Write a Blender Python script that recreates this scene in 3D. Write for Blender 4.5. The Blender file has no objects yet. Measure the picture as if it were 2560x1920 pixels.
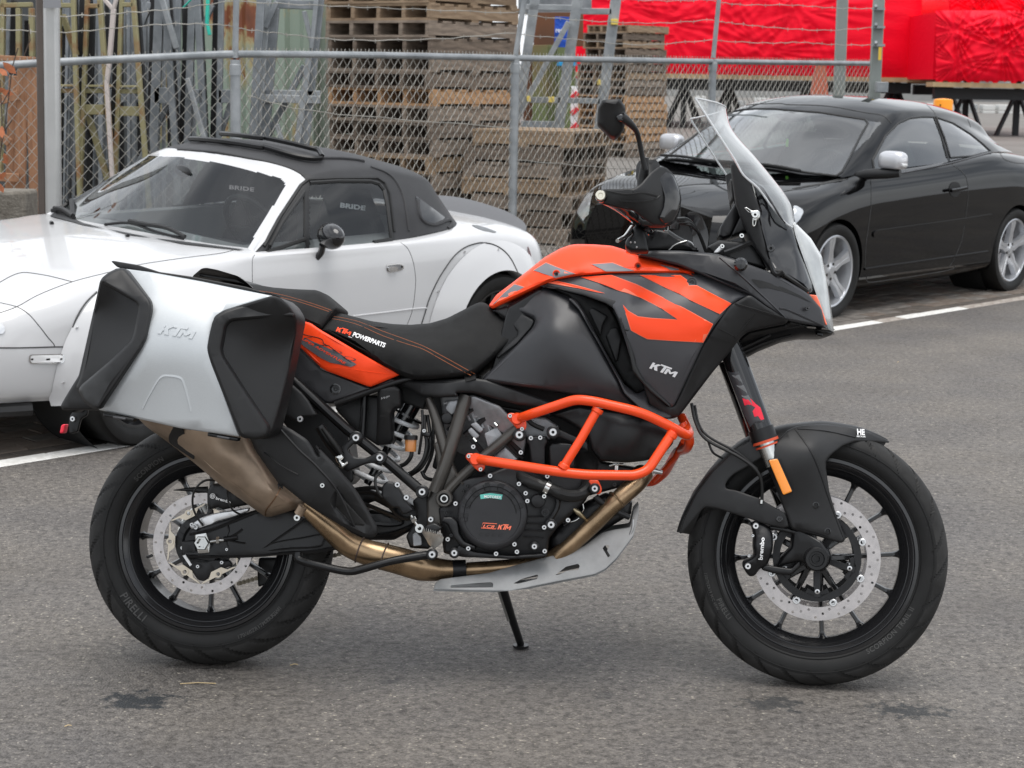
import bpy, bmesh, math, random
import numpy as np
from mathutils import Vector, Matrix, geometry
from mathutils.bvhtree import BVHTree
random.seed(7); np.random.seed(7)
R = math.radians
scene = bpy.context.scene
COL = scene.collection

# ------------------------------------------------------------------ camera
FPX, HZ, ROLL, EYE = 4800.0, 206.0, 0.018, 1.525     # focal length in photo pixels, horizon row, roll, eye height
PITCH = math.atan((960 - HZ) / FPX)
FW = Vector((0, math.cos(PITCH), -math.sin(PITCH)))
_d = Vector((0, -math.sin(PITCH), -math.cos(PITCH)))
CR = Vector((1, 0, 0)) * math.cos(ROLL) - _d * math.sin(ROLL)
CD = Vector((1, 0, 0)) * math.sin(ROLL) + _d * math.cos(ROLL)
CO = Vector((0, 0, EYE))
camd = bpy.data.cameras.new('camera'); cam = bpy.data.objects.new('camera', camd); COL.objects.link(cam)
camd.sensor_width = 36; camd.lens = 36 * FPX / 2560; camd.clip_start = 0.05; camd.clip_end = 2000
cam.matrix_world = Matrix(((CR.x, -CD.x, -FW.x, CO.x), (CR.y, -CD.y, -FW.y, CO.y), (CR.z, -CD.z, -FW.z, CO.z), (0, 0, 0, 1)))
camd.dof.use_dof = True; camd.dof.focus_distance = 4.75; camd.dof.aperture_fstop = 13.0
scene.camera = cam

# ------------------------------------------------------------------ light: an overcast sky
SUN_EL, SUN_ROT = R(78), R(165)
w = bpy.data.worlds.new("World"); scene.world = w; w.use_nodes = True
nt = w.node_tree; nt.nodes.clear()
def _n(t, **k):
    n = nt.nodes.new(t)
    for a, b in k.items(): setattr(n, a, b)
    return n
sky = _n('ShaderNodeTexSky', sky_type='NISHITA', sun_disc=False, sun_elevation=SUN_EL, sun_rotation=SUN_ROT, dust_density=3.0, air_density=1.2)
tc = _n('ShaderNodeTexCoord'); mp = _n('ShaderNodeMapping'); mp.inputs['Scale'].default_value = (1, 1, 2.6)
n1 = _n('ShaderNodeTexNoise'); n1.inputs['Scale'].default_value = 1.7; n1.inputs['Detail'].default_value = 7; n1.inputs['Roughness'].default_value = 0.55; n1.inputs['Distortion'].default_value = 0.4
cr = _n('ShaderNodeValToRGB'); cr.color_ramp.elements[0].position = 0.34; cr.color_ramp.elements[0].color = (3.6, 3.85, 4.2, 1); cr.color_ramp.elements[1].position = 0.68; cr.color_ramp.elements[1].color = (9.6, 9.8, 10.0, 1)
mx = _n('ShaderNodeMix', data_type='RGBA'); mx.inputs['Factor'].default_value = 0.88
bg = _n('ShaderNodeBackground'); bg.inputs['Strength'].default_value = 0.115; wo = _n('ShaderNodeOutputWorld')
L = nt.links.new
L(tc.outputs['Generated'], mp.inputs['Vector']); L(mp.outputs['Vector'], n1.inputs['Vector']); L(n1.outputs['Fac'], cr.inputs['Fac'])
L(sky.outputs['Color'], mx.inputs['A']); L(cr.outputs['Color'], mx.inputs['B']); L(mx.outputs['Result'], bg.inputs['Color']); L(bg.outputs['Background'], wo.inputs['Surface'])
sl = bpy.data.lights.new('sun', 'SUN'); sl.energy = 1.4; sl.angle = R(42); sl.color = (1, 0.97, 0.93)
sun = bpy.data.objects.new('sun', sl); COL.objects.link(sun)
_sd = Vector((math.sin(SUN_ROT) * math.cos(SUN_EL), math.cos(SUN_ROT) * math.cos(SUN_EL), math.sin(SUN_EL)))
sun.rotation_euler = (-_sd).to_track_quat('-Z', 'Y').to_euler()
scene.view_settings.view_transform = 'Standard'; scene.view_settings.look = 'None'
scene.view_settings.exposure = 0.68; scene.view_settings.gamma = 1.0; scene.view_settings.use_curve_mapping = False

# ------------------------------------------------------------------ photo-trace frames: a traced outline is laid on a real plane of the thing it belongs to
CROPS = {'1': (0, 320, 3.072), '2': (640, 320, 3.072), 'A': (0, 620, 2.765), 'B': (640, 660, 3.456), 'C': (1160, 580, 2.989), 'D': (1480, 220, 2.592),
         'E': (200, 1040, 2.514), 'F': (660, 940, 3.072), 'G': (1080, 960, 3.072), 'H': (1660, 860, 1.8855), 'N': (1680, 640, 5.027),
         'v': (1960, 220, 2.765), 'w': (1400, 220, 3.072), 'z1': (0, 0, 2.9625), 'z2': (600, 0, 2.9625), 'z3': (1280, 0, 3.456), 'z4': (1920, 0, 3.456),
         'm': (1080, 560, 6.9125), 'K': (1540, 520, 6.9125), 'J': (1160, 960, 6.9125), 'p': (0, 0, 1.0), 's': (100, 0, 4.608), 't': (640, 0, 4.608), 'q': (0, 860, 4.254)}
def q(c, *pts):
    x0, y0, s = CROPS[c]
    return [(x0 + p[0] / s, y0 + p[1] / s) + tuple(p[2:]) for p in pts]
def q1(c, x, y): return q(c, (x, y))[0]
def ray(px, py): return FW * FPX + CR * (px - 1280) + CD * (py - 960)
class Frame:
    """local frame: o origin, x forward, y left, z up (world vectors)."""
    def __init__(s, o, x, y, z):
        s.o = Vector(o); s.M = Matrix((x, y, z)); s.mat = Matrix.Translation(s.o) @ s.M.transposed().to_4x4()
        s.lo = s.M @ (CO - s.o)
    def hit(s, px, py, ax, val):
        v = s.M @ ray(px, py); t = (val - s.lo[ax]) / v[ax]; return s.lo + v * t
    def ray(s, px, py): return s.lo, (s.M @ ray(px, py)).normalized()
WF = Frame((0, 0, 0), (1, 0, 0), (0, 1, 0), (0, 0, 1))
def gnd(px, py, z=0.0): return WF.hit(px, py, 2, z)

# ------------------------------------------------------------------ objects
def tag(o, label=None, cat=None, group=None, kind=None):
    if label: o['label'] = label
    if cat: o['category'] = cat
    if group: o['group'] = group
    if kind: o['kind'] = kind
    return o
def empty(name, loc=(0, 0, 0), rz=0.0, mat=None, parent=None):
    o = bpy.data.objects.new(name, None); COL.objects.link(o); o.empty_display_size = 0.1
    if mat is not None: o.matrix_world = mat
    else: o.location = loc; o.rotation_euler = (0, 0, rz)
    if parent: o.parent = parent
    return o
def mesh(name, verts, faces, mats, smooth=30, fmat=None):
    me = bpy.data.meshes.new(name); me.from_pydata([tuple(v) for v in verts], [], [tuple(f) for f in faces])
    for m in (mats if isinstance(mats, (list, tuple)) else [mats]): me.materials.append(m)
    if fmat is not None: me.polygons.foreach_set('material_index', fmat)
    me.validate(); me.update()
    if smooth:
        me.polygons.foreach_set('use_smooth', [True] * len(me.polygons)); me.set_sharp_from_angle(angle=R(smooth))
    return me
def link(name, me, parent=None, loc=None, kind=None):
    o = bpy.data.objects.new(name, me); COL.objects.link(o)
    if parent: o.parent = parent
    if loc is not None: o.location = loc
    if kind: o['kind'] = kind
    return o
def fixn(me):
    bm = bmesh.new(); bm.from_mesh(me); bmesh.ops.recalc_face_normals(bm, faces=bm.faces); bm.to_mesh(me); bm.free()
    return me
class MB:
    """collects shapes into one mesh"""
    def __init__(s): s.v = []; s.f = []
    def add(s, v, f):
        n = len(s.v); s.v += [Vector(a) for a in v]; s.f += [tuple(i + n for i in a) for a in f]; return s
    def box(s, c, d, rot=None):
        c = Vector(c); h = [Vector((sx * d[0] / 2, sy * d[1] / 2, sz * d[2] / 2)) for sx in (-1, 1) for sy in (-1, 1) for sz in (-1, 1)]
        if rot is not None: h = [rot @ a for a in h]
        return s.add([c + a for a in h], [(0, 1, 3, 2), (4, 6, 7, 5), (0, 4, 5, 1), (2, 3, 7, 6), (0, 2, 6, 4), (1, 5, 7, 3)])
    def bar(s, a, b, w, t, up=(0, 0, 1)):
        """square bar from a to b, width w across, thickness t along up"""
        a, b = Vector(a), Vector(b); d = (b - a); l = d.length; d.normalize(); u = Vector(up); u = (u - d * u.dot(d))
        if u.length < 1e-4: u = Vector((1, 0, 0)) - d * d.x
        u.normalize(); r = d.cross(u)
        return s.box((a + b) / 2, (l, w, t), Matrix((d, r, u)).transposed())
    def tube(s, pts, r, n=10, caps=True, closed=False):
        pts = [Vector(p) for p in pts]; m = len(pts); rs = r if isinstance(r, (list, tuple)) else [r] * m
        vs = []; up = None
        for i, p in enumerate(pts):
            if closed: d = pts[(i + 1) % m] - pts[i - 1]
            else: d = pts[min(i + 1, m - 1)] - pts[max(i - 1, 0)]
            if d.length < 1e-9: d = Vector((1, 0, 0))
            d.normalize()
            if up is None:
                up = Vector((0, 0, 1)) if abs(d.z) < 0.9 else Vector((1, 0, 0))
            u = up - d * up.dot(d)
            if u.length < 1e-5: u = d.orthogonal()
            u.normalize(); up = u; wv = d.cross(u)
            for k in range(n):
                a = 2 * math.pi * k / n; vs.append(p + (u * math.cos(a) + wv * math.sin(a)) * rs[i])
        fs = []
        for i in range(m if closed else m - 1):
            j = (i + 1) % m
            for k in range(n): fs.append((i * n + k, i * n + (k + 1) % n, j * n + (k + 1) % n, j * n + k))
        if caps and not closed: fs.append(tuple(range(n - 1, -1, -1))); fs.append(tuple((m - 1) * n + k for k in range(n)))
        return s.add(vs, fs)
    def cyl(s, a, b, r, n=16, r2=None): return s.tube([a, b], [r, r2 if r2 is not None else r], n)
    def lathe(s, prof, c=(0, 0, 0), axis=(0, 1, 0), n=32, closed=True):
        """prof: [(radius, offset along axis)]"""
        ax = Vector(axis).normalized(); u = ax.orthogonal().normalized()
        if abs(ax.y) > 0.9: u = Vector((1, 0, 0)); u = (u - ax * u.dot(ax)).normalized()
        wv = ax.cross(u); c = Vector(c); m = len(prof); vs = []
        for r_, o in prof:
            for k in range(n):
                a = 2 * math.pi * k / n; vs.append(c + ax * o + (u * math.cos(a) + wv * math.sin(a)) * r_)
        fs = []
        for i in range(m if closed else m - 1):
            j = (i + 1) % m
            for k in range(n): fs.append((i * n + k, i * n + (k + 1) % n, j * n + (k + 1) % n, j * n + k))
        return s.add(vs, fs)
    def build(s, name, m, parent=None, smooth=30, loc=None, kind=None, bevel=0):
        me = fixn(mesh(name, s.v, s.f, m, 0))
        if smooth: me.polygons.foreach_set('use_smooth', [True] * len(me.polygons)); me.set_sharp_from_angle(angle=R(smooth))
        o = link(name, me, parent, loc, kind)
        if bevel:
            b = o.modifiers.new('bevel', 'BEVEL'); b.width = bevel; b.segments = 2; b.limit_method = 'ANGLE'; b.angle_limit = R(40)
        return o
def cm(pts, n=6, closed=False):
    """Catmull-Rom smoothing of a point list (any dimension)"""
    P = [np.array(p, float) for p in pts]; m = len(P); out = []
    for i in range(m if closed else m - 1):
        p0 = P[i - 1] if (i > 0 or closed) else 2 * P[0] - P[1]; p1 = P[i]; p2 = P[(i + 1) % m]
        p3 = P[(i + 2) % m] if (i + 2 < m or closed) else 2 * P[-1] - P[-2]
        for k in range(n):
            t = k / n; out.append(tuple(0.5 * (2 * p1 + (p2 - p0) * t + (2 * p0 - 5 * p1 + 4 * p2 - p3) * t * t + (3 * p1 - p0 - 3 * p2 + p3) * t ** 3)))
    if not closed: out.append(tuple(P[-1]))
    return out
def rpoly(pts, r, n=3):
    """round the corners of a polygon"""
    out = []; m = len(pts)
    for i in range(m):
        a, b, c = (np.array(pts[i - 1][:2], float), np.array(pts[i][:2], float), np.array(pts[(i + 1) % m][:2], float))
        la, lc = np.linalg.norm(a - b), np.linalg.norm(c - b)
        if la < 1e-6 or lc < 1e-6: continue
        k = min(r, la * 0.45, lc * 0.45); s = b + (a - b) / la * k; e = b + (c - b) / lc * k
        for j in range(n + 1):
            t = j / n; out.append(tuple((1 - t) ** 2 * s + 2 * t * (1 - t) * b + t * t * e))
    return out
def offs(pts, d):
    """inset polygon (positive = inwards)"""
    P = np.array([p[:2] for p in pts], float); m = len(P)
    ar = sum(P[i][0] * P[(i + 1) % m][1] - P[(i + 1) % m][0] * P[i][1] for i in range(m)); sg = 1 if ar > 0 else -1; out = []
    for i in range(m):
        e1 = P[i] - P[i - 1]; e2 = P[(i + 1) % m] - P[i]
        n1 = np.array([-e1[1], e1[0]]) / (np.linalg.norm(e1) + 1e-9); n2 = np.array([-e2[1], e2[0]]) / (np.linalg.norm(e2) + 1e-9)
        n_ = n1 + n2; l = np.linalg.norm(n_); n_ = n_ / l if l > 1e-6 else n1; k = min(1.6, 1 / max(0.45, float(n_ @ n1)))
        out.append(tuple(P[i] + n_ * d * sg * k))
    return out
class TPS:
    def __init__(s, ctrl):
        if isinstance(ctrl, (int, float)): s.c = float(ctrl); s.k = 0; return
        P = np.array([c[:2] for c in ctrl], float) / 100; z = np.array([c[2] for c in ctrl], float); n = len(P); s.P = P; s.k = 2 if n > 3 else 1
        A = np.hstack([np.ones((n, 1)), P])
        if s.k == 1: s.w = np.linalg.lstsq(A, z, rcond=None)[0]; return
        d = np.linalg.norm(P[:, None] - P[None], axis=2); K = d * d * np.log(d + 1e-9) + np.eye(n) * 0.02
        M = np.block([[K, A], [A.T, np.zeros((3, 3))]]); s.w = np.linalg.lstsq(M, np.concatenate([z, np.zeros(3)]), rcond=None)[0]
    def __call__(s, x, y):
        if s.k == 0: return s.c
        p = np.array([x, y]) / 100; a = np.array([1, p[0], p[1]])
        if s.k == 1: return float(a @ s.w)
        d = np.linalg.norm(s.P - p, axis=1); return float((d * d * np.log(d + 1e-9)) @ s.w[:-3] + a @ s.w[-3:])
def inside(p, poly):
    x, y = p; c = False; m = len(poly)
    for i in range(m):
        x1, y1 = poly[i - 1][:2]; x2, y2 = poly[i][:2]
        if (y1 > y) != (y2 > y) and x < (x2 - x1) * (y - y1) / (y2 - y1) + x1: c = not c
    return c
def cdt(outline, holes=(), rings=(), grid=0, lines=()):
    """triangulate a polygon with holes; returns verts2d, tris"""
    V = []; E = []; F = []
    def loop(pts, face):
        n = len(V); V.extend([Vector(p[:2]) for p in pts]); k = len(pts)
        if face: F.append(list(range(n, n + k)))
        else: E.extend([(n + i, n + (i + 1) % k) for i in range(k)])
    loop(outline, True)
    for h in holes: loop(h, False)
    for r_ in rings: loop(r_, False)
    for l in lines:
        n = len(V); V.extend([Vector(p[:2]) for p in l]); E.extend([(n + i, n + i + 1) for i in range(len(l) - 1)])
    if grid:
        xs = [p[0] for p in outline]; ys = [p[1] for p in outline]; inn = rings[0] if rings else outline; row = 0; y = min(ys) + grid / 2
        while y < max(ys):
            x = min(xs) + grid * (0.25 if row % 2 else 0.75)
            while x < max(xs):
                if inside((x, y), inn) and not any(inside((x, y), h) for h in holes): V.append(Vector((x, y)))
                x += grid
            y += grid * 0.87; row += 1
    o = geometry.delaunay_2d_cdt(V, E, F, 1, 1e-5); vv = [(v.x, v.y) for v in o[0]]; tt = []
    for f in o[2]:
        c = (sum(vv[i][0] for i in f) / len(f), sum(vv[i][1] for i in f) / len(f))
        if not any(inside(c, h) for h in holes): tt.append(tuple(f))
    return vv, tt
def solidify(front, back, tris):
    """front/back vertex lists with the same triangles -> closed solid"""
    n = len(front); vs = list(front) + list(back); fs = list(tris) + [tuple(i + n for i in reversed(t)) for t in tris]
    cnt = {}
    for t in tris:
        for i in range(len(t)):
            a, b = t[i], t[(i + 1) % len(t)]
            if (b, a) in cnt: cnt.pop((b, a))
            else: cnt[(a, b)] = 1
    for a, b in cnt: fs.append((b, a, a + n, b + n))
    return vs, fs
def plate(outline, f0, f1, holes=()):
    """flat plate; f0,f1 map 2-D points to the two faces"""
    v, t = cdt(outline, holes); return solidify([f0(*p) for p in v], [f1(*p) for p in v], t)

# ------------------------------------------------------------------ materials
MATS = {}
def mat(name, col, rough=0.5, metal=0.0, spec=0.5, coat=0.0, coatr=0.05, var=0.0, vscale=6.0, col2=None, bump=0.0, bscale=200.0, trans=0.0, ior=1.45, alpha=1.0, rvar=0.0, stretch=None, detail=5, ramp=(0.35, 0.65), emis=None, sheen=0):
    if name in MATS: return MATS[name]
    m = bpy.data.materials.new(name); m.use_nodes = True; t = m.node_tree; b = t.nodes['Principled BSDF']; l = t.links.new
    c = (*col, 1) if len(col) == 3 else col
    b.inputs['Base Color'].default_value = c; b.inputs['Roughness'].default_value = rough; b.inputs['Metallic'].default_value = metal
    b.inputs['Specular IOR Level'].default_value = spec; b.inputs['Coat Weight'].default_value = coat; b.inputs['Coat Roughness'].default_value = coatr
    b.inputs['Transmission Weight'].default_value = trans; b.inputs['IOR'].default_value = ior; b.inputs['Alpha'].default_value = alpha
    if sheen: b.inputs['Sheen Weight'].default_value = sheen
    tcn = t.nodes.new('ShaderNodeTexCoord'); mpn = t.nodes.new('ShaderNodeMapping'); l(tcn.outputs['Object'], mpn.inputs['Vector'])
    if stretch: mpn.inputs['Scale'].default_value = stretch
    if var or rvar or col2:
        n = t.nodes.new('ShaderNodeTexNoise'); n.inputs['Scale'].default_value = vscale; n.inputs['Detail'].default_value = detail; n.inputs['Roughness'].default_value = 0.6
        l(mpn.outputs['Vector'], n.inputs['Vector'])
        if var or col2:
            r_ = t.nodes.new('ShaderNodeValToRGB'); r_.color_ramp.elements[0].position, r_.color_ramp.elements[1].position = ramp
            c2 = (*col2, 1) if col2 else tuple(min(1, x * (1 + var)) for x in c[:3]) + (1,); c1 = c if col2 else tuple(x * (1 - var) for x in c[:3]) + (1,)
            r_.color_ramp.elements[0].color = c1; r_.color_ramp.elements[1].color = c2; l(n.outputs['Fac'], r_.inputs['Fac']); l(r_.outputs['Color'], b.inputs['Base Color'])
        if rvar:
            mr = t.nodes.new('ShaderNodeMapRange'); mr.inputs['From Min'].default_value = 0.3; mr.inputs['From Max'].default_value = 0.7
            mr.inputs['To Min'].default_value = max(0.02, rough - rvar); mr.inputs['To Max'].default_value = min(1, rough + rvar); l(n.outputs['Fac'], mr.inputs['Value']); l(mr.outputs['Result'], b.inputs['Roughness'])
    if bump:
        n = t.nodes.new('ShaderNodeTexNoise'); n.inputs['Scale'].default_value = bscale; n.inputs['Detail'].default_value = 3; l(mpn.outputs['Vector'], n.inputs['Vector'])
        bp = t.nodes.new('ShaderNodeBump'); bp.inputs['Strength'].default_value = bump; bp.inputs['Distance'].default_value = 0.6 / bscale; l(n.outputs['Fac'], bp.inputs['Height']); l(bp.outputs['Normal'], b.inputs['Normal'])
    if emis: b.inputs['Emission Color'].default_value = (*emis[:3], 1); b.inputs['Emission Strength'].default_value = emis[3]
    MATS[name] = m; return m
def glass(name, tint, rough=0.0, alpha_mix=0.75, ior=1.45, haze=0.0):
    """thin pane: mostly clear with a mirror-like reflection"""
    if name in MATS: return MATS[name]
    m = bpy.data.materials.new(name); m.use_nodes = True; t = m.node_tree; t.nodes.clear(); l = t.links.new
    o = t.nodes.new('ShaderNodeOutputMaterial'); mi = t.nodes.new('ShaderNodeMixShader'); tr = t.nodes.new('ShaderNodeBsdfTransparent'); gl = t.nodes.new('ShaderNodeBsdfGlossy')
    lw = t.nodes.new('ShaderNodeLayerWeight'); lw.inputs['Blend'].default_value = .5; pw = t.nodes.new('ShaderNodeMath'); pw.operation = 'POWER'; pw.inputs[1].default_value = 4.0
    ma = t.nodes.new('ShaderNodeMath'); ma.operation = 'MULTIPLY_ADD'; ma.inputs[1].default_value = alpha_mix; ma.inputs[2].default_value = ((ior - 1) / (ior + 1)) ** 2; ma.use_clamp = True; l(lw.outputs['Facing'], pw.inputs[0])
    tr.inputs['Color'].default_value = (*tint, 1); gl.inputs['Roughness'].default_value = rough
    l(pw.outputs[0], ma.inputs[0]); l(ma.outputs[0], mi.inputs['Fac']); l(tr.outputs['BSDF'], mi.inputs[1]); l(gl.outputs['BSDF'], mi.inputs[2]); l(mi.outputs['Shader'], o.inputs['Surface'])
    if haze:
        df = t.nodes.new('ShaderNodeBsdfDiffuse'); df.inputs['Color'].default_value = (.8, .8, .8, 1); m2 = t.nodes.new('ShaderNodeMixShader'); m2.inputs['Fac'].default_value = haze; l(mi.outputs['Shader'], m2.inputs[1]); l(df.outputs['BSDF'], m2.inputs[2]); l(m2.outputs['Shader'], o.inputs['Surface'])
    MATS[name] = m; return m
# text outlines from Blender's own font -> 2-D triangles (unit cap height about 0.7)
_tcache = {}
def text2d(s, bold=0.0, shear=0.0, space=1.0):
    k = (s, bold, shear, space)
    if k in _tcache: return _tcache[k]
    cu = bpy.data.curves.new('lettering', 'FONT'); cu.body = s; cu.offset = bold; cu.shear = shear; cu.space_character = space; cu.resolution_u = 3; cu.fill_mode = 'FRONT'
    o = bpy.data.objects.new('lettering', cu); COL.objects.link(o); dg = bpy.context.evaluated_depsgraph_get(); me = o.evaluated_get(dg).to_mesh()
    vs = [(v.co.x, v.co.y) for v in me.vertices]; fs = [tuple(p.vertices) for p in me.polygons]
    o.evaluated_get(dg).to_mesh_clear(); bpy.data.objects.remove(o); bpy.data.curves.remove(cu)
    _tcache[k] = (vs, fs); return vs, fs
KTM = []  # the three slanted letters as polygons on a 3.1 x 1 grid (x right, y up), slanted afterwards
KTM_P = [[(0, 0), (0.26, 0), (0.26, .3), (.36, .38), (.52, 0), (.86, 0), (.6, .56), (.9, .86), (.55, .86), (.26, .56), (.26, .86), (0, .86)],
         [(.78, 1.0), (1.98, 1.0), (1.98, .8), (1.48, .8), (1.42, 0), (1.14, 0), (1.2, .8), (.93, .8)],
         [(1.52, .0), (1.78, 0), (1.8, .46), (2.02, .2), (2.16, .2), (2.42, .46), (2.42, 0), (2.7, 0), (2.7, .74), (2.4, .74), (2.1, .44), (1.84, .74), (1.54, .74)]]
def ktm2d():
    vs = []; fs = []
    for p in KTM_P:
        v, t = cdt([(x + y * 0.35, y) for x, y in p]); n = len(vs); vs += v; fs += [tuple(i + n for i in f) for f in t]
    return vs, fs
# ================================================================== GROUND
def asphalt():
    m = bpy.data.materials.new('asphalt'); m.use_nodes = True; t = m.node_tree; l = t.links.new; b = t.nodes['Principled BSDF']; N = t.nodes.new
    tcn = N('ShaderNodeTexCoord'); P_ = tcn.outputs['Object']
    def noise(s, d=4, r=.6, dist=0):
        n = N('ShaderNodeTexNoise'); n.inputs['Scale'].default_value = s; n.inputs['Detail'].default_value = d; n.inputs['Roughness'].default_value = r; n.inputs['Distortion'].default_value = dist; l(P_, n.inputs['Vector']); return n.outputs['Fac']
    def ramp(f, stops):
        r = N('ShaderNodeValToRGB'); e = r.color_ramp.elements
        while len(e) < len(stops): e.new(.5)
        for i, (p, c) in enumerate(stops): e[i].position = p; e[i].color = (*c, 1) if len(c) == 3 else c
        l(f, r.inputs['Fac']); return r.outputs['Color']
    def mix(f, a, b_, mode='MIX'):
        x = N('ShaderNodeMix'); x.data_type = 'RGBA'; x.blend_type = mode
        for s, v in (('Factor', f), ('A', a), ('B', b_)):
            if isinstance(v, (float, int)): x.inputs[s].default_value = v
            elif isinstance(v, tuple): x.inputs[s].default_value = (*v, 1)
            else: l(v, x.inputs[s])
        return x.outputs['Result']
    vo = N('ShaderNodeTexVoronoi'); vo.inputs['Scale'].default_value = 175; l(P_, vo.inputs['Vector'])
    vo2 = N('ShaderNodeTexVoronoi'); vo2.inputs['Scale'].default_value = 260; l(P_, vo2.inputs['Vector'])
    stone = ramp(vo.outputs['Color'], [(.15, (.070, .067, .064)), (.5, (.112, .106, .101)), (.85, (.160, .151, .142)), (.93, (.30, .28, .25))])
    sh_ = N('ShaderNodeSeparateColor'); l(vo.outputs['Color'], sh_.inputs['Color'])
    stone = ramp(sh_.outputs['Red'], [(.0, (.098, .090, .083)), (.5, (.142, .131, .122)), (.94, (.175, .162, .149)), (.985, (.23, .212, .185)), (1.0, (.38, .35, .30))])
    patch = ramp(noise(1.1, 5, .55), [(.35, (.84, .84, .86)), (.65, (1.14, 1.11, 1.06))])
    c = mix(1.0, stone, patch, 'MULTIPLY')
    fine = ramp(noise(38, 4, .7), [(.34, (.50, .50, .50)), (.50, (1.0, 1.0, 1.0)), (.66, (1.30, 1.30, 1.28))]); c = mix(1.0, c, fine, 'MULTIPLY')
    brown = ramp(noise(2.3, 3), [(.5, (0, 0, 0)), (.75, (.38, .38, .38))]); c = mix(brown, c, (.095, .082, .068))
    # bitumen patches with a shape of their own
    for (x, y, rx, ry, k) in ((350, 1752, .105, .026, 1.0), (1930, 1758, .10, .022, .75), (2270, 1778, .12, .022, .85), (980, 1705, .03, .012, .5), (1510, 1738, .03, .012, .5)):
        g = gnd(x, y); mp_ = N('ShaderNodeMapping'); mp_.inputs['Location'].default_value = (-g.x / rx, -g.y / (ry * 3.4), 0); mp_.inputs['Scale'].default_value = (1 / rx, 1 / (ry * 3.4), 0); l(P_, mp_.inputs['Vector'])
        gr = N('ShaderNodeVectorMath'); gr.operation = 'LENGTH'; l(mp_.outputs['Vector'], gr.inputs[0])
        ad = N('ShaderNodeMath'); ad.operation = 'MULTIPLY_ADD'; l(noise(26, 5, .75), ad.inputs[0]); ad.inputs[1].default_value = 4.2; l(gr.outputs['Value'], ad.inputs[2])
        f = ramp(ad.outputs[0], [(.0, (k, k, k)), (.95, (k, k, k)), (1.0, (0, 0, 0))])
        mr = N('ShaderNodeMapRange'); mr.inputs['From Min'].default_value = 2.55; mr.inputs['From Max'].default_value = 2.95; mr.inputs['To Min'].default_value = k; mr.inputs['To Max'].default_value = 0; l(ad.outputs[0], mr.inputs['Value'])
        c = mix(mr.outputs['Result'], c, (.030, .033, .036))
    l(c, b.inputs['Base Color'])
    rr = ramp(noise(3, 3), [(.3, (.62, .62, .62)), (.7, (.78, .78, .78))]); l(rr, b.inputs['Roughness']); b.inputs['Specular IOR Level'].default_value = .35
    h1 = N('ShaderNodeMath'); h1.operation = 'MULTIPLY_ADD'; l(vo.outputs['Distance'], h1.inputs[0]); h1.inputs[1].default_value = -1.0; l(noise(60, 4), h1.inputs[2])
    bp = N('ShaderNodeBump'); bp.inputs['Strength'].default_value = .85; bp.inputs['Distance'].default_value = .0045; l(h1.outputs[0], bp.inputs['Height']); l(bp.outputs['Normal'], b.inputs['Normal'])
    return m
asph = asphalt()
# bay line direction
L0, L1 = gnd(20, 1157), gnd(2560, 745); LD = (L1 - L0).normalized(); LN = Vector((-LD.y, LD.x, 0))       # LN points away from the camera
SLOPE = math.tan(R(2.5))
def bay(s, t, z=0): return L0 + LD * s + LN * t + Vector((0, 0, z + max(0, t) * SLOPE))       # the bay falls gently towards the road
link('ground', mesh('ground', [bay(-60, 4.1, -.008), bay(900, 4.1, -.008), bay(900, 500, -.008 - 495.9 * SLOPE), bay(-60, 500, -.008 - 495.9 * SLOPE)], [(0, 1, 2, 3)], mat('yard_concrete', (.135, .122, .11), .85, col2=(.19, .175, .16), vscale=.35, detail=9, bump=.3, bscale=60), 0), kind='structure')
a = [bay(-6, -.05), bay(40, -.05)]
link('road', mesh('road', [a[0], Vector((a[0].x, -8, 0)), Vector((60, -8, 0)), a[1]], [(0, 1, 2, 3)], asph, 0), kind='structure')
joint_m = mat('sand_joint', (.045, .038, .032), .95, var=.3, vscale=20)
pav = link('parking_bay', mesh('parking_bay', [bay(-6, -.05, -.006), bay(40, -.05, -.006), bay(40, 4.2, -.006), bay(-6, 4.2, -.006)], [(0, 1, 2, 3)], joint_m, 0), kind='structure')
pm = [mat('paver_brown', (.115, .088, .070), .85, col2=(.17, .14, .115), vscale=14, bump=.5, bscale=180), mat('paver_grey', (.105, .095, .085), .85, col2=(.19, .17, .15), vscale=11, bump=.5, bscale=180), mat('paver_dark', (.065, .055, .046), .85, col2=(.11, .092, .078), vscale=12, bump=.5, bscale=180)]
wl = mat('worn_road_paint', (.60, .585, .55), .75, col2=(.80, .79, .76), vscale=26, bump=.4, bscale=250)
worn = mat('faded_road_paint', (.22, .18, .15), .8, col2=(.45, .41, .37), vscale=22, bump=.4, bscale=200)
ex, ey, ez = LD, (LN + Vector((0, 0, SLOPE))).normalized(), LD.cross((LN + Vector((0, 0, SLOPE))).normalized()); RM = Matrix((ex, ey, ez)).transposed()
def paver_mesh(m, lx, ly):
    mb = MB(); e = .004; h = .05
    vs = [(-lx / 2 + e, -ly / 2 + e, 0), (lx / 2 - e, -ly / 2 + e, 0), (lx / 2 - e, ly / 2 - e, 0), (-lx / 2 + e, ly / 2 - e, 0), (-lx / 2, -ly / 2, -e), (lx / 2, -ly / 2, -e), (lx / 2, ly / 2, -e), (-lx / 2, ly / 2, -e), (-lx / 2, -ly / 2, -h), (lx / 2, -ly / 2, -h), (lx / 2, ly / 2, -h), (-lx / 2, ly / 2, -h)]
    fs = [(0, 1, 2, 3), (0, 4, 5, 1), (1, 5, 6, 2), (2, 6, 7, 3), (3, 7, 4, 0), (4, 8, 9, 5), (5, 9, 10, 6), (6, 10, 11, 7), (7, 11, 8, 4)]
    me = mesh('paver', vs, fs, m, 0); return me
pmesh = [paver_mesh(m, .206, .101) for m in pm] + [paver_mesh(wl, .292, .094), paver_mesh(worn, .292, .094)]
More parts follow.
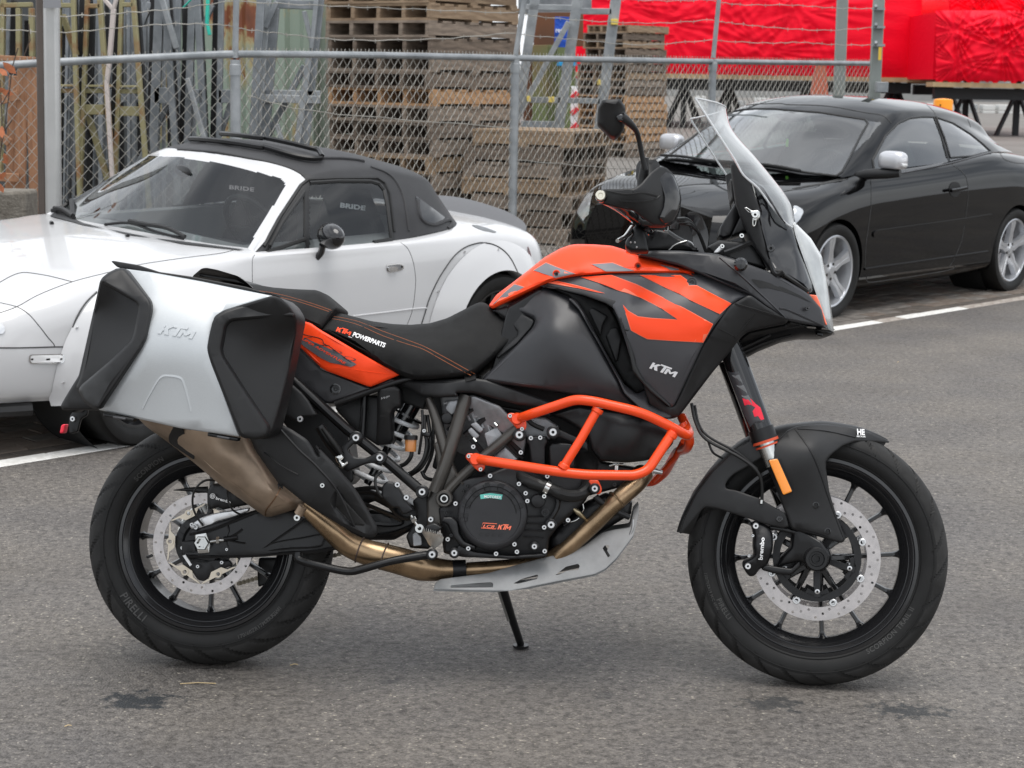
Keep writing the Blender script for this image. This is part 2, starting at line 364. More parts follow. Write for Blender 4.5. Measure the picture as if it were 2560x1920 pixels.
def put(me, name, s, t, rot=0, dz=0, parent=None, tilt=0):
    o = bpy.data.objects.new(name, me); COL.objects.link(o); o.parent = parent or pav
    o.matrix_world = Matrix.Translation(bay(s, t, dz)) @ (RM.to_4x4()) @ Matrix.Rotation(rot, 4, 'Z') @ Matrix.Rotation(tilt, 4, 'X'); return o
rnd = random.Random(3)
# painted edge course, then rows of pavers
cnt = 0
for i in range(-3, 31):
    s = i * .30 + .06
    wk = (2.1 < s - 6.0 < 3.1) or (1.9 < s < 2.2)
    put(pmesh[4] if wk or rnd.random() < .06 else pmesh[3], 'paver', s, -.002, 0, .0035 + rnd.uniform(-.001, .001), tilt=rnd.uniform(-.01, .01)); cnt += 1
rows_ = [(.105, 1.0), (.210, 1.0), (.315, 1), (.420, 1), (.525, 1), (.63, 1), (.735, 1)]
extra = MB()
for r_i in range(38):
    t = .100 + r_i * .106
    for i in range(-22, 150):
        s = i * .212 + (.106 if r_i % 2 else 0)
        near_ = (s < 1.6 and r_i < 9 and s > -.9) or (6.9 < s < 9.6 and r_i < 8)
        k = 2 if (r_i == 0 or rnd.random() < .22) else (0 if rnd.random() < .5 else 1)
        if near_ and cnt < 298: put(pmesh[k], 'paver', s, t, 0, rnd.uniform(-.0035, .0015), tilt=rnd.uniform(-.02, .02)); cnt += 1
        elif s < 12.5:
            c = bay(s, t, rnd.uniform(-.0035, .0015) - .004); extra.box(c - Vector((0, 0, .012)), (.204, .099, .03), RM)
me = mesh('paver_field', extra.v, extra.f, pm[1], 0); link('paver_field', me, pav, kind='stuff')
for x, y, l_ in ((495, 1709, .09), (735, 1662, .02), (170, 1815, .015), (2245, 905, .012)):
    g = gnd(x, y, .002); mb = MB(); d = Vector((l_ / 2, .004, 0)); mb.tube([g - d, g + Vector((0, .002, .002)), g + d], .0013, 5)
    tag(mb.build('straw', mat('dry_straw', (.55, .42, .24), .7)), {495: 'long thin dry straw lying in front of the rear tyre', 735: 'tiny pale stalk on the asphalt right of the rear tyre', 170: 'tiny pale stalk on the asphalt near the bottom left corner', 2245: 'tiny pale chip on the asphalt below the black convertible'}[x], 'straw')
# ================================================================== MOTORCYCLE
LEAN = R(10)
_a = gnd(540, 1660); _b = gnd(2042, 1712); _X = (_b - _a).normalized(); _n0 = Vector((_X.y, -_X.x, 0))
_N = _n0 * math.cos(LEAN) + Vector((0, 0, math.sin(LEAN))); _Z = Vector((0, 0, math.cos(LEAN))) - _n0 * math.sin(LEAN)
BK = Frame(_a, _X, -_N, _Z)
bike = empty('motorcycle', mat=BK.mat)
tag(bike, 'orange and black adventure motorcycle with silver side case leaning on its stand on the asphalt', 'motorcycle')
def P(c, x, y, lat):
    px, py = q1(c, x, y); return BK.hit(px, py, 1, -lat)
def PP(c, pts, lat=None):
    return [P(c, p[0], p[1], p[2] if len(p) > 2 else lat) for p in pts]
def pxl(px, py, lat): return BK.hit(px, py, 1, -lat)
def segd(p, poly):
    P_ = np.array([a[:2] for a in poly]); Q_ = np.roll(P_, -1, 0); d = Q_ - P_; t = np.clip(((p - P_) * d).sum(1) / ((d * d).sum(1) + 1e-9), 0, 1)
    return float(np.linalg.norm(P_ + d * t[:, None] - p, axis=1).min())
def shell(name, m, out, ctrl, thick=0.004, edge=0.004, e=7, r=5, grid=26, holes=(), parent=None, mirror=False, smooth=35, back=None, kind=None, rings=True):
    edge *= .7; e *= .8
    lat = ctrl if isinstance(ctrl, TPS) else TPS(ctrl); o2 = rpoly(out, r) if r else [p[:2] for p in out]
    hs = [rpoly(h, 2, 2) for h in holes]
    v, t = cdt(o2, hs, [offs(o2, e * 0.45), offs(o2, e)] if (rings and e) else (), grid)
    poly = np.array(o2); fr = []; bk = []
    for x, y in v:
        d = segd(np.array([x, y]), o2)
        for h in hs: d = min(d, segd(np.array([x, y]), h))
        k = (1 - min(1, d / e)) ** 2 * edge if e else 0; l_ = lat(x, y)
        fr.append(pxl(x, y, l_ - k)); p = pxl(x, y, l_ - k); lb = (l_ - thick - edge) if back is None else min(back, l_ - k - 0.001)
        bk.append(Vector((p.x, -lb, p.z)))
    vs, fs = solidify(fr, bk, t); me = fixn(mesh(name, vs, fs, m, 0)); me.polygons.foreach_set('use_smooth', [True] * len(me.polygons)); me.set_sharp_from_angle(angle=R(smooth))
    o = link(name, me, parent or bike, kind=kind); lat.tree = BVHTree.FromPolygons([tuple(p) for p in fr], t)
    if mirror:
        me2 = fixn(mesh(name, [(a.x, -a.y, a.z) for a in vs], fs, m, 0)); me2.polygons.foreach_set('use_smooth', [True] * len(me2.polygons)); me2.set_sharp_from_angle(angle=R(smooth)); link(name, me2, parent or bike)
    return o, lat
def spt(x, y, lat, eps):
    tr = getattr(lat, 'tree', None)
    if tr is not None:
        o, d = BK.ray(x, y); h = tr.ray_cast(o, d)
        if h[0] is not None and abs(-h[0].y - lat(x, y)) < .02: return h[0] + Vector((0, -eps, 0))
    return pxl(x, y, (lat(x, y) if callable(lat) else lat) + eps)
def decal(name, m, out, lat, eps=0.0011, parent=None, grid=20, r=1.5):
    o2 = rpoly(out, r) if r else [p[:2] for p in out]; v, t = cdt(o2, (), (), grid)
    return link(name, mesh(name, [spt(x, y, lat, eps) for x, y in v], t, m, 60), parent or bike)
def line(name, m, pts, lat, wpx=1.6, eps=0.0014, parent=None, closed=False, r3=None):
    p = [spt(x, y, lat, eps) for x, y in cm(pts, 5, closed)]
    return MB().tube(p, r3 or wpx * 0.0005, 5, closed=closed).build(name, m, parent or bike)
def lettering(name, m, v2, f2, org, ex, ey, lat, eps=0.0016, parent=None, depth=0.0):
    """2-D glyph mesh -> photo plane: org + x*ex + y*ey (pixels)"""
    V = []
    for x, y in v2:
        X_ = org[0] + x * ex[0] + y * ey[0]; Y_ = org[1] + x * ex[1] + y * ey[1]; V.append(spt(X_, Y_, lat, eps))
    if depth:
        B_ = [Vector((p.x, p.y + depth, p.z)) for p in V]; vs, fs = solidify(V, B_, f2)
        return link(name, fixn(mesh(name, vs, fs, m, 20)), parent or bike)
    return link(name, mesh(name, V, f2, m, 0), parent or bike)
def wtext(name, s, m, c, a, b, hpx, lat, bold=0.02, shear=0.2, space=1.0, parent=None, eps=0.0016, up=-1):
    """text from point a to point b (crop coordinates), cap height hpx (crop units)"""
    v, f = text2d(s, bold, shear, space); sc = CROPS[c][2]; A = q1(c, *a); Bq = q1(c, *b)
    xs = [p[0] for p in v]; x0 = min(xs); w_ = max(xs) - x0; dx, dy = Bq[0] - A[0], Bq[1] - A[1]; ln = math.hypot(dx, dy); n = (dy / ln * -up * -1, -dx / ln * -up * -1)
    hh = hpx / sc / 0.7; ex = (dx / w_, dy / w_); ey = (dy / ln * hh, -dx / ln * hh)
    return lettering(name, m, [(x - x0, y) for x, y in v], f, A, ex, ey, lat, eps, parent)
# ---- materials
plast = mat('black_plastic', (.0105, .0105, .011), .46, spec=.5, bump=.25, bscale=900, var=.2, vscale=9, rvar=.07)
plast_g = mat('black_plastic_smooth', (.006, .006, .0065), .34, spec=.45, var=.1)
satin = mat('satin_black_paint', (.020, .020, .0225), .40, spec=.6, coat=.08, coatr=.35, var=.10, vscale=7, rvar=.06, bump=.05, bscale=1200)
greyp = mat('grey_paint', (.055, .055, .060), .38, coat=.15, coatr=.3, var=.06, vscale=5)
orange = mat('orange_paint', (.98, .068, .012), .42, spec=.3, coat=.1, coatr=.25, var=.03)
orange_t = mat('orange_powder_coat', (.93, .075, .010), .33, coat=.3, coatr=.2, var=.05, vscale=20)
orange_l = mat('orange_outline', (.95, .20, .11), .4)
sticker_g = mat('grey_sticker', (.17, .17, .185), .42)
alu = mat('anodised_aluminium', (.52, .54, .55), .40, metal=.5, rvar=.05, vscale=30, stretch=(6, 1, 60), var=.04)
alu_cast = mat('cast_aluminium', (.30, .305, .315), .42, metal=.55, var=.2, vscale=25, bump=.3, bscale=500)
eng_blk = mat('engine_black', (.010, .010, .011), .38, metal=.1, var=.2, vscale=30, bump=.2, bscale=600)
frame_m = mat('frame_bronze_grey', (.075, .070, .064), .33, metal=.5, var=.12, vscale=10)
steel = mat('bright_steel', (.62, .62, .60), .22, metal=1.0, var=.08, vscale=40)
zinc = mat('zinc_bolt', (.64, .64, .64), .3, metal=.9)
dark = mat('dark_void', (.006, .006, .006), .6)
gloss = mat('gloss_black', (.008, .008, .009), .12, coat=.6)
titan = mat('bronze_titanium', (.34, .255, .185), .42, metal=.55, var=.25, vscale=7, rvar=.06)
pipe_m = mat('heat_tinted_pipe', (.36, .25, .15), .30, metal=.9, var=.35, vscale=9, rvar=.06)
rub = mat('tyre_rubber', (.0095, .0093, .009), .55, spec=.35, bump=.25, bscale=700, var=.25, vscale=14)
rub_w = mat('worn_tread_rubber', (.024, .0235, .023), .7, spec=.3, bump=.25, bscale=500, var=.35, vscale=10)
rub_t = mat('tyre_lettering', (.055, .054, .052), .55)
hose_m = mat('rubber_hose', (.012, .012, .012), .42)
seatm = mat('seat_vinyl', (.011, .011, .011), .72, spec=.3, bump=.8, bscale=1100, var=.15, vscale=30)
stitch_m = mat('orange_stitching', (.36, .11, .04), .7)
redm = mat('red_print', (.80, .02, .05), .4)
white_m = mat('white_print', (.82, .82, .82), .5)
amber = mat('amber_reflector', (.95, .30, .03), .22, coat=.6, bump=.6, bscale=500)
disc_m = mat('brake_disc_steel', (.50, .47, .46), .33, metal=.9, rvar=.08, vscale=60, var=.12)
disc_i = mat('brake_disc_carrier', (.62, .55, .45), .35, metal=.8, var=.08)
spring_m = mat('white_spring', (.72, .73, .74), .3, coat=.3)
cleargl = glass('clear_plastic', (.90, .915, .915), .03, 1.3, 1.6, .05)
skid_m = mat('brushed_skid_plate', (.25, .253, .253), .45, metal=.35, var=.15, vscale=14, rvar=.08)

# ---- wheels ---------------------------------------------------------------
def tyre(name, rad, width, rim_r, loc, phase, pat, parent, steer=0.0):
    NT = 800; prof = []
    hw = width / 2
    # cross-section from left bead round the crown to right bead
    K = 40
    for i in range(K + 1):
        a = -1 + 2 * i / K
        x = hw * math.sin(a * math.pi / 2 * 1.02) * (1.0); 
        if abs(a) < .72: rr = rad - (1 - math.cos(a / .72 * 1.06)) * width * 0.62; x = hw * .985 * math.sin(a / .72 * math.pi / 2)
        else:
            t = (abs(a) - .72) / .28; r0 = rad - (1 - math.cos(1.06)) * width * .62
            rr = r0 + (rim_r - r0) * t; x = math.copysign(hw * (.985 + .03 * math.sin(t * math.pi)) * (1 - .22 * t * t), a)
        prof.append((rr, x, a))
    vs = []; flag = {}
    for i in range(NT):
        th = 2 * math.pi * i / NT
        for rr, x, a in prof:
            d = 0
            s_ = a / .72
            if abs(s_) < 1.02:
                side = 1 if s_ > 0 else -1; u = abs(s_)
                for (n_, c_, sl, u0, u1, wd) in pat:
                    t_ = (th * n_ / (2 * math.pi) + c_ * (.5 if side > 0 else 0) + sl * u + .25 * u * u) % 1.0; t_ = min(t_, 1 - t_)
                    if u0 < u < u1 and t_ < wd: d = .011 * min(1, (wd - t_) / wd * 2.5)
            flag[len(vs)] = 1 if (d == 0 and abs(s_) < .97) else 0
            vs.append(((rr - d) * math.cos(th + phase), x, (rr - d) * math.sin(th + phase)))
    m = len(prof); fs = []
    for i in range(NT):
        j = (i + 1) % NT
        for k in range(m - 1): fs.append((i * m + k, i * m + k + 1, j * m + k + 1, j * m + k))
        fs.append((i * m + m - 1, i * m, j * m, j * m + m - 1))
    me = fixn(mesh(name, vs, fs, [rub, rub_w], 0)); me.polygons.foreach_set('use_smooth', [True] * len(me.polygons)); me.set_sharp_from_angle(angle=R(38))
    lim = rad - (1 - math.cos(1.0)) * width * .62
    for p in me.polygons:          # road-worn, dusty running surface between the grooves
        if min(flag.get(i, 1) for i in p.vertices): p.material_index = 1
    return link(name, me, parent)
def arc_text(name, s, rad, a0, h, y, parent, m=rub_t, bold=.01, space=1.15, flip=1, rise=0.0):
    v, f = text2d(s, bold, 0, space); k = h / .7; V = []
    for x, z in v:
        r_ = rad - flip * 0 + (z * k if flip > 0 else -z * k); th = a0 - flip * x * k / rad; V.append(Vector((r_ * math.cos(th), y(r_), r_ * math.sin(th))))
    B_ = [Vector((p.x, p.y + .003, p.z)) for p in V]; vs, fs = solidify(V, B_, f); return link(name, fixn(mesh(name, vs, fs, m, 20)), parent)
def wheel(name, uc, wc, rad, width, rim_r, rimw, phase, pat, spoke0, split, hub_r, nsp=6, steer=0.0, words=(), marks=True):
    wh = empty(name, (uc, 0, wc), parent=bike); wh.rotation_euler = (0, 0, steer)
    ty = tyre('tyre', rad, width, rim_r + .002, wh, phase, pat, wh)
    wh.name = name
    ty.parent = wh
    sw = lambda r_: -(width / 2 * (1.012 + .004)) - .0006 + max(0, (rim_r + .035 - r_)) * .28
    for s, rr, a0, h, fl in words: arc_text('sidewall_lettering', s, rr, R(a0), h, sw, wh, flip=fl, space=1.1)
    # moulded rings on the sidewall
    mb = MB()
    for rr in (rim_r + .010, rim_r + .044):
        mb.tube([(rr * math.cos(a), sw(rr) + .0012, rr * math.sin(a)) for a in np.linspace(0, 2 * math.pi, 160, endpoint=False)], .0011, 5, closed=True)
    mb.build('sidewall_ring', rub, wh)
    hw = rimw / 2; rb = rim_r
    prof = [(rb + .006, -hw), (rb + .0065, -hw + .004), (rb - .004, -hw + .008), (rb - .010, -hw + .018), (rb - .030, -hw + .030), (rb - .032, 0), (rb - .030, hw - .030), (rb - .010, hw - .018), (rb - .004, hw - .008), (rb + .0065, hw - .004), (rb + .006, hw),
            (rb - .002, hw + .001), (rb - .008, hw - .004), (rb - .016, hw - .010), (rb - .028, hw - .020), (rb - .040, hw - .034), (rb - .041, 0), (rb - .040, -hw + .034), (rb - .028, -hw + .020), (rb - .016, -hw + .010), (rb - .008, -hw + .004), (rb - .002, -hw - .001)]
    MB().lathe(prof, n=128).build('rim', rim_blk, wh, 25)
    line_ = MB()
    for rr, y_ in ((rb - .006, -hw - .001), (rb - .018, -hw + .011)):
        line_.tube([(rr * math.cos(a), y_, rr * math.sin(a)) for a in np.linspace(0, 2 * math.pi, 128, endpoint=False)], .0012, 5, closed=True)
    line_.build('rim_step', rim_blk, wh)
    for k in range(nsp):
        for sg in (-1, 1):
            a = R(spoke0 + 360 / nsp * k + sg * split); ah = R(spoke0 + 360 / nsp * k + sg * split * .45)
            p0 = Vector((hub_r * math.cos(ah), 0, hub_r * math.sin(ah))); p1 = Vector(((rb - .058) * math.cos(a), 0, (rb - .058) * math.sin(a))); p2 = Vector(((rb - .038) * math.cos(a), 0, (rb - .038) * math.sin(a)))
            mb = MB(); d = (p1 - p0).normalized(); n_ = Vector((-d.z, 0, d.x)); vs = []
            for p, w_, t_ in ((p0, .010, .026), (p0.lerp(p1, .5), .0062, .017), (p1, .0060, .012), (p1.lerp(p2, .6), .008, .014), (p2, .014, .020)):
                for c_, s_ in ((1, .55), (.55, 1), (-.55, 1), (-1, .55), (-1, -.55), (-.55, -1), (.55, -1), (1, -.55)): vs.append(p + n_ * w_ * c_ + Vector((0, t_ * s_, 0)))
            fs = [(i * 8 + k_, i * 8 + (k_ + 1) % 8, i * 8 + 8 + (k_ + 1) % 8, i * 8 + 8 + k_) for i in range(4) for k_ in range(8)] + [tuple(range(7, -1, -1)), tuple(range(32, 40))]
            mb.add(vs, fs).build('spoke', rim_blk, wh, 50)
    MB().lathe([(hub_r * .55, -.06), (hub_r * .9, -.05), (hub_r, -.03), (hub_r, .03), (hub_r * .9, .05), (hub_r * .55, .06), (.014, .06), (.014, -.06)], n=40).build('hub', rim_blk, wh)
    return wh
rim_blk = mat('black_rim', (.012, .012, .013), .22, coat=.4, coatr=.1)
PATF = [(26, 1, .9, .10, .70, .065), (26, 1, .9, .52, 1.0, .065)]
PATR = [(24, 1, 1.25, .05, .78, .065), (24, 1, 1.25, .62, 1.0, .060)]
RF, RR_ = .333, .322
UF = P('H', 727, 1020, 0.045).x; UR = P('E', 790, 806, .075).x
wheel_r = wheel('rear_wheel', UR, RR_, RR_, .172, .2225, .150, .3, PATR, -16, 13, .045, words=[('PIRELLI', .2605, 213, .019, -1), ('170/60ZR17M/C 72W', .262, -5 - 64, .0095, -1), ('SCORPION', .240, 140, .012, 1), ('TRAIL II', .262, -50, .010, -1)])
wheel_f = wheel('front_wheel', UF, RF, RF, .122, .2500, .100, .1, PATF, -10.6, 14, .040, steer=R(-5), words=[('SCORPION TRAIL II', .276, -3 - 58, .0125, -1), ('PIRELLI', .279, 205, .0125, -1), ('120/70ZR19 M/C 60W', .290, 190, .007, -1)])
def wrot(wh, v): return wh.location + (Matrix.Rotation(wh.rotation_euler.z, 3, 'Z') @ Vector(v))
def disc(name, wh, ro, ri, y, th, nh, rows, m, parent=None):
    """drilled ring in the wheel plane"""
    circ = lambda r_, n, cx=0, cy=0, a0=0: [(cx + r_ * math.cos(a0 + 2 * math.pi * i / n), cy + r_ * math.sin(a0 + 2 * math.pi * i / n)) for i in range(n)]
    hs = [circ(ri, 72)]
    for j, (rr, off) in enumerate(rows):
        for i in range(nh):
            a = 2 * math.pi * (i + off) / nh; hs.append(circ(.0036, 7, rr * math.cos(a), rr * math.sin(a)))
    v, t = cdt(circ(ro, 96), hs); vs, fs = solidify([Vector((x, y, z)) for x, z in v], [Vector((x, y + th, z)) for x, z in v], t)
    return link(name, fixn(mesh(name, vs, fs, m, 20)), wh)
# front disc pair with bobbins and carrier
for yy, nm in ((-.075, 'brake_disc'), (.070, 'brake_disc')):
    d_ = disc(nm, wheel_f, .160, .126, yy, .005, 16, [(.152, 0), (.143, .33), (.134, .66)], disc_m)
    for i in range(8):
        mb = MB(); a = R(-69 + i * 45)
        mb.lathe([(.0098, 0), (.0098, -.004), (.0085, -.005), (.005, -.005), (.0045, -.002)], (.121 * math.cos(a), yy, .121 * math.sin(a)), n=16, closed=False)
        r0 = Vector((.132 * math.cos(a), yy + .0035, .132 * math.sin(a))); mb.box(r0 - Vector((math.cos(a), 0, math.sin(a))) * .006, (.020, .004, .020), Matrix.Rotation(-a, 3, 'Y'))
        mb.build('bobbin', zinc, wheel_f)
    mb = MB()
    mb.lathe([(.112, yy + .001), (.112, yy + .006), (.094, yy + .006), (.094, yy + .001)], n=72)
    for i in range(8):
        a = R(-69 + i * 45); mb.bar((.105 * math.cos(a), yy + .003, .105 * math.sin(a)), (.121 * math.cos(a), yy + .003, .121 * math.sin(a)), .016, .005, (0, 1, 0))
    for i in range(5):
        a = R(-88 + i * 72); a2 = a + .32
        mb.bar((.035 * math.cos(a), yy + .012, .035 * math.sin(a)), (.100 * math.cos(a), yy + .004, .100 * math.sin(a)), .015, .008, (0, 1, 0))
        mb.bar((.098 * math.cos(a), yy + .004, .098 * math.sin(a)), (.088 * math.cos(a2), yy + .004, .088 * math.sin(a2)), .012, .006, (0, 1, 0))
        mb.bar((.098 * math.cos(a), yy + .004, .098 * math.sin(a)), (.088 * math.cos(a - .32), yy + .004, .088 * math.sin(a - .32)), .012, .006, (0, 1, 0))
    mb.build('disc_carrier', eng_blk, wheel_f)
    mb = MB()
    for i in range(5):
        a = R(-88 + i * 72); mb.lathe([(.0065, 0), (.0065, -.004), (.003, -.005)], (.086 * math.cos(a), yy + .0, .086 * math.sin(a)), n=10, closed=False)
    mb.build('disc_bolt', zinc, wheel_f)
# rear disc
disc('brake_disc', wheel_r, .131, .104, -.105, .005, 14, [(.124, 0), (.112, .5)], disc_m)
mb = MB(); yy = -.1035
inn = cm([(.105 * math.cos(R(a)), .105 * math.sin(R(a))) for a in range(0, 360, 10)], 1, True)
for i in range(6):
    a = R(-62 + 60 * i)
    outl = []
    for da, rr in ((-30.2, .106), (-26, .098), (-17, .091), (-11, .076), (11, .076), (17, .091), (26, .098), (30.2, .106)):
        outl.append(((rr) * math.cos(a + R(da)), rr * math.sin(a + R(da))))
    v, t = cdt(outl, [[(.087 * math.cos(a) + .005 * math.cos(R(k)), .087 * math.sin(a) + .005 * math.sin(R(k))) for k in range(0, 360, 45)]]); mb.add(*solidify([(x, yy, z) for x, z in v], [(x, yy + .004, z) for x, z in v], t))
    mb.lathe([(.0095, 0), (.0095, -.003), (.0055, -.003), (.0055, 0)], (.087 * math.cos(a), yy, .087 * math.sin(a)), n=14)
mb.build('disc_carrier', disc_i, wheel_r)
mb = MB(); mb.lathe([(.076, -.085), (.076, -.092), (.058, -.094), (.052, -.090), (.052, -.085)], n=60)
for i in range(48):
    a = 2 * math.pi * i / 48
    if i % 2: mb.box((.066 * math.cos(a), -.0945, .066 * math.sin(a)), (.010, .002, .0035), Matrix.Rotation(-a, 3, 'Y'))
mb.lathe([(.050, -.02), (.050, -.10), (.02, -.10), (.02, -.02)], n=30)
mb.build('sensor_ring', eng_blk, wheel_r)
MB().lathe([(.105, .060), (.108, .064), (.105, .068), (.080, .068), (.080, .060)], n=42).build('sprocket', steel, wheel_r)
# valve
MB().cyl((-.165, -.02, -.045), (-.150, -.035, -.040), .004).build('valve', zinc, wheel_r)

BOLTS = {}
# ---- generic little parts ------------------------------------------------
def bolt(c, x, y, lat, r=.0055, m=None, name='bolt', hexr=.38, h=.006, parent=None):
    k = (name, r, (m or zinc).name, hexr, h)
    if k not in BOLTS:
        mb = MB().lathe([(r, .003), (r, -h * .7), (r * .86, -h), (r * hexr, -h), (r * hexr * .95, -h * .3), (0.0001, -h * .3)], (0, 0, 0), (0, 1, 0), 14, False); me = fixn(mesh(name, mb.v, mb.f, [m or zinc, dark], 0)); me.polygons.foreach_set('use_smooth', [True] * len(me.polygons)); me.set_sharp_from_angle(angle=R(30))
        for p_ in me.polygons:  # faces inside the socket coloured dark to paint in its shade
            if max(math.hypot(me.vertices[i].co.x, me.vertices[i].co.z) for i in p_.vertices) < r * hexr * 1.02: p_.material_index = 1
        BOLTS[k] = me
    return link(name, BOLTS[k], parent or bike, P(c, x, y, lat))
def ptube(name, m, c, pts, r, n=12, parent=None, smooth_n=6, taper=None):
    p3 = PP(c, pts); s = cm([tuple(v) for v in p3], smooth_n) if smooth_n > 1 and len(p3) > 2 else [tuple(v) for v in p3]
    rr = r
    if isinstance(r, (list, tuple)):
        k = np.linspace(0, len(r) - 1, len(s)); rr = list(np.interp(k, range(len(r)), r))
    return MB().tube(s, rr, n).build(name, m, parent or bike)
# ---- inner mass: engine, boxes, tank core --------------------------------
shell('airbox_core', plast_g, q('C', (330, 560), (560, 420), (860, 470), (1100, 560), (1500, 420), (1750, 480), (1850, 640), (1560, 1260), (1360, 1180), (1150, 1130), (850, 1200), (600, 1170), (180, 1100)), .13, back=-.13, edge=.01)
# swingarm
sw_out = q('E', (705, 720), (790, 690), (900, 655), (1100, 590), (1340, 585), (1560, 720), (1640, 830), (1540, 845), (1500, 862), (1300, 872), (1100, 888), (900, 893), (690, 893), (670, 878), (655, 860), (760, 845), (830, 800), (780, 745), (690, 745))
shell('swingarm', plast_g, sw_out, TPS(q('E', (700, 800, .125), (1000, 750, .135), (1500, 750, .12), (900, 700, .13))), back=.085, edge=.006, e=9)
swl = TPS(.136)
for pts, w_ in (([(690, 745), (800, 722), (930, 675), (1100, 605), (1200, 590)], 7), ([(680, 880), (900, 885), (1120, 878), (1300, 862), (1500, 850), (1620, 832)], 7), ([(1130, 850), (1200, 800), (1330, 710), (1430, 640)], 5), ([(1150, 850), (1330, 832), (1500, 822), (1530, 790), (1550, 735)], 4), ([(925, 680), (935, 720), (920, 770), (940, 830), (990, 850), (1060, 845)], 5), ([(1130, 830), (1250, 790), (1400, 765), (1550, 735)], 3)):
    line('swingarm_rib', plast_g, q('E', *pts), lambda x, y: .128, eps=.004, r3=w_ * .0006)
line('swingarm_rib', plast_g, q('E', (930, 770), (990, 735), (1020, 712)), lambda x, y: .134, r3=.003); line('swingarm_rib', plast_g, q('E', (930, 780), (1000, 795), (1040, 800)), lambda x, y: .134, r3=.003)
shell('swingarm', plast_g, q('F', (500, 1000), (650, 880), (860, 895), (1060, 930), (1240, 1060), (1400, 960), (1420, 1100), (1240, 1120), (1000, 1260), (780, 1260), (520, 1340), (0, 1360), (0, 1250), (400, 1150)), .06, back=-.10, edge=.01, holes=[q('F', (740, 1000), (850, 960), (1000, 1040), (960, 1060), (790, 1040))], e=8)
for pts in ([(650, 880), (850, 860), (1000, 900)], [(640, 905), (860, 905), (1060, 1090), (1250, 1060)], [(720, 960), (1040, 1100), (1000, 1140), (780, 1130)], [(780, 1240), (1020, 1200), (1250, 1095)]):
    line('swingarm_rib', plast_g, q('F', *pts), lambda x, y: .065, eps=.006, r3=.006)
# chain on the far side
mb = MB()
for i in range(26):
    a, b = P('E', 1000 + i * 26, 1052 - i * 7.6, -.085), P('E', 1013 + i * 26, 1048 - i * 7.6, -.085); mb.cyl(a + Vector((0, -.008, 0)), a + Vector((0, .008, 0)), .0052, 8); mb.bar(a, b, .003, .012)
mb.build('chain', mat('chain_steel', (.25, .22, .17), .4, metal=.9), bike)
shell('chain_guide', plast_g, q('E', (1125, 890), (1300, 890), (1290, 960), (1210, 1045), (1120, 1075), (1115, 980)), -.06, thick=.03, e=5)
# rear axle nut and adjuster
pa = P('E', 766, 798, .137)
shell('axle_block', steel, q('E', (722, 742), (795, 730), (808, 770), (820, 800), (815, 862), (742, 868), (725, 800)), .134, thick=.008, e=3, r=3)
MB().lathe([(.0195, .004), (.0195, -.006), (.0175, -.009), (.0125, -.009), (.0115, .01)], pa, n=6, closed=False).build('axle_nut', steel, bike, 20)
MB().lathe([(.0125, -.009), (.011, -.004), (.011, .006), (.0001, .006)], pa, n=24, closed=False).build('axle_bore', dark, bike)
ptube('chain_adjuster', steel, 'E', [(820, 790, .134), (870, 782, .134), (905, 780, .134)], .0045); MB().lathe([(.010, -.004), (.010, .004), (.004, .004), (.004, -.004)], P('E', 868, 782, .134), (1, 0, 0), 6).build('adjuster_nut', steel, bike, 20)
ptube('chain_adjuster_bolt', plast_g, 'E', [(905, 775, .134), (990, 762, .134)], .007)
bolt('E', 924, 838, .136, .004, zinc)
shell('axle_plate', plast_g, q('E', (640, 790), (720, 780), (735, 860), (700, 905), (640, 870)), .12, thick=.02, e=4)
# rear caliper, bracket
shell('caliper_bracket', mat('raw_aluminium', (.66, .66, .66), .35, metal=.8), q('E', (690, 690), (760, 640), (830, 615), (900, 600), (980, 590), (1065, 575), (1060, 600), (960, 640), (860, 665), (790, 710), (750, 712), (700, 710)), .118, thick=.012, e=4)
cal = shell('rear_caliper', eng_blk, q('E', (830, 425), (900, 425), (935, 450), (990, 470), (1040, 500), (1050, 560), (960, 575), (900, 590), (870, 570), (820, 590), (800, 560), (800, 470)), TPS(q('E', (830, 450, .13), (950, 520, .142), (1040, 550, .13), (830, 570, .132))), thick=.05, edge=.008, e=9)
wtext('caliper_lettering', 'brembo', white_m, 'E', (852, 523), (945, 550), 17, lambda x, y: .143, bold=.03, shear=0)
p_ = P('E', 834, 503, .142); MB().lathe([(.0068, 0), (.0068, -.002), (.0052, -.002), (.0052, 0)], p_, n=20).build('caliper_logo', white_m, bike); MB().lathe([(.0036, 0), (.0036, -.002), (.0018, -.002), (.0018, 0)], p_, n=16).build('caliper_logo', white_m, bike)
for x, y in ((705, 683), (722, 690), (730, 700)): bolt('E', x, y, .125, .0055)
for x, y in ((742, 945), (893, 920), (645, 828)): bolt('E', x, y, .110, .005)
shell('sensor_bracket', eng_blk, q('E', (690, 880), (800, 900), (940, 905), (960, 940), (900, 960), (840, 985), (780, 1040), (740, 1030), (700, 970), (660, 980), (640, 930)), .100, thick=.012, e=3)
shell('sensor_sticker', white_m, q('E', (645, 878), (662, 872), (702, 935), (690, 944)), .127, thick=.002, e=0, r=0)
ptube('brake_hose', hose_m, 'E', [(850, 405, .15), (790, 405, .16), (740, 440, .16), (710, 500, .15), (712, 580, .14), (745, 650, .13), (775, 690, .125)], .0028)
ptube('brake_hose', hose_m, 'E', [(925, 450, .15), (930, 530, .165), (960, 590, .16), (1010, 620, .14)], .0026)
ptube('hugger_fin', plast, 'E', [(588, 466, .03), (700, 462, .03), (800, 470, .03)], [.001, .006, .012])

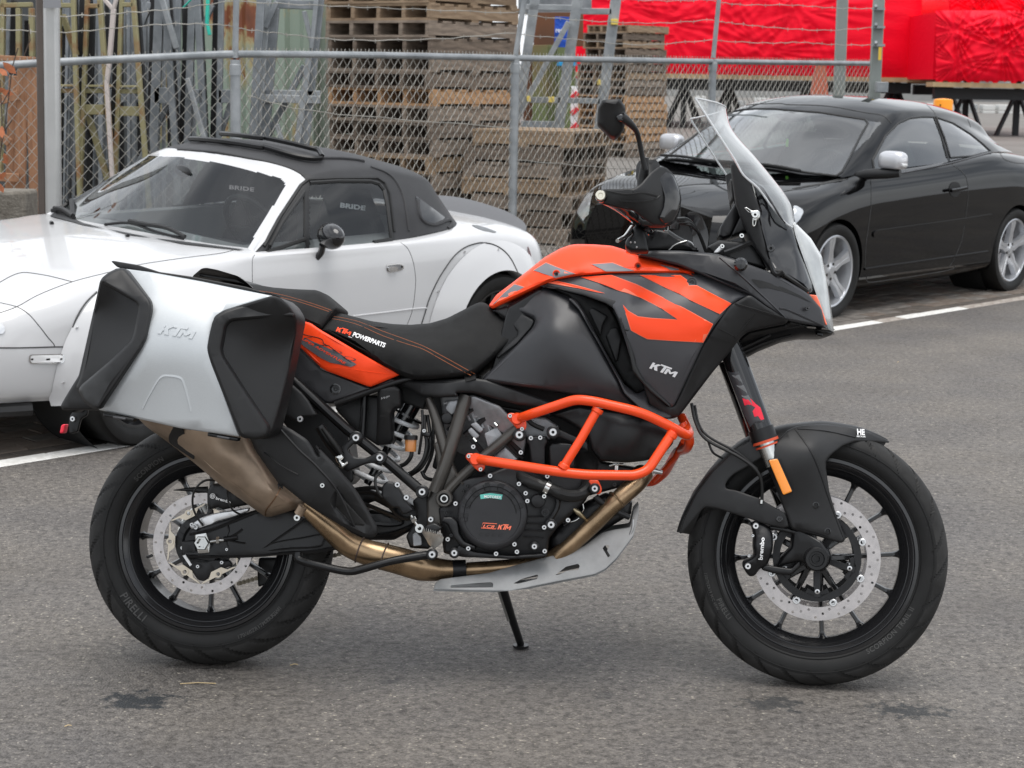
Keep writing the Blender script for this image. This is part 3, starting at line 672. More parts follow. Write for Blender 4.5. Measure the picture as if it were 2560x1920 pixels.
# ---- subframe, footrest hanger, shock --------------------------------------
ptube('subframe_tube', plast_g, 'F', [(120, -60, .135), (290, 90, .14), (620, 395, .145), (905, 625, .15), (1215, 890, .155)], .0135, smooth_n=3)
ptube('subframe_tube', plast_g, 'F', [(545, 218, .13), (760, 135, .13), (1010, 45, .13), (1200, 0, .12)], .009, smooth_n=3)
ptube('subframe_tube', plast_g, 'F', [(770, 150, .09), (765, 300, .09), (750, 470, .09)], .009, smooth_n=3)
shell('inner_mudguard', plast, q('F', (545, 235), (760, 145), (860, 150), (1000, 200), (880, 540), (700, 420), (560, 270)), .06, thick=.02)
shell('inner_mudguard', plast, q('F', (170, 60), (330, 140), (430, 210), (640, 430), (690, 800), (640, 850), (300, 560), (130, 330), (110, 200)), .045, back=-.10)
for x, y in ((1215, 890), (708, 474), (891, 627)): bolt('F', x, y, .175, .0095, zinc, hexr=.45, h=.007)
for x, y in ((708, 474), (891, 627), (1215, 890)):
    p = P('F', x, y, .168); MB().lathe([(.017, .012), (.017, -.004), (.0145, -.006), (.0001, -.006)], p, n=24, closed=False).build('frame_boss', plast_g, bike)
shell('footrest_hanger', plast_g, q('F', (590, 545), (680, 470), (720, 440), (755, 470), (740, 510), (690, 520), (640, 570), (690, 625), (780, 630), (870, 590), (900, 590), (915, 640), (880, 665), (780, 675), (700, 710), (640, 735), (570, 690), (540, 640), (560, 590)), .178, thick=.016, edge=.004, e=5)
ptube('passenger_footrest', plast_g, 'F', [(425, 385, .21), (500, 500, .205), (585, 610, .195)], [.012, .014, .013])
ptube('passenger_footrest', rub, 'F', [(450, 400, .222), (530, 510, .218), (590, 600, .21)], [.005, .008, .006])
shell('footrest_joint', steel, q('F', (545, 620), (590, 595), (615, 625), (590, 650), (610, 670), (640, 655), (648, 672), (600, 712), (575, 700), (580, 680), (560, 665)), .212, thick=.012, e=3, r=2)
shell('case_bracket', plast, q('F', (150, 60), (210, 60), (290, 130), (340, 190), (400, 295), (370, 315), (300, 310), (240, 350), (150, 290)), .17, thick=.03)
bolt('F', 163, 84, .185, .006); bolt('F', 279, 331, .185, .008)
# shock absorber: damper body + white spring
a_, b_ = P('F', 1160, 180, .02), P('F', 790, 830, .02); ax_ = (b_ - a_).normalized()
MB().tube([a_, a_.lerp(b_, .45)], .024, 20).tube([a_.lerp(b_, .4), b_], .010, 12).build('shock_body', gloss, bike)
u_ = ax_.orthogonal().normalized(); v_ = ax_.cross(u_); L_ = (b_ - a_).length; hel = []
for i in range(0, 6 * 26 + 1):
    t = i / (6 * 26); an = 2 * math.pi * 6 * t + 2.2; hel.append(a_ + ax_ * (L_ * (.20 + .78 * t)) + (u_ * math.cos(an) + v_ * math.sin(an)) * .041)
MB().tube(hel, .0062, 10).build('shock_spring', spring_m, bike)
MB().lathe([(.047, 0), (.047, .006), (.02, .006), (.02, 0)], a_ + ax_ * L_ * .17, ax_, 30).build('spring_collar', gloss, bike)
shell('shock_reservoir', plast, q('F', (885, 85), (1010, 75), (1045, 100), (1055, 220), (1045, 245), (1000, 255), (985, 280), (992, 490), (970, 525), (890, 532), (862, 510), (868, 300), (870, 130)), TPS(q('F', (880, 300, .120), (930, 300, .135), (985, 300, .12), (960, 120, .135))), thick=.05, edge=.008, e=9)
wtext('reservoir_lettering', 'WP', mat('grey_print', (.2, .2, .2), .4), 'F', (900, 180), (970, 165), 16, lambda x, y: .136, shear=.5, bold=.03)
p_ = P('F', 1127, 520, .15)
MB().lathe([(.0001, .020), (.0135, .020), (.0145, .014), (.0150, -.010), (.0001, -.010)], p_, (0, 0, -1), 20, False).build('brake_fluid_cup', mat('amber_fluid', (.50, .20, .06), .2, coat=.5), bike)
MB().lathe([(.0001, -.010), (.0175, -.010), (.0175, -.020), (.0155, -.022), (.0001, -.022)], p_, (0, 0, -1), 20, False).build('cup_cap', plast_g, bike)
for pts, r in (([(1290, 250, .10), (1300, 420, .11), (1290, 600, .11), (1230, 740, .10)], .0042), ([(1215, 260, .13), (1218, 380, .135), (1205, 500, .13), (1190, 600, .12)], .0036), ([(1232, 300, .12), (1235, 420, .13), (1250, 520, .13), (1225, 640, .13), (1150, 730, .12), (1080, 760, .1)], .0050), ([(1255, 300, .11), (1275, 450, .12), (1270, 580, .12), (1210, 700, .12), (1130, 760, .1)], .0048), ([(1135, 560, .14), (1128, 620, .14), (1090, 670, .13), (1050, 690, .12)], .0055), ([(905, 735, .15), (862, 770, .16), (855, 830, .165), (880, 900, .165), (905, 930, .16)], .0038), ([(1210, 730, .10), (1240, 780, .10), (1300, 800, .09)], .005)):
    ptube('hose', hose_m, 'F', pts, r)
shell('hose_clip', plast_g, q('F', (1195, 430), (1230, 420), (1260, 435), (1280, 440), (1275, 470), (1225, 465)), .145, thick=.012, e=3); bolt('F', 1231, 421, .15, .005)
# rear brake master cylinder
shell('brake_cylinder', eng_blk, q('F', (905, 850), (940, 810), (990, 815), (1030, 860), (1090, 960), (1150, 1030), (1090, 1065), (1060, 1060), (1030, 1010), (985, 1015), (930, 960), (900, 930)), .165, thick=.03, edge=.005, e=6)
for x, y in ((1026, 834), (1095, 933)): bolt('F', x, y, .178, .0075, zinc)
ptube('push_rod', steel, 'F', [(1130, 1070, .165), (1153, 1110, .165), (1190, 1165, .165)], .0045); MB().lathe([(.0085, .006), (.0085, -.006), (.0001, -.006)], P('F', 1150, 1102, .165), (1, 0, .6), 6, True).build('push_rod_nut', steel, bike, 20)
p_ = P('F', 1195, 1170, .172); MB().lathe([(.011, .004), (.011, -.004), (.005, -.004), (.005, .004)], p_, n=20).build('brake_lever_eye', steel, bike)
# rider footrest: serrated plate
ser = [(1225, 1160)]
for i in range(9):
    x = 1228 + i * 17; yb = 1180 + 2.2 * i + (i - 4) ** 2 * .3; ser += [(x, yb - 20 + i * 3), (x + 9, yb + 12 + i * 3)]
ser += [(1382, 1230), (1370, 1280), (1310, 1330), (1270, 1300), (1235, 1240), (1210, 1200)]
shell('rider_footrest', mat('footrest_steel', (.62, .62, .60), .35, metal=.9, var=.2, vscale=40), q('F', *ser), TPS(q('F', (1220, 1170, .20), (1380, 1200, .26), (1300, 1320, .22))), thick=.008, e=2, r=0, grid=0)
shell('footrest_bracket', plast_g, q('F', (1240, 1150), (1310, 1130), (1370, 1165), (1330, 1200), (1300, 1300), (1270, 1320), (1230, 1240)), .19, thick=.03, e=5)
# brake pedal arm
ptube('brake_pedal', plast_g, 'F', [(262, 1360, .185), (275, 1410, .19), (420, 1455, .20), (640, 1500, .205), (760, 1480, .205), (960, 1425, .20), (1180, 1385, .19), (1290, 1370, .185)], [.011, .011, .0105, .0105, .0105, .010, .011, .011], smooth_n=4)
p_ = P('F', 1290, 1370, .19); MB().lathe([(.0145, .01), (.0145, -.008), (.012, -.010), (.0001, -.010)], p_, n=20, closed=False).build('pedal_pivot', plast_g, bike); bolt('F', 1292, 1370, .203, .0095, zinc)
shell('pedal_spring_plate', alu_cast, q('F', (1140, 1215), (1165, 1195), (1210, 1240), (1215, 1300), (1145, 1310)), .15, thick=.004, e=2)

# ---- engine -----------------------------------------------------------------
shell('engine_case', eng_blk, q('G', (40, 960), (110, 900), (180, 740), (420, 690), (640, 600), (900, 620), (1150, 700), (1210, 830), (1180, 900), (1120, 960), (960, 1110), (900, 1190), (885, 1320), (600, 1340), (240, 1330), (90, 1300), (70, 1150)), TPS(q('G', (100, 1000, .15), (460, 1000, .165), (880, 1000, .15), (1150, 800, .13), (500, 1330, .15))), back=-.13, edge=.012, e=10)
shell('crankcase_rib', eng_blk, q('G', (200, 1230), (330, 1290), (600, 1320), (880, 1300), (870, 1330), (600, 1345), (280, 1330), (180, 1290)), .172, thick=.02, e=4)
shell('sprocket_cover', eng_blk, q('G', (80, 1020), (150, 1020), (200, 1060), (210, 1150), (250, 1210), (340, 1245), (330, 1275), (230, 1250), (160, 1180), (120, 1080), (70, 1060)), .182, thick=.03, edge=.006, e=6)
shell('hole_shade_plate', dark, q('F', (540, 870), (800, 1150), (700, 1180), (520, 1010)), .17, thick=.003, e=3)  # dark plate painting the shade inside the heat shield cut-out
for k in range(9): line('cooling_fin', alu_cast, q('G', (90 + k * 58, 210 + k * 26 - 60), (170 + k * 58, 150 + k * 26 - 10), (240 + k * 52, 250 + k * 30)), lambda x, y: .112, eps=.012, r3=.0032)
shell('rear_cylinder_head', alu_cast, q('G', (60, 90), (330, 90), (520, 170), (640, 300), (720, 420), (700, 560), (560, 640), (420, 700), (300, 560), (120, 520)), TPS(q('G', (100, 200, .10), (400, 300, .125), (600, 500, .12))), back=-.10, edge=.01, e=8)
hl = lambda x, y: .118
for pts, r in (([(120, 360), (250, 240), (380, 150)], .006), ([(250, 395), (350, 310), (480, 200)], .0075), ([(300, 420), (400, 540), (470, 620)], .008), ([(470, 290), (560, 390), (690, 520)], .008), ([(560, 420), (640, 520), (700, 570)], .006), ([(450, 310), (550, 430), (650, 540)], .004)):
    line('coolant_rail', eng_blk, q('G', *pts), hl, eps=.008, r3=r)
for pl in ([(350, 120), (440, 180), (400, 220), (330, 160)], [(450, 190), (550, 280), (520, 320), (420, 240)], [(340, 290), (400, 350), (370, 380), (290, 310)], [(270, 360), (300, 330), (370, 400), (330, 430)], [(400, 380), (500, 330), (560, 420), (440, 520)], [(470, 560), (560, 480), (660, 580), (560, 620)], [(130, 130), (260, 110), (240, 170), (150, 240), (100, 190)]):
    shell('cylinder_head_pad', alu_cast, q('G', *pl), .134, thick=.012, e=3, edge=.003, grid=0)
shell('head_vent_cap', eng_blk, [(q1('G', 115, 265)[0] + 15 * math.cos(a), q1('G', 115, 265)[1] + 15 * math.sin(a)) for a in np.linspace(0, 6.28, 20, endpoint=False)], .135, thick=.02, e=4, r=0, grid=0)
for x, y in ((320, 420), (480, 300)):
    ptube('spark_lead', steel, 'G', [(x, y, .14), (x + 22, y + 25, .145)], .004, smooth_n=1)
shell('front_cylinder_cover', eng_blk, q('G', (720, 400), (880, 400), (890, 450), (870, 480), (870, 640), (760, 620), (745, 470), (720, 440)), .14, thick=.05, edge=.006, e=6)
shell('electronics_box', plast_g, q('G', (900, 480), (930, 450), (1070, 455), (1100, 480), (1090, 640), (1000, 690), (905, 640)), .145, thick=.05, edge=.005, e=6)
shell('front_cylinder', alu_cast, q('G', (700, 250), (880, 260), (980, 330), (900, 430), (740, 420), (650, 350)), .09, back=-.09)
shell('engine_mount', eng_blk, q('G', (890, 370), (930, 330), (980, 350), (1090, 400), (1200, 450), (1200, 520), (1100, 460), (980, 410), (930, 415)), .15, thick=.02, e=5)
shell('front_engine_block', eng_blk, q('G', (1080, 480), (1240, 500), (1300, 600), (1640, 660), (1560, 760), (1420, 800), (1200, 860), (1100, 800)), .06, back=-.10)
shell('oil_filter_housing', eng_blk, q('G', (900, 1180), (960, 1100), (1180, 920), (1330, 850), (1540, 900), (1530, 1000), (1300, 1140), (1100, 1260), (900, 1310)), .085, back=-.10, edge=.02, e=14)
# radiator
shell('radiator_cover', plast_g, q('G', (880, 235), (1130, 160), (1240, 180), (1620, 230), (1870, 380), (1850, 460), (1780, 540), (1640, 590), (1500, 605), (1290, 592), (1225, 510), (1195, 400), (1100, 330), (980, 262)), TPS(q('G', (900, 250, .13), (1240, 250, .165), (1240, 500, .165), (1600, 560, .16), (1860, 400, .13), (1500, 400, .18))), back=-.12, edge=.012, e=12)
shell('engine_core', dark, q('G', (-60, -20), (300, -20), (620, -10), (900, 20), (1180, 90), (1250, 200), (1250, 300), (1300, 640), (1150, 900), (700, 760), (300, 800), (0, 640), (60, 400)), .06, back=-.10)
shell('shock_mount_cover', dark, q('F', (860, -30), (1280, -30), (1262, 160), (1225, 260), (1060, 200), (900, 110)), .05, back=-.08)
shell('linkage_cover', plast_g, q('F', (1140, 960), (1260, 860), (1270, 1330), (1120, 1320), (1090, 1230), (1180, 1090)), .10, back=-.05)
# clutch cover
cc = P('G', 465, 1005, .178); rcv = .0885
MB().lathe([(rcv, .03), (rcv, -.002), (rcv - .003, -.008), (rcv - .010, -.012), (rcv - .016, -.012), (rcv - .018, -.009), (.0001, -.009)], cc, n=72, closed=False).build('clutch_cover', mat('clutch_cover_black', (.024, .024, .026), .40, metal=.2, var=.1, vscale=20), bike, 35)
cl_ = -cc.y + .0095; mb = MB()
for i in range(7):
    a = R(20 + i * 27); ca, sa = math.cos(a), math.sin(a)
    for rr in (.066, .078):
        mb.box(cc + Vector((rr * ca, -.0125 if rr > .07 else -.0105, rr * sa)), (.010, .003, .012), Matrix.Rotation(-a, 3, 'Y'))
mb.build('cover_rib', eng_blk, bike)
mb = MB(); mb.tube([cc + Vector((.060 * math.cos(a), -.0095, .060 * math.sin(a))) for a in np.linspace(.1, 2.9, 40)], .0012, 5); mb.build('cover_groove', dark, bike)
for a in (190, 161, 132, 104, 76, 48, 20):
    ca, sa = math.cos(R(a)), math.sin(R(a)); U_ = []
    for rr, tt in ((.079, -.0065), (.064, -.0050), (.064, .0050), (.079, .0065)): U_.append(cc + Vector((rr * ca - tt * sa, -.0105 if rr < .07 else -.0125, rr * sa + tt * ca)))
    MB().tube(U_, .0009, 5).build('cover_notch', dark, bike)
wtext('cover_lettering', 'LC8', orange_l, 'G', (390, 1100), (480, 1108), 22, lambda x, y: cl_, bold=.02, shear=.3)
mb = MB()
fr_ = [P('G', x, y, cl_ + .001) for x, y in ((378, 1106), (392, 1068), (498, 1074), (490, 1114))]; mb.tube(fr_, .0010, 5, closed=True); mb.build('cover_lettering_frame', orange_l, bike)
kv, kf = ktm2d(); lettering('cover_lettering', orange_l, kv, kf, q1('G', 502, 1116), (36 / 3.072, 2 / 3.072), (4 / 3.072, -42 / 3.072), cl_, .001)
for s_, xx, yy_ in (('CCCC', 360, 1165),): wtext('cover_lettering', s_, eng_blk, 'G', (xx, yy_), (545, 1172), 22, lambda x, y: cl_, bold=.0, shear=.3, space=1.4)
stv = [P('G', x, y, cl_ + .0008) for x, y in ((368, 850), (450, 838), (542, 850), (534, 888), (450, 874), (374, 884))]
link('oil_sticker', mesh('oil_sticker', stv, [(0, 1, 4, 5), (1, 2, 3, 4)], mat('teal_print', (.12, .48, .42), .4), 0), bike)
wtext('sticker_lettering', 'MOTOREX', white_m, 'G', (400, 874), (532, 880), 20, lambda x, y: cl_, bold=.02, shear=0)
# bolts
for x, y in ((318, 482), (447, 705), (668, 767), (720, 838), (733, 898), (182, 918), (105, 990), (122, 1192), (148, 1162), (280, 1262), (493, 1303), (653, 1288), (866, 1283), (862, 1100), (1045, 1045), (634, 1230), (235, 823), (267, 783), (683, 525), (886, 708), (760, 415), (832, 412), (1402, 773), (870, 985)):
    r = .0062 if (x, y) not in ((235, 823), (267, 783), (105, 990), (148, 1162), (870, 985), (1402, 773)) else .0048
    bolt('G', x, y, .176 if y > 650 else .15, r, zinc if r > .005 else eng_blk)
for x, y, r in ((787, 1247, .0075), (930, 370, .0105), (672, 390, .0105), (1250, 803, .0085), (915, 1080, .0095), (172, 1297, .0085)):
    p = P('G', x, y, .166); MB().lathe([(r * 1.6, .01), (r * 1.6, -.004), (r * 1.3, -.006), (.0001, -.006)], p, n=22, closed=False).build('bolt_boss', eng_blk, bike); bolt('G', x, y, .174, r, zinc)
# ribs of the water-pump side
for i in range(4):
    line('case_rib', eng_blk, q('G', (730 - i * 8, 1020 + i * 52), (860, 1020 + i * 55)), lambda x, y: .166, r3=.0022)
line('case_rib', eng_blk, q('G', (740, 640), (860, 700), (960, 860), (960, 960), (880, 1080)), lambda x, y: .158, r3=.006)
for k in range(4): line('case_rib', eng_blk, q('G', (905 + k * 35, 1010 + k * 26), (960 + k * 36, 1090 - k * 14)), lambda x, y: .13, r3=.003)
shell('water_pump_cap', eng_blk, [(q1('G', 815, 900)[0] + 18 * math.cos(a), q1('G', 815, 900)[1] + 18 * math.sin(a)) for a in np.linspace(0, 6.28, 24, endpoint=False)], .178, thick=.02, e=4, r=0, grid=0)
MB().lathe([(.010, 0), (.010, -.004), (.005, -.004), (.004, .0)], P('G', 870, 985, .172), n=18).build('drain_boss', eng_blk, bike)
ptube('coolant_hose', hose_m, 'G', [(660, 640, .12), (700, 720, .16), (790, 765, .175), (900, 800, .178), (1010, 850, .175), (1110, 855, .165), (1180, 815, .15), (1200, 740, .12)], [.014, .0165, .0165, .0160, .0165, .0165, .016, .016])
pc = P('G', 885, 797, .178); MB().lathe([(.0180, -.006), (.0180, .006), (.0168, .006), (.0168, -.006)], pc, (P('G', 900, 803, .178) - P('G', 870, 787, .178)), 24).build('hose_clamp', steel, bike); bolt('G', 862, 862, .188, .006, steel)
ptube('oil_line', mat('brass_fitting', (.45, .38, .25), .35, metal=.9), 'G', [(1075, 945, .13), (1120, 985, .13), (1180, 1040, .12)], [.004, .007, .004])
ptube('oil_line', steel, 'G', [(1155, 905, .12), (1165, 960, .12), (1150, 985, .125)], .002); ptube('oil_line', steel, 'G', [(1060, 1060, .12), (1100, 1050, .12), (1130, 1030, .12)], .002)
ptube('hose', hose_m, 'G', [(500, 180, .1), (700, 220, .11), (760, 300, .12), (860, 350, .12)], .006)
ptube('lambda_sensor', eng_blk, 'G', [(1255, 860, .13), (1290, 900, .13), (1420, 980, .12), (1515, 1025, .11)], [.008, .0085, .008, .007])
ptube('spray_fitting', steel, 'G', [(1412, 665, .14), (1416, 625, .14)], .006); ptube('spray_fitting', steel, 'G', [(1362, 628, .145), (1415, 615, .145), (1472, 618, .145)], .0035)
ptube('crash_bar_bolt', zinc, 'G', [(1700, 665, .0), (1770, 680, .0)], [.008, .005])

# ---- frame tubes ------------------------------------------------------------
ptube('frame_tube', frame_m, 'G', [(262, 90, .135), (190, 330, .145), (110, 600, .15), (20, 830, .15)], .0175, smooth_n=3)
ptube('frame_tube', frame_m, 'F', [(1265, 170, .125), (1325, 350, .135), (1400, 600, .145)], [.010, .0125, .014], smooth_n=3)
ptube('frame_tube', frame_m, 'G', [(650, 345, .148), (400, 560, .150), (200, 740, .152), (60, 900, .152)], .0135, smooth_n=3)
shell('frame_gusset', frame_m, q('F', (1300, 520), (1380, 480), (1400, 560), (1460, 690), (1500, 780), (1420, 900), (1360, 980), (1370, 1150), (1255, 1160), (1250, 960), (1290, 860), (1330, 700), (1320, 600)), .145, thick=.03, edge=.008, e=9)
line('weld_bead', frame_m, q('F', (1385, 540), (1400, 600), (1445, 680)), lambda x, y: .152, r3=.0035); line('weld_bead', frame_m, q('F', (1470, 745), (1500, 800), (1530, 830)), lambda x, y: .158, r3=.0035)
p_ = P('G', 94, 880, .168); MB().lathe([(.0215, .02), (.0215, -.006), (.019, -.009), (.0145, -.009), (.0135, .004)], p_, n=32, closed=False).build('swingarm_pivot', frame_m, bike)
MB().lathe([(.0095, .002), (.0095, -.003), (.0065, -.003), (.0065, .01)], p_, n=24, closed=False).build('pivot_ring', steel, bike); MB().lathe([(.0135, .002), (.0001, .002)], p_, n=24, closed=False).build('pivot_bore', dark, bike)
bolt('F', 1282, 1101, .158, .0075, zinc)
shell('frame_cover', plast, q('B', (1220, 1010), (1300, 1000), (1450, 1010), (1880, 985), (1990, 1000), (2212, 1070)) + q('C', (600, 1250), (700, 1290), (640, 1340), (560, 1310), (400, 1290), (60, 1200), (-60, 1200)) + q('B', (1750, 1140), (1600, 1155), (1420, 1140), (1330, 1080), (1240, 1045)), TPS(q('B', (1250, 1030, .12), (1500, 1080, .155), (1900, 1050, .17)) + q('C', (500, 1280, .16))), thick=.02, edge=.008, e=8)

# ---- exhaust ------------------------------------------------------------------
mufl = TPS(q('E', (450, 60, .20), (560, 170, .20), (700, 130, .262), (900, 260, .27), (1000, 150, .24), (720, 290, .215), (1160, 620, .20), (1200, 480, .262), (950, 480, .215), (1340, 560, .22), (1240, 400, .235)))
shell('silencer', titan, q('E', (330, -20), (480, -90), (1000, -60), (1060, 120), (1100, 210), (1180, 330), (1250, 440), (1352, 520), (1362, 560), (1340, 590), (1200, 634), (1165, 634), (880, 432), (715, 292), (560, 170), (420, 70)), mufl, back=.05, edge=.030, e=26, r=8, grid=22)
line('silencer_weld', mat('weld', (.28, .17, .10), .4, metal=.9), q('E', (1262, 452), (1235, 500), (1205, 545), (1170, 590), (1165, 625)), mufl, eps=.0, r3=.002)
shell('silencer_bracket', plast, q('E', (575, -20), (800, -20), (820, 60), (792, 100), (790, 125), (742, 200), (725, 235), (716, 276), (640, 224), (560, 168), (556, 130), (590, 60)), TPS(q('E', (600, 60, .265), (780, 100, .27), (700, 250, .222), (570, 160, .205))), thick=.004, holes=[q('E', (645, 80), (690, 88), (722, 165), (706, 192), (672, 150)), q('E', (735, 85), (765, 95), (745, 122))], e=4, edge=.001)
hs = TPS(q('E', (1080, 180, .262), (1300, 250, .285), (1250, 430, .262), (1500, 420, .285), (1700, 700, .25)) + q('F', (400, 700, .285), (680, 950, .26), (850, 1220, .235)))
hs_out = q('E', (1060, 120), (1100, 60), (1220, 30), (1330, 85), (1430, 150), (1500, 262)) + q('F', (390, 520), (520, 655), (690, 850), (790, 1010), (872, 1165), (875, 1200), (850, 1240), (770, 1240), (600, 1155), (330, 990), (130, 830)) + q('E', (1280, 470), (1180, 330), (1100, 215))
shell('heat_shield', plast, hs_out, hs, thick=.005, edge=.010, e=12, r=10, holes=[q('F', (560, 895), (600, 930), (782, 1132), (774, 1146), (688, 1150), (548, 1005))], grid=24)
line('heat_shield_crease', plast, q('F', (90, 370), (260, 560), (400, 690), (560, 880), (690, 1150)), hs, eps=.0005, r3=.0035)
line('heat_shield_crease', plast, q('F', (0, 590), (130, 690), (260, 760)), hs, eps=.0, r3=.0035)
bolt('F', 450, 840, hs(*q1('F', 450, 840)) + .002, .0065, steel); 
ptube('exhaust_link', pipe_m, 'F', [(290, 1000, .22), (400, 1090, .21), (520, 1190, .195), (640, 1290, .175), (760, 1345, .16), (930, 1390, .15)], [.016, .020, .027, .030, .032, .034], n=24)
ptube('exhaust_collector', pipe_m, 'F', [(900, 1385, .15), (1040, 1420, .14), (1200, 1465, .12), (1330, 1485, .10), (1440, 1485, .09)], [.034, .035, .036, .030, .024], n=24)
for (x0, y0, x1, y1, r, l_) in ((735, 1335, 742, 1338, .0335, .163), (920, 1385, 928, 1388, .0355, .150), (1240, 1470, 1247, 1472, .0345, .115)):
    p = P('F', x0, y0, l_); MB().lathe([(r, -.002), (r + .0015, 0), (r, .002), (r - .002, 0)], p, (P('F', x1 + 40, y1 + 14, l_) - P('F', x0, y0, l_)), 28).build('weld_ring', mat('weld_dark', (.16, .12, .10), .45, metal=.8), bike)
ptube('exhaust_clamp', eng_blk, 'F', [(1430, 1485, .09), (1550, 1482, .085)], .024, n=24)
ptube('front_header_pipe', pipe_m, 'G', [(270, 1428, .085), (500, 1412, .09), (700, 1390, .10), (900, 1340, .10), (1000, 1280, .11)], .0195, n=20)
ptube('front_header_pipe', pipe_m, 'G', [(960, 1330, .11), (1100, 1210, .12), (1300, 1020, .125), (1440, 880, .12), (1560, 770, .10), (1620, 690, .06)], [.020, .021, .022, .0235, .025, .027], n=24)
p = P('G', 1418, 890, .122); MB().lathe([(.0255, -.003), (.0275, 0), (.0255, .003), (.022, 0)], p, P('G', 1500, 820, .11) - P('G', 1400, 910, .12), 28).build('header_collar', pipe_m, bike)
bolt('F', 255, 1088, .235, .009, steel, name='exhaust_clamp_bolt'); ptube('exhaust_link_clamp', titan, 'F', [(265, 1060, .23), (300, 1000, .235)], .012, smooth_n=1)

# ---- skid plate -----------------------------------------------------------------
sk_top = [(60, 1500), (440, 1450), (700, 1375), (950, 1312), (1120, 1270), (1190, 1230), (1250, 1185), (1310, 1140), (1400, 1118), (1520, 1100), (1548, 965), (1590, 915)]
sk_bot = [(1588, 985), (1570, 1080), (1545, 1165), (1490, 1240), (1410, 1345), (1330, 1420), (1250, 1460), (1000, 1508), (750, 1558), (600, 1588), (470, 1587), (250, 1582), (12, 1575), (22, 1530)]
shell('skid_plate', skid_m, q('G', *(sk_top + sk_bot)), TPS(q('G', (60, 1540, .135), (900, 1450, .145), (1300, 1250, .13), (1560, 980, .09))), thick=.004, edge=.001, e=3, mirror=True,
      holes=[q('G', (142, 1545), (455, 1520), (470, 1532), (468, 1562), (142, 1565)), q('G', (625, 1532), (690, 1497), (808, 1463), (815, 1472), (808, 1497), (665, 1533)), q('G', (948, 1466), (1030, 1402), (1122, 1381), (1135, 1395), (1125, 1428), (1040, 1434), (975, 1464)), q('G', (1310, 1262), (1330, 1236), (1362, 1240), (1345, 1280), (1370, 1320), (1352, 1334))])
bt = [(10, 1578), (470, 1589), (750, 1560), (1250, 1462), (1330, 1422), (1410, 1347), (1545, 1167), (1588, 990)]
vs = []; fs = []
for x, y in bt:
    t = .135 if x < 1300 else .115 if x < 1500 else .09
    p = P('G', x, y, t); vs += [Vector((p.x, -t, p.z)), Vector((p.x, t, p.z)), Vector((p.x, -t, p.z - .004)), Vector((p.x, t, p.z - .004))]
for i in range(len(bt) - 1):
    a = i * 4; fs += [(a, a + 1, a + 5, a + 4), (a + 2, a + 6, a + 7, a + 3), (a, a + 4, a + 6, a + 2), (a + 1, a + 3, a + 7, a + 5)]
link('skid_plate_floor', fixn(mesh('skid_plate_floor', vs, fs, skid_m, 20)), bike)
line('skid_plate_weld', mat('weld_bright', (.5, .5, .5), .4, metal=.8), q('G', (1250, 1452), (1330, 1405), (1405, 1330), (1480, 1225), (1535, 1120), (1545, 1040)), lambda x, y: .118, r3=.003)

# ---- crash bars -------------------------------------------------------------------
def rounded(pts, c, r=70):
    p3 = PP(c, pts); out = [p3[0]]
    for i in range(1, len(p3) - 1):
        a, b, d = p3[i - 1], p3[i], p3[i + 1]; k = min(.035, (a - b).length * .45, (d - b).length * .45); s, e = b + (a - b).normalized() * k, b + (d - b).normalized() * k
        for j in range(7):
            t = j / 6; out.append(s * (1 - t) ** 2 + b * 2 * t * (1 - t) + e * t * t)
    return out + [p3[-1]]
cb = MB(); cb.tube(rounded([(655, 270, .165), (760, 232, .22), (1100, 118, .27), (1230, 130, .28), (1600, 215, .27), (1850, 335, .23), (1960, 400, .18), (1980, 380, .12), (1920, 255, .06)], 'G'), .0125, 16)
cb.build('crash_bar', orange_t, bike)
cb = MB(); cb.tube(rounded([(330, 575, .165), (430, 590, .20), (960, 672, .27), (1180, 698, .275), (1560, 702, .27), (1660, 660, .26), (1850, 370, .235)], 'G'), .0125, 16); cb.build('crash_bar', orange_t, bike)
MB().tube([P('G', 1275, 190, .272), P('G', 1140, 430, .278), P('G', 1005, 645, .272)], .0112, 16).build('crash_bar', orange_t, bike)
MB().tube(rounded([(1920, 300, .10), (1985, 430, .10), (1960, 495, .05), (1880, 520, -.10), (1790, 680, -.24), (1690, 760, -.26), (1580, 740, -.26)], 'G'), .0125, 14).build('crash_bar', orange_t, bike)
MB().tube(PP('G', [(1930, 440, .0), (1870, 560, -.06), (1700, 740, -.12)]), .008, 10).build('crash_bar', orange_t, bike)
for dx, dy in ((0, 0), (-318, 310)):
    shell('bar_flange', orange_t, q('G', (592 + dx, 222 + dy), (640 + dx, 225 + dy), (720 + dx, 235 + dy), (725 + dx, 330 + dy), (715 + dx, 352 + dy), (690 + dx, 366 + dy), (660 + dx, 350 + dy), (580 + dx, 262 + dy), (576 + dx, 240 + dy)), .168, thick=.008, edge=.003, e=5, r=7)
    bolt('G', 600 + dx, 244 + dy, .172, .0055, zinc); bolt('G', 692 + dx, 345 + dy, .172, .0055, zinc)
    p = P('G', 655 + dx, 268 + dy, .165); MB().lathe([(.016, .0), (.0145, -.018), (.0125, -.022), (.0001, -.022)], p, n=18, closed=False).build('bar_socket', orange_t, bike)
for x, y, dx, dy in ((1275, 195, -8, 14), (1010, 640, 8, -14), (1845, 385, -8, 14)):
    p = P('G', x, y, .272 if x < 1800 else .237); d = P('G', x + dx, y + dy, .272) - P('G', x, y, .272)
    MB().lathe([(.0145, -.006), (.0145, .004), (.012, .007)], p + d * .6, d, 16, True).build('bar_weld', orange_t, bike)
shell('bar_tab', orange_t, q('G', (1205, 735), (1275, 735), (1305, 800), (1300, 840), (1270, 850), (1230, 820), (1205, 770)), .15, thick=.006, e=4)
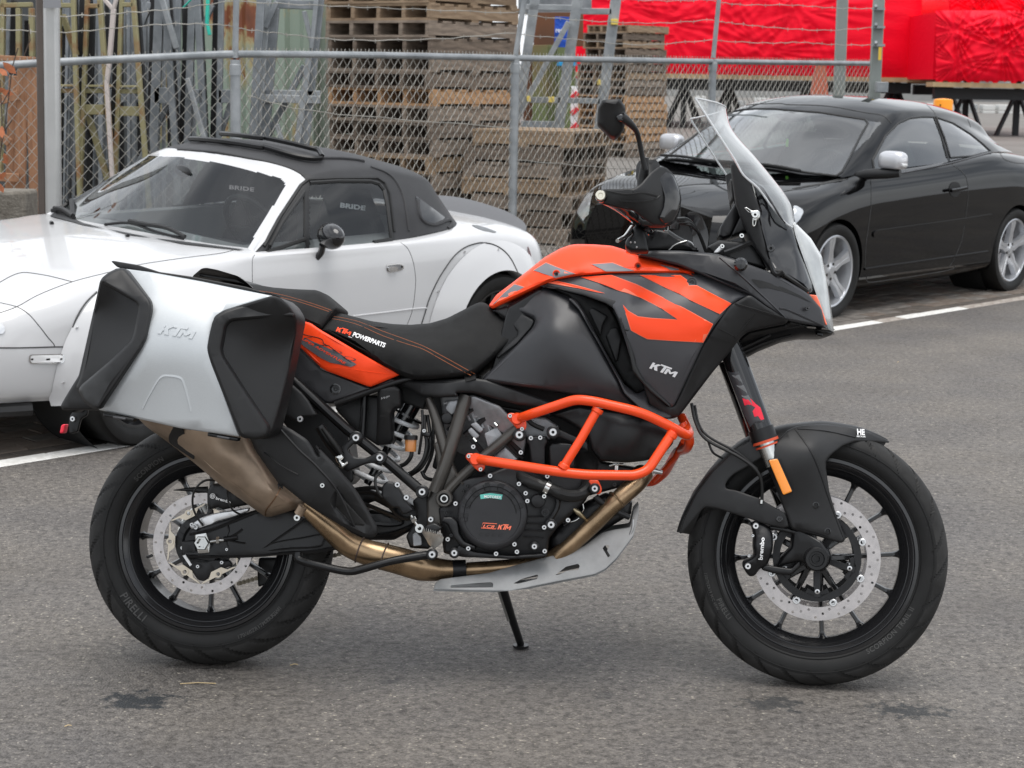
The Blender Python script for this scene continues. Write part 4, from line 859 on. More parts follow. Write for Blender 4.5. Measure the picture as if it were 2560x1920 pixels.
# ---- bodywork ------------------------------------------------------------------
# tank flank
tk = TPS(q('C', (150, 1100, .165), (400, 840, .17), (520, 660, .155), (330, 545, .12), (570, 415, .125), (620, 700, .205), (700, 1000, .215), (860, 560, .165), (1000, 850, .205), (1160, 1120, .21), (850, 1200, .20), (1380, 1380, .17), (400, 1130, .185)))
shell('tank_flank', satin, q('C', (318, 556), (340, 540), (570, 415), (625, 420), (790, 492), (830, 530), (870, 590), (1010, 850), (1165, 1125), (1205, 1205), (1400, 1395), (1300, 1345), (850, 1222), (600, 1178), (150, 1116), (136, 1105), (150, 1080), (400, 840), (515, 715), (532, 672), (525, 645)), tk, back=.06, edge=.012, e=11, r=6, grid=22, mirror=True)
tks = TPS(q('C', (215, 585, .10), (330, 560, .115), (520, 670, .145), (400, 840, .155), (395, 760, .14)))
shell('tank_shoulder', plast, q('C', (212, 588), (318, 552), (420, 590), (522, 650), (528, 668), (505, 715), (395, 838), (250, 950), (240, 920), (398, 770), (400, 745), (300, 640), (222, 590)), tks, back=.05, edge=.008, e=8)
# vent recess
shell('radiator_vent', dark, q('C', (620, 400), (900, 470), (1080, 545), (1140, 640), (1290, 1040), (1370, 1180), (1290, 1215), (1190, 1120), (1000, 800), (860, 570), (780, 480)), .140, back=.02, edge=.01)
shell('vent_blade', plast, q('C', (930, 590), (960, 560), (1075, 630), (1040, 690), (1020, 780)), .158, thick=.02, e=5)
shell('vent_blade', plast, q('C', (1060, 780), (1100, 715), (1150, 712), (1180, 800), (1150, 960), (1130, 970)), .150, thick=.015, e=5)
shell('vent_edge', satin, q('C', (800, 492), (850, 520), (900, 600), (1060, 900), (1200, 1140), (1290, 1210), (1360, 1180), (1380, 1290), (1560, 1370), (1540, 1395), (1400, 1395), (1200, 1210), (1160, 1120), (860, 580), (780, 500)), TPS(q('C', (820, 520, .18), (1000, 830, .215), (1190, 1150, .22), (1370, 1250, .20), (1550, 1385, .17))), thick=.02, edge=.006, e=6)
# shroud
sh = TPS(q('C', (560, 405, .135), (900, 330, .15), (1300, 312, .155), (1750, 312, .15), (2130, 478, .17), (1100, 520, .215), (1190, 560, .255), (1250, 900, .255), (1300, 1090, .235), (1550, 1300, .185), (1500, 600, .245), (1400, 900, .25), (1850, 650, .215), (1780, 830, .215), (1700, 420, .20), (1600, 1150, .205)))
sh_out = q('C', (560, 405), (690, 357), (870, 328), (1100, 312), (1500, 305), (1750, 312), (1900, 362), (2138, 478), (2060, 502), (2000, 542), (1925, 630), (1870, 700), (1790, 830), (1570, 1295), (1545, 1310), (1390, 1185), (1310, 1095), (1270, 1040), (1240, 930), (1160, 660), (1120, 570), (1060, 530), (900, 472), (700, 420))
shell('side_shroud', greyp, sh_out, sh, back=None, thick=.012, edge=.008, e=9, r=5, grid=20, mirror=True)
shell('shroud_edge', plast, q('C', (600, 402), (900, 474), (1060, 532), (1122, 572), (1162, 640), (1200, 740), (1235, 740), (1190, 560), (1160, 520), (1080, 500), (900, 440)), TPS(q('C', (600, 402, .142), (1100, 520, .222), (1200, 700, .262))), thick=.012, edge=.004, e=5)
shell('shroud_edge', plast, q('C', (1160, 640), (1200, 620), (1250, 800), (1290, 1000), (1340, 1100), (1540, 1290), (1545, 1315), (1390, 1190), (1300, 1090), (1262, 1040), (1225, 850)), TPS(q('C', (1180, 640, .262), (1250, 900, .263), (1320, 1090, .243), (1540, 1300, .194))), thick=.012, edge=.004, e=5)
S1 = q('C', (622, 379), (700, 366), (850, 400), (1055, 458), (1000, 452), (850, 420)); S2 = q('C', (870, 337), (1100, 320), (1290, 390), (1450, 470), (1650, 570), (1863, 688), (1788, 828), (1560, 815), (1370, 802), (1310, 772), (1247, 737), (1217, 640), (1187, 542), (1228, 588), (1300, 630), (1400, 642), (1596, 655), (1480, 575), (1320, 492), (1150, 437), (1000, 378))
S3 = q('C', (1312, 322), (1618, 322), (1668, 358), (1680, 400), (1738, 398), (2000, 535), (1912, 615), (1700, 515), (1500, 415))
for s in (S1, S2, S3):
    decal('shroud_stripe', orange_l, s, sh, .0022); decal('shroud_stripe', orange, offs(s, 1.3), sh, .0030)
kv, kf = ktm2d()
lettering('shroud_logo', mat('silver_print', (.78, .79, .80), .35), kv, kf, q1('C', 1383, 1018), (71 / 2.989, 25.5 / 2.989), (8 / 2.989, -60 / 2.989), sh, .0035)
# screws
def cupscrew(c, x, y, lat, r=.012, m=None):
    p = P(c, x, y, lat); MB().lathe([(r, .001), (r * 1.05, -.001), (r * .8, -.0015), (r * .72, .003), (.0001, .003)], p, n=24, closed=False).build('screw_cup', m or plast_g, bike); MB().lathe([(r * .42, .003), (r * .42, -.0005), (r * .2, -.0005), (r * .18, .002)], p, n=14, closed=False).build('screw', zinc if m is None else plast_g, bike)
cupscrew('C', 1703, 375, sh(*q1('C', 1703, 375)) + .004, .0125, gloss)
# orange tank cover
tc_ = TPS(q('C', (180, 555, .10), (300, 450, .12), (500, 270, .10), (800, 95, .07), (1100, 100, .07), (1310, 175, .10), (1740, 300, .155), (1500, 303, .17), (1100, 305, .165), (870, 325, .165), (550, 410, .15), (215, 572, .115), (900, 220, .14), (1300, 250, .15), (600, 320, .145)))
tc_out = q('C', (182, 553), (240, 470), (380, 365), (500, 270), (600, 190), (720, 122), (800, 95), (850, 90), (980, 93), (1100, 102), (1190, 128), (1240, 152), (1310, 177), (1450, 212), (1742, 302), (1500, 303), (1100, 306), (870, 324), (700, 350), (550, 408), (420, 470), (215, 574))
shell('tank_cover', orange, tc_out, tc_, back=.0, edge=.022, e=13, r=6, grid=18, mirror=True)
for d in ([(520, 287), (612, 230), (832, 312), (685, 343)], [(953, 241), (1110, 231), (1275, 292), (1062, 295)], [(378, 390), (450, 412), (330, 480), (212, 545), (300, 455)], [(1452, 240), (1600, 276), (1606, 286), (1545, 285)]):
    s = q('C', *d); decal('tank_sticker', orange_l, offs(s, -1.4), tc_, .0022); decal('tank_sticker', sticker_g, s, tc_, .0030)
cupscrew('C', 1300, 252, tc_(*q1('C', 1300, 252)) + .003, .009, orange); cupscrew('C', 690, 310, tc_(*q1('C', 690, 310)) + .003, .009, orange)
bolt('C', 1301, 254, tc_(*q1('C', 1301, 254)) + .001, .0045, plast_g); bolt('C', 691, 313, tc_(*q1('C', 691, 313)) + .001, .0045, plast_g)
shell('tank_reflector', amber, q('C', (1205, 136), (1240, 140), (1290, 166), (1240, 160)), .085, thick=.02, e=2)
# lower front fairing (black) behind shroud, to the beak
fl = TPS(q('N', (330, 1650, .165), (120, 1650, .18), (530, 870, .20), (800, 600, .205), (1040, 740, .19), (800, 1010, .185), (1450, 800, .165), (900, 1000, .175), (1250, 860, .165), (600, 1330, .165)))
shell('side_fairing', plast, q('N', (950, 498), (1000, 500), (1180, 632), (1470, 800), (1430, 850), (1150, 905), (960, 950), (880, 1010), (800, 1110), (700, 1240), (520, 1450)) + q('C', (1625, 1355), (1595, 1385), (1530, 1400), (1380, 1300), (1340, 1130), (1545, 1305), (1572, 1295), (1790, 832), (1870, 702), (1925, 632), (2000, 544)), fl, back=.05, edge=.008, e=9, r=7, mirror=True)
line('fairing_seam', dark, q('N', (530, 885), (780, 1010), (800, 1008), (1030, 750), (1040, 735)), fl, eps=.0004, r3=.0014)
line('fairing_crease', plast, q('N', (790, 600), (1000, 660), (1240, 730), (1440, 790)), fl, eps=-.001, r3=.004)
decal('fairing_notch', dark, q('N', (440, 1045), (480, 1010), (600, 1040), (745, 1092), (700, 1100)), fl, .0012)
uf = TPS(q('K', (380, 810, .15), (1000, 740, .16), (1700, 780, .165)) + q('N', (320, 200, .175), (950, 480, .185), (1450, 790, .165), (900, 230, .19), (1700, 480, .12), (1930, 900, .10), (1300, 600, .175), (600, 60, .18)))
uf_out = q('K', (375, 812), (420, 780), (560, 742), (700, 735), (1100, 738), (1640, 780), (1760, 795), (2060, 880)) + q('N', (960, 100), (1300, 230), (1600, 400), (1730, 490), (1880, 665), (1935, 890), (1940, 915), (1880, 895), (1480, 815), (1440, 800), (1180, 632), (990, 498), (330, 215), (100, 120))
shell('upper_fairing', satin, uf_out, uf, back=.03, edge=.008, e=8, r=5, mirror=True)
decal('fairing_vent', dark, q('N', (995, 300), (1010, 290), (1130, 310), (1400, 395), (1620, 500), (1760, 590), (1500, 480), (1200, 400), (1100, 405)), uf, .0012)
line('fairing_crease', satin, q('N', (600, 20), (860, 240), (1150, 510), (1440, 790)), uf, eps=-.0005, r3=.003)
line('fairing_crease', satin, q('N', (1350, 660), (1450, 680), (1700, 790), (1900, 880)), uf, eps=-.0005, r3=.003)
bolt('N', 1700, 660, .135, .0055, gloss, name='fairing_screw')
p_ = P('N', 860, 110, .215); MB().lathe([(.013, .02), (.0175, .004), (.0175, -.010), (.012, -.017), (.0001, -.019)], p_, n=20, closed=False).build('fairing_knob', gloss, bike)
shell('beak_underside', plast_g, q('N', (880, 1010), (960, 950), (1150, 905), (1430, 850), (1480, 800), (1940, 915), (2030, 960), (2000, 1000), (1900, 1020), (1650, 1015), (1420, 1060), (1100, 1190), (920, 1290), (900, 1310), (870, 1300), (700, 1240), (800, 1110)), TPS(q('N', (900, 1100, .11), (1400, 1000, .10), (1900, 980, .07), (1400, 860, .13))), back=-.10, edge=.02, e=16)
for pts in ([(880, 1160), (1100, 1060), (1240, 990)], [(900, 1210), (1200, 1080), (1500, 1000)], [(1000, 1000), (1300, 930), (1600, 880)]):
    line('beak_rib', plast_g, q('N', *pts), lambda x, y: .112, r3=.004)
shell('beak_tip', gloss, q('N', (1660, 920), (1700, 885), (1935, 905), (2040, 960), (2045, 990), (2010, 1003), (1800, 985), (1680, 950)), TPS(q('N', (1700, 930, .085), (2030, 980, .03), (1900, 930, .085))), back=-.06, edge=.01, e=8)
shell('beak_clip', plast_g, q('N', (1820, 955), (1895, 965), (1900, 1018), (1815, 1000)), .09, thick=.02, e=3)
# headlight housing + lens
hp = TPS(q('D', (1050, 600, .09), (1120, 700, .12), (1300, 870, .06), (1150, 1100, .135), (1400, 1320, .11), (1450, 1350, .05)))
shell('headlight_housing', gloss, q('D', (1015, 590), (1045, 588), (1115, 640), (1200, 770), (1270, 890), (1302, 905), (1340, 1040), (1420, 1250), (1455, 1345), (1400, 1335), (1240, 1215), (1180, 1180), (1140, 1100), (1080, 850)), hp, back=-.08, edge=.012, e=12)
shell('lens_pod', satin, q('D', (1060, 610), (1110, 645), (1180, 755), (1260, 885), (1225, 850), (1140, 720)), TPS(.128), thick=.004, e=3)
lens_m = glass('headlight_lens', (.80, .82, .82), .03, 1.0, 1.7)
ln = TPS(q('D', (1300, 880, .06), (1400, 1200, .08), (1540, 1560, .05), (1490, 1100, .0), (1568, 1590, .0)))
shell('headlight_lens', mat('frosted_lens', (.55, .57, .57), .12, coat=1.0, spec=.8, trans=.35, var=.2, vscale=8), q('D', (1298, 870), (1310, 865), (1420, 975), (1490, 1090), (1525, 1250), (1560, 1500), (1570, 1598), (1540, 1575), (1505, 1500), (1455, 1340), (1380, 1130), (1320, 960)), ln, back=-.06, edge=.02, e=14)
shell('headlight_flash', orange_l, q('D', (1405, 1338), (1455, 1342), (1480, 1400), (1525, 1535), (1512, 1535), (1475, 1430)), TPS(.095), thick=.003, e=2)
# windshield stalk
wsl = TPS(q('D', (900, 490, .12), (1050, 700, .14), (1200, 1170, .15)))
shell('windshield_bracket', plast, q('D', (898, 492), (935, 475), (965, 505), (1015, 590), (1075, 745), (1085, 860), (1140, 1100), (1185, 1175), (1235, 1180), (1255, 1205), (1225, 1225), (1180, 1215), (1060, 1040), (960, 830), (930, 740)), wsl, thick=.02, edge=.006, e=7, mirror=True)
shell('windshield_bracket', plast_g, q('D', (893, 590), (915, 585), (935, 740), (960, 830), (900, 960), (850, 975), (820, 960), (830, 900), (930, 740), (905, 720)), .06, back=-.06, edge=.01)
shell('dash_panel', plast, q('D', (745, 1030), (800, 1000), (830, 985), (1030, 1000), (1080, 1060), (1130, 1170), (900, 1110), (780, 1070)), .10, back=-.10, edge=.01)
shell('dash_panel', plast_g, q('D', (960, 830), (1090, 870), (1150, 1120), (1180, 1180), (1060, 1040), (1000, 930), (900, 960)), .07, back=-.07, edge=.01)
shell('adjuster_lever', steel, q('D', (985, 778), (1000, 768), (1040, 795), (1070, 788), (1088, 800), (1090, 840), (1068, 858), (1062, 890), (1050, 903), (1038, 895), (1040, 850), (1030, 815)), .158, thick=.008, e=3, r=4, holes=[q('D', (1000, 780), (1025, 798), (1020, 806)), q('D', (1047, 862), (1058, 862), (1052, 892))])
bolt('D', 1056, 822, .166, .009, steel); bolt('D', 970, 958, .11, .0065, steel); bolt('D', 1158, 1040, .15, .010, gloss)
line('cable_guide', plast_g, q('D', (860, 1070), (930, 1045), (1010, 1010), (1050, 1010), (1110, 1090), (1150, 1180)), lambda x, y: .115, r3=.007)
line('cable_guide', plast_g, q('D', (1150, 1110), (1175, 1190), (1205, 1208), (1238, 1190)), lambda x, y: .16, r3=.005)
shell('dash_arm', mat('raw_aluminium', (.66, .66, .66), .35, metal=.8), q('D', (785, 1068), (835, 1015), (858, 1015), (860, 1035), (815, 1072)), .14, thick=.006, e=3); bolt('D', 844, 1026, .146, .006, steel)
# windshield: two curved sheets around a forward centre line
def sheet(name, m, rows, ny, th):
    """rows: list of (near point, centre point) in bike-local (x,z) with half width; wrapped in lateral direction"""
    vs = []
    for (n_, c_, hw) in rows:
        for j in range(ny + 1):
            s = -1 + 2 * j / ny; k = abs(s) ** 1.8; x = c_[0] + (n_[0] - c_[0]) * k; z = c_[1] + (n_[1] - c_[1]) * k; vs.append(Vector((x, -s * hw, z)))
    nr = len(rows); fs = [(i * (ny + 1) + j, i * (ny + 1) + j + 1, (i + 1) * (ny + 1) + j + 1, (i + 1) * (ny + 1) + j) for i in range(nr - 1) for j in range(ny)]
    back = [v + Vector((-th, 0, -th * .3)) for v in vs]; v2, f2 = solidify(vs, back, fs); return link(name, fixn(mesh(name, v2, f2, m, 40)), bike)
near = [(672, 66, .165), (700, 110, .165), (765, 212, .165), (850, 345, .165), (930, 470, .160), (985, 565, .155), (1075, 645, .145), (1150, 745, .13), (1240, 860, .11), (1300, 905, .08)]
cen = [(868, 132), (878, 190), (903, 268), (960, 345), (1040, 432), (1110, 515), (1180, 602), (1240, 680), (1285, 760), (1305, 850)]
rows = []
for (x, y, l_), (cx, cy) in zip(near, cen):
    a = P('D', x, y, l_); b = P('D', cx, cy, 0.0); rows.append(((a.x, a.z), (b.x, b.z), l_))
rows = [((a[0], a[1]), (a[2], a[3]), a[4]) for a in cm([(r_[0][0], r_[0][1], r_[1][0], r_[1][1], r_[2]) for r_ in rows], 3)]
sheet('windshield', cleargl, rows, 18, .004)
for sgn in (1, -1):
    MB().tube([Vector((r_[0][0] - .001, -sgn * r_[2], r_[0][1])) for r_ in rows], .0026, 6).build('windshield_edge', mat('bright_acrylic_edge', (.72, .74, .75), .15, coat=1, trans=.3), bike)
top = rows[0]; MB().tube([Vector((top[1][0] + (top[0][0] - top[1][0]) * abs(s) ** 1.8, -s * top[2], top[1][1] + (top[0][1] - top[1][1]) * abs(s) ** 1.8)) for s in np.linspace(-1, 1, 19)], .0024, 6).build('windshield_edge', MATS['bright_acrylic_edge'], bike)
MB().tube([Vector((r_[1][0] + .0005, 0, r_[1][1])) for r_ in rows[3:]], .0012, 5).build('windshield_crease', MATS['bright_acrylic_edge'], bike)

# ---- seats ----------------------------------------------------------------------
st = TPS(q('B', (660, 430, .10), (740, 425, .06), (1000, 495, .07), (1300, 525, .08), (1650, 470, .07), (1945, 330, .07), (2040, 400, .09), (2200, 590, .12), (570, 575, .14), (900, 520, .145), (1200, 650, .16), (1500, 740, .165), (1000, 800, .165), (1350, 980, .17), (1850, 950, .17), (2100, 800, .155), (1700, 600, .13), (1900, 800, .16)))
st_out = q('B', (660, 436), (745, 427), (820, 448), (1000, 494), (1180, 518), (1330, 525), (1500, 512), (1650, 468), (1800, 392), (1900, 340), (1945, 328), (1990, 340), (2050, 392), (2130, 470)) + q('C', (300, 640), (395, 742), (402, 770), (380, 800), (240, 925), (75, 1062), (30, 1078)) + q('B', (1860, 962), (1700, 980), (1450, 998), (1340, 996), (1240, 960), (1000, 820), (560, 578), (575, 545), (640, 450))
shell('rider_seat', seatm, st_out, st, back=.0, edge=.030, e=15, r=7, grid=20, mirror=True)
for pts in ([(655, 452), (760, 468), (900, 503), (1100, 583), (1300, 655), (1450, 712), (1600, 790), (1750, 872), (1890, 950)], [(640, 470), (760, 492), (900, 533), (1100, 622), (1300, 690), (1440, 735), (1580, 812), (1720, 890), (1855, 962)]):
    line('seat_stitching', stitch_m, q('B', *pts), st, eps=-.0003, r3=.0008)
lettering('seat_logo', orange, kv, kf, q1('B', 690, 580), (45 / 3.456, 14 / 3.456), (4 / 3.456, -46 / 3.456), st, .0016)
wtext('seat_lettering', '_', white_m, 'B', (800, 620), (832, 632), 40, st, bold=.01, shear=0)
wtext('seat_lettering', 'POWERPARTS', white_m, 'B', (832, 622), (1112, 722), 38, st, bold=.035, shear=.12, space=.95)
ps = TPS(q('B', (0, 180, .05), (300, 212, .06), (520, 225, .06), (640, 310, .09), (705, 380, .12), (570, 570, .14), (300, 330, .15), (400, 480, .15), (400, 330, .13), (0, 240, .12)))
shell('passenger_seat', seatm, q('A', (1560, 235)) + q('B', (0, 178), (150, 203), (300, 215), (400, 220), (520, 224), (575, 246), (640, 308), (702, 372), (700, 395), (640, 470), (572, 572), (550, 560), (360, 482), (250, 420)) + q('A', (1800, 420), (1500, 300)), ps, back=.0, edge=.025, e=13, r=7, grid=20, mirror=True)
for pts in ([(20, 232), (150, 252), (300, 287), (500, 347), (655, 402)], [(190, 285), (350, 322), (500, 368), (655, 420)]): line('seat_stitching', stitch_m, q('B', *pts), ps, eps=-.0002, r3=.0008)
# ---- tail panel ---------------------------------------------------------------------
tp = TPS(q('B', (340, 560, .15), (600, 720, .175), (560, 860, .165), (900, 800, .17), (1200, 945, .155), (980, 1060, .15), (800, 900, .175)))
shell('tail_panel', orange, q('B', (300, 462), (470, 510), (560, 572), (800, 710), (1000, 826), (1242, 956), (985, 1062), (960, 1054), (600, 920), (560, 892), (330, 668), (260, 600)), tp, thick=.012, edge=.006, e=7, mirror=True)
decal('tail_sticker', mat('grey_sticker_dark', (.10, .10, .11), .45), q('B', (300, 600), (345, 610), (560, 700), (700, 760), (872, 868), (822, 890), (640, 852), (560, 812), (440, 730), (330, 640)), tp, .0022)
line('tail_crease', orange, q('B', (560, 890), (760, 900), (1000, 935), (1200, 958)), tp, eps=-.0015, r3=.0022)
for pts in ([(360, 575), (420, 610), (560, 645), (590, 690), (640, 710)], [(640, 715), (820, 850), (850, 880)], [(420, 640), (560, 700), (600, 690)]): line('tail_outline', dark, q('B', *pts), tp, eps=.0004, r3=.0009)
wtext('tail_lettering', '1290', mat('dark_print', (.03, .03, .03), .5), 'B', (400, 640), (850, 862), 44, tp, bold=-.022, shear=.5, space=1.25, eps=.003)
wtext('tail_lettering', 'SUPER ADVENTURE', orange, 'B', (375, 640), (770, 870), 20, tp, bold=.015, shear=.2, eps=.0032)
sc = TPS(q('B', (330, 700, .14), (600, 1100, .135), (1100, 1020, .14)))
shell('side_cover', satin, q('B', (260, 640), (330, 672), (560, 895), (965, 1058), (985, 1066), (1180, 990), (1215, 1005), (1000, 1080), (640, 1205), (595, 1200), (420, 1060), (285, 960), (240, 800)), sc, back=.04, edge=.008, e=8, mirror=True)
cupscrew('B', 686, 1080, .139, .0135, gloss)

# ---- hard case ----------------------------------------------------------------------
ca = TPS(q('A', (870, 145, .405), (1880, 330, .415), (1000, 350, .455), (1300, 640, .490), (1450, 700, .490), (900, 690, .487), (690, 1115, .440), (1650, 1300, .462), (1200, 900, .48), (1500, 400, .455)))
case = shell('side_case', alu, q('A', (862, 143), (1050, 168), (1400, 232), (1690, 292), (1890, 332), (1560, 436), (1492, 480), (1458, 600), (1448, 720), (1660, 1306), (1240, 1245), (678, 1118), (990, 660), (1035, 430)), ca, back=.27, edge=.006, e=6, r=6, grid=26)[0]
case['label'] = 'silver aluminium side case with black plastic corner guards'
shell('case_rear_body', plast, q('A', (800, 140), (1000, 155), (1900, 335), (1980, 480), (1960, 840), (1870, 1200), (1700, 1300), (640, 1120), (500, 1120), (430, 1120), (418, 1090), (470, 1000), (545, 880), (690, 240)), .265, back=.185, edge=.01, parent=case)
cg = TPS(q('A', (705, 230, .455), (830, 140, .43), (945, 375, .452), (920, 580, .455), (600, 640, .405), (640, 400, .41), (535, 960, .40), (640, 1100, .42), (800, 800, .462), (1040, 430, .476), (1000, 640, .49), (800, 600, .44)))
gl_out = q('A', (690, 232), (705, 205), (755, 165), (810, 140), (850, 137), (875, 150), (1045, 365), (1052, 430), (1015, 620), (985, 680), (682, 1118), (640, 1112), (575, 1062), (535, 990), (525, 962), (560, 880), (640, 480))
g_ = shell('corner_guard', plast, gl_out, cg, back=.29, edge=.008, e=8, r=8, grid=22, parent=case)[0]
cgb = TPS(q('A', (705, 225, .475), (830, 150, .455), (1000, 370, .485), (980, 560, .497), (700, 950, .478), (600, 1050, .455), (545, 970, .43)))
shell('guard_rim', plast, q('A', (692, 232), (708, 205), (758, 165), (812, 141), (850, 138), (872, 152), (1043, 367), (1050, 430), (1013, 620), (983, 680), (682, 1114), (642, 1108), (577, 1058), (540, 985), (560, 950), (760, 780), (905, 640), (925, 590), (955, 430), (955, 400), (940, 378), (720, 250)), cgb, thick=.014, edge=.012, e=9, r=10, grid=22, parent=case, back=.40)
cr2 = TPS(q('A', (1560, 560, .458), (2000, 480, .44), (2040, 560, .40), (1850, 1220, .42), (1530, 720, .462), (1750, 800, .43), (1950, 900, .40)))
gr_out = q('A', (1882, 328), (1935, 342), (1995, 392), (2040, 455), (2056, 500), (2050, 600), (2000, 850), (1942, 1080), (1890, 1255), (1850, 1300), (1770, 1326), (1680, 1312), (1650, 1290), (1440, 760), (1426, 700), (1440, 620), (1465, 510), (1487, 468), (1550, 428))
shell('corner_guard', plast, gr_out, cr2, back=.29, edge=.008, e=8, r=8, grid=22, parent=case)
crb = TPS(q('A', (1880, 335, .45), (2030, 470, .445), (1550, 440, .487), (1450, 600, .497), (1440, 750, .497), (1700, 1250, .475), (1840, 1270, .455)))
shell('guard_rim', plast, q('A', (1880, 331), (1933, 345), (1992, 394), (2034, 455), (2030, 478), (1900, 480), (1610, 503), (1575, 518), (1556, 550), (1530, 700), (1540, 745), (1700, 1000), (1860, 1235), (1850, 1298), (1770, 1323), (1682, 1309), (1653, 1288), (1443, 760), (1429, 700), (1443, 620), (1467, 512), (1489, 470), (1550, 431)), crb, thick=.014, edge=.012, e=9, r=10, grid=22, parent=case, back=.40)
for pts in ([(985, 1110), (1030, 1020), (1085, 925), (1120, 888), (1165, 882), (1245, 897), (1272, 940), (1300, 1040), (1320, 1130)],):
    line('case_emboss', alu, q('A', *pts), ca, eps=-.0018, parent=case, r3=.0038)
lettering('case_lettering', alu, kv, kf, q1('A', 1090, 590), (88 / 2.765, 14 / 2.765), (8 / 2.765, -72 / 2.765), ca, .0024, parent=case, depth=.003)
for k, (x, y) in enumerate(((715, 1140), (1435, 1275))):
    shell('case_hinge', plast_g, q('A', (x, y), (x + 215, y + 38), (x + 205, y + 62), (x, y + 25)), .455, thick=.03, e=3, r=2, parent=case)
    shell('case_hinge_pin', mat('hinge_grey', (.07, .07, .075), .35), q('A', (x + 65, y + 20), (x + 155, y + 34), (x + 150, y + 50), (x + 65, y + 36)), .462, thick=.02, e=3, r=2, parent=case)
shell('case_lid_edge', plast, q('A', (768, 92), (785, 88), (830, 96), (960, 118), (1100, 165), (1340, 200), (1700, 268), (1890, 325), (1700, 290), (1300, 215), (1050, 168), (860, 143), (812, 134)), .33, back=.20, edge=.003, parent=case, e=3)
shell('case_latch', plast_g, q('A', (430, 1085), (560, 870), (570, 960), (545, 1010), (580, 1060), (540, 1110), (500, 1140), (425, 1118)), .25, back=.17, edge=.006, parent=case)
shell('mounting_bracket', plast_g, q('A', (545, 1040), (610, 1110), (600, 1160), (560, 1180), (535, 1275), (480, 1285), (475, 1220), (480, 1170), (520, 1100)), .15, thick=.01, e=4)
bolt('A', 505, 1182, .155, .007, zinc); shell('rear_reflector', redm, q('A', (425, 1222), (455, 1215), (440, 1280), (412, 1282)), .08, back=.05, e=3)
shell('grab_handle', plast, q('A', (1328, 196), (1392, 142), (1425, 136), (1500, 150), (1640, 192), (1705, 238), (1748, 278), (1780, 330), (1600, 300), (1400, 250)), TPS(q('A', (1330, 196, .12), (1700, 240, .14), (1500, 200, .15))), thick=.03, edge=.012, e=9, mirror=True)
shell('grab_handle_recess', plast_g, q('A', (1362, 196), (1402, 166), (1440, 160), (1620, 205), (1690, 250), (1500, 215)), .152, thick=.004, e=2)
# ---- mirrors and handlebar ---------------------------------------------------------------
ml = TPS(q('D', (40, 150, .44), (120, 110, .47), (200, 150, .44), (120, 300, .43), (150, 200, .455)))
def far_copy(objs, yref=0.0):
    for o in objs:
        me = o.data.copy(); me.transform(Matrix.Translation((.102, 0, -.022)) @ Matrix.Scale(-1, 4, (0, 1, 0))); me.flip_normals(); link(o.name.split('.')[0], me, bike)
hb = []
hb.append(shell('mirror_housing', plast, q('D', (62, 82), (80, 76), (180, 70), (200, 95), (218, 130), (215, 165), (245, 185), (215, 215), (205, 260), (180, 300), (150, 325), (120, 320), (40, 240), (33, 225), (38, 130)), ml, thick=.035, edge=.012, e=9, r=5)[0])
hb.append(shell('mirror_knob', gloss, q('D', (155, 180), (190, 165), (212, 185), (205, 215), (170, 215)), .468, thick=.02, e=4)[0])
hb.append(ptube('mirror_stem', plast, 'D', [(190, 185, .46), (235, 220, .45), (285, 275, .43), (305, 340, .41), (325, 440, .395), (345, 530, .385)], [.011, .010, .0065, .0062, .0064, .0075]))
hb.append(ptube('mirror_boot', hose_m, 'D', [(348, 450, .385), (340, 520, .38), (330, 600, .37), (325, 650, .37)], [.008, .011, .014, .013]))
hg = TPS(q('D', (60, 700, .44), (300, 690, .46), (450, 600, .40), (570, 700, .36), (520, 860, .37), (300, 780, .44)))
hb.append(shell('hand_guard', plast, q('D', (50, 745), (40, 720), (50, 670), (80, 655), (180, 655), (270, 650), (315, 625), (345, 590), (385, 545), (435, 508), (480, 514), (530, 560), (570, 660), (580, 720), (570, 800), (545, 860), (500, 895), (400, 890), (350, 855), (270, 795), (150, 772)), hg, thick=.006, edge=.006, e=7, r=5)[0])
hb.append(shell('hand_guard_face', gloss, q('D', (385, 548), (435, 511), (480, 517), (528, 562), (566, 660), (576, 720), (566, 800), (530, 870), (470, 885), (430, 840), (460, 770), (465, 700), (440, 620)), TPS(q('D', (400, 560, .412), (560, 700, .372), (450, 860, .40), (450, 700, .41))), thick=.02, edge=.01, e=9)[0])
for pts in ([(90, 665), (220, 690), (330, 680), (420, 700)], [(180, 730), (300, 735), (400, 725), (440, 700)]): hb.append(line('hand_guard_crease', plast, q('D', *pts), hg, eps=.0, r3=.0028))
p_ = P('D', 56, 697, .45); hb.append(MB().lathe([(.0125, .03), (.0125, -.004), (.0105, -.007), (.006, -.007), (.005, -.003), (.0001, -.003)], p_, n=26, closed=False).build('bar_end', mat('champagne_metal', (.70, .66, .55), .25, metal=.9), bike))
hb.append(ptube('handlebar', gloss, 'D', [(60, 705, .44), (180, 770, .36), (300, 860, .27), (390, 930, .17), (410, 950, .05)], [.014, .014, .014, .011, .011]))
hb.append(ptube('brake_lever', steel, 'D', [(260, 905, .24), (215, 960, .30), (165, 990, .36)], [.007, .005, .005]))
hb.append(shell('switch_pod', plast_g, q('D', (215, 1000), (230, 970), (260, 950), (265, 900), (300, 890), (345, 920), (360, 1000), (370, 1060), (250, 1060), (218, 1035)), .27, thick=.07, edge=.012, e=10)[0])
for x, y in ((278, 1000), (290, 1030), (252, 1000)): hb.append(shell('switch_button', mat('grey_button', (.4, .4, .4), .5), q('D', (x - 6, y - 7), (x + 6, y - 6), (x + 6, y + 7), (x - 6, y + 6)), .282, thick=.008, e=2, r=2, grid=0)[0])
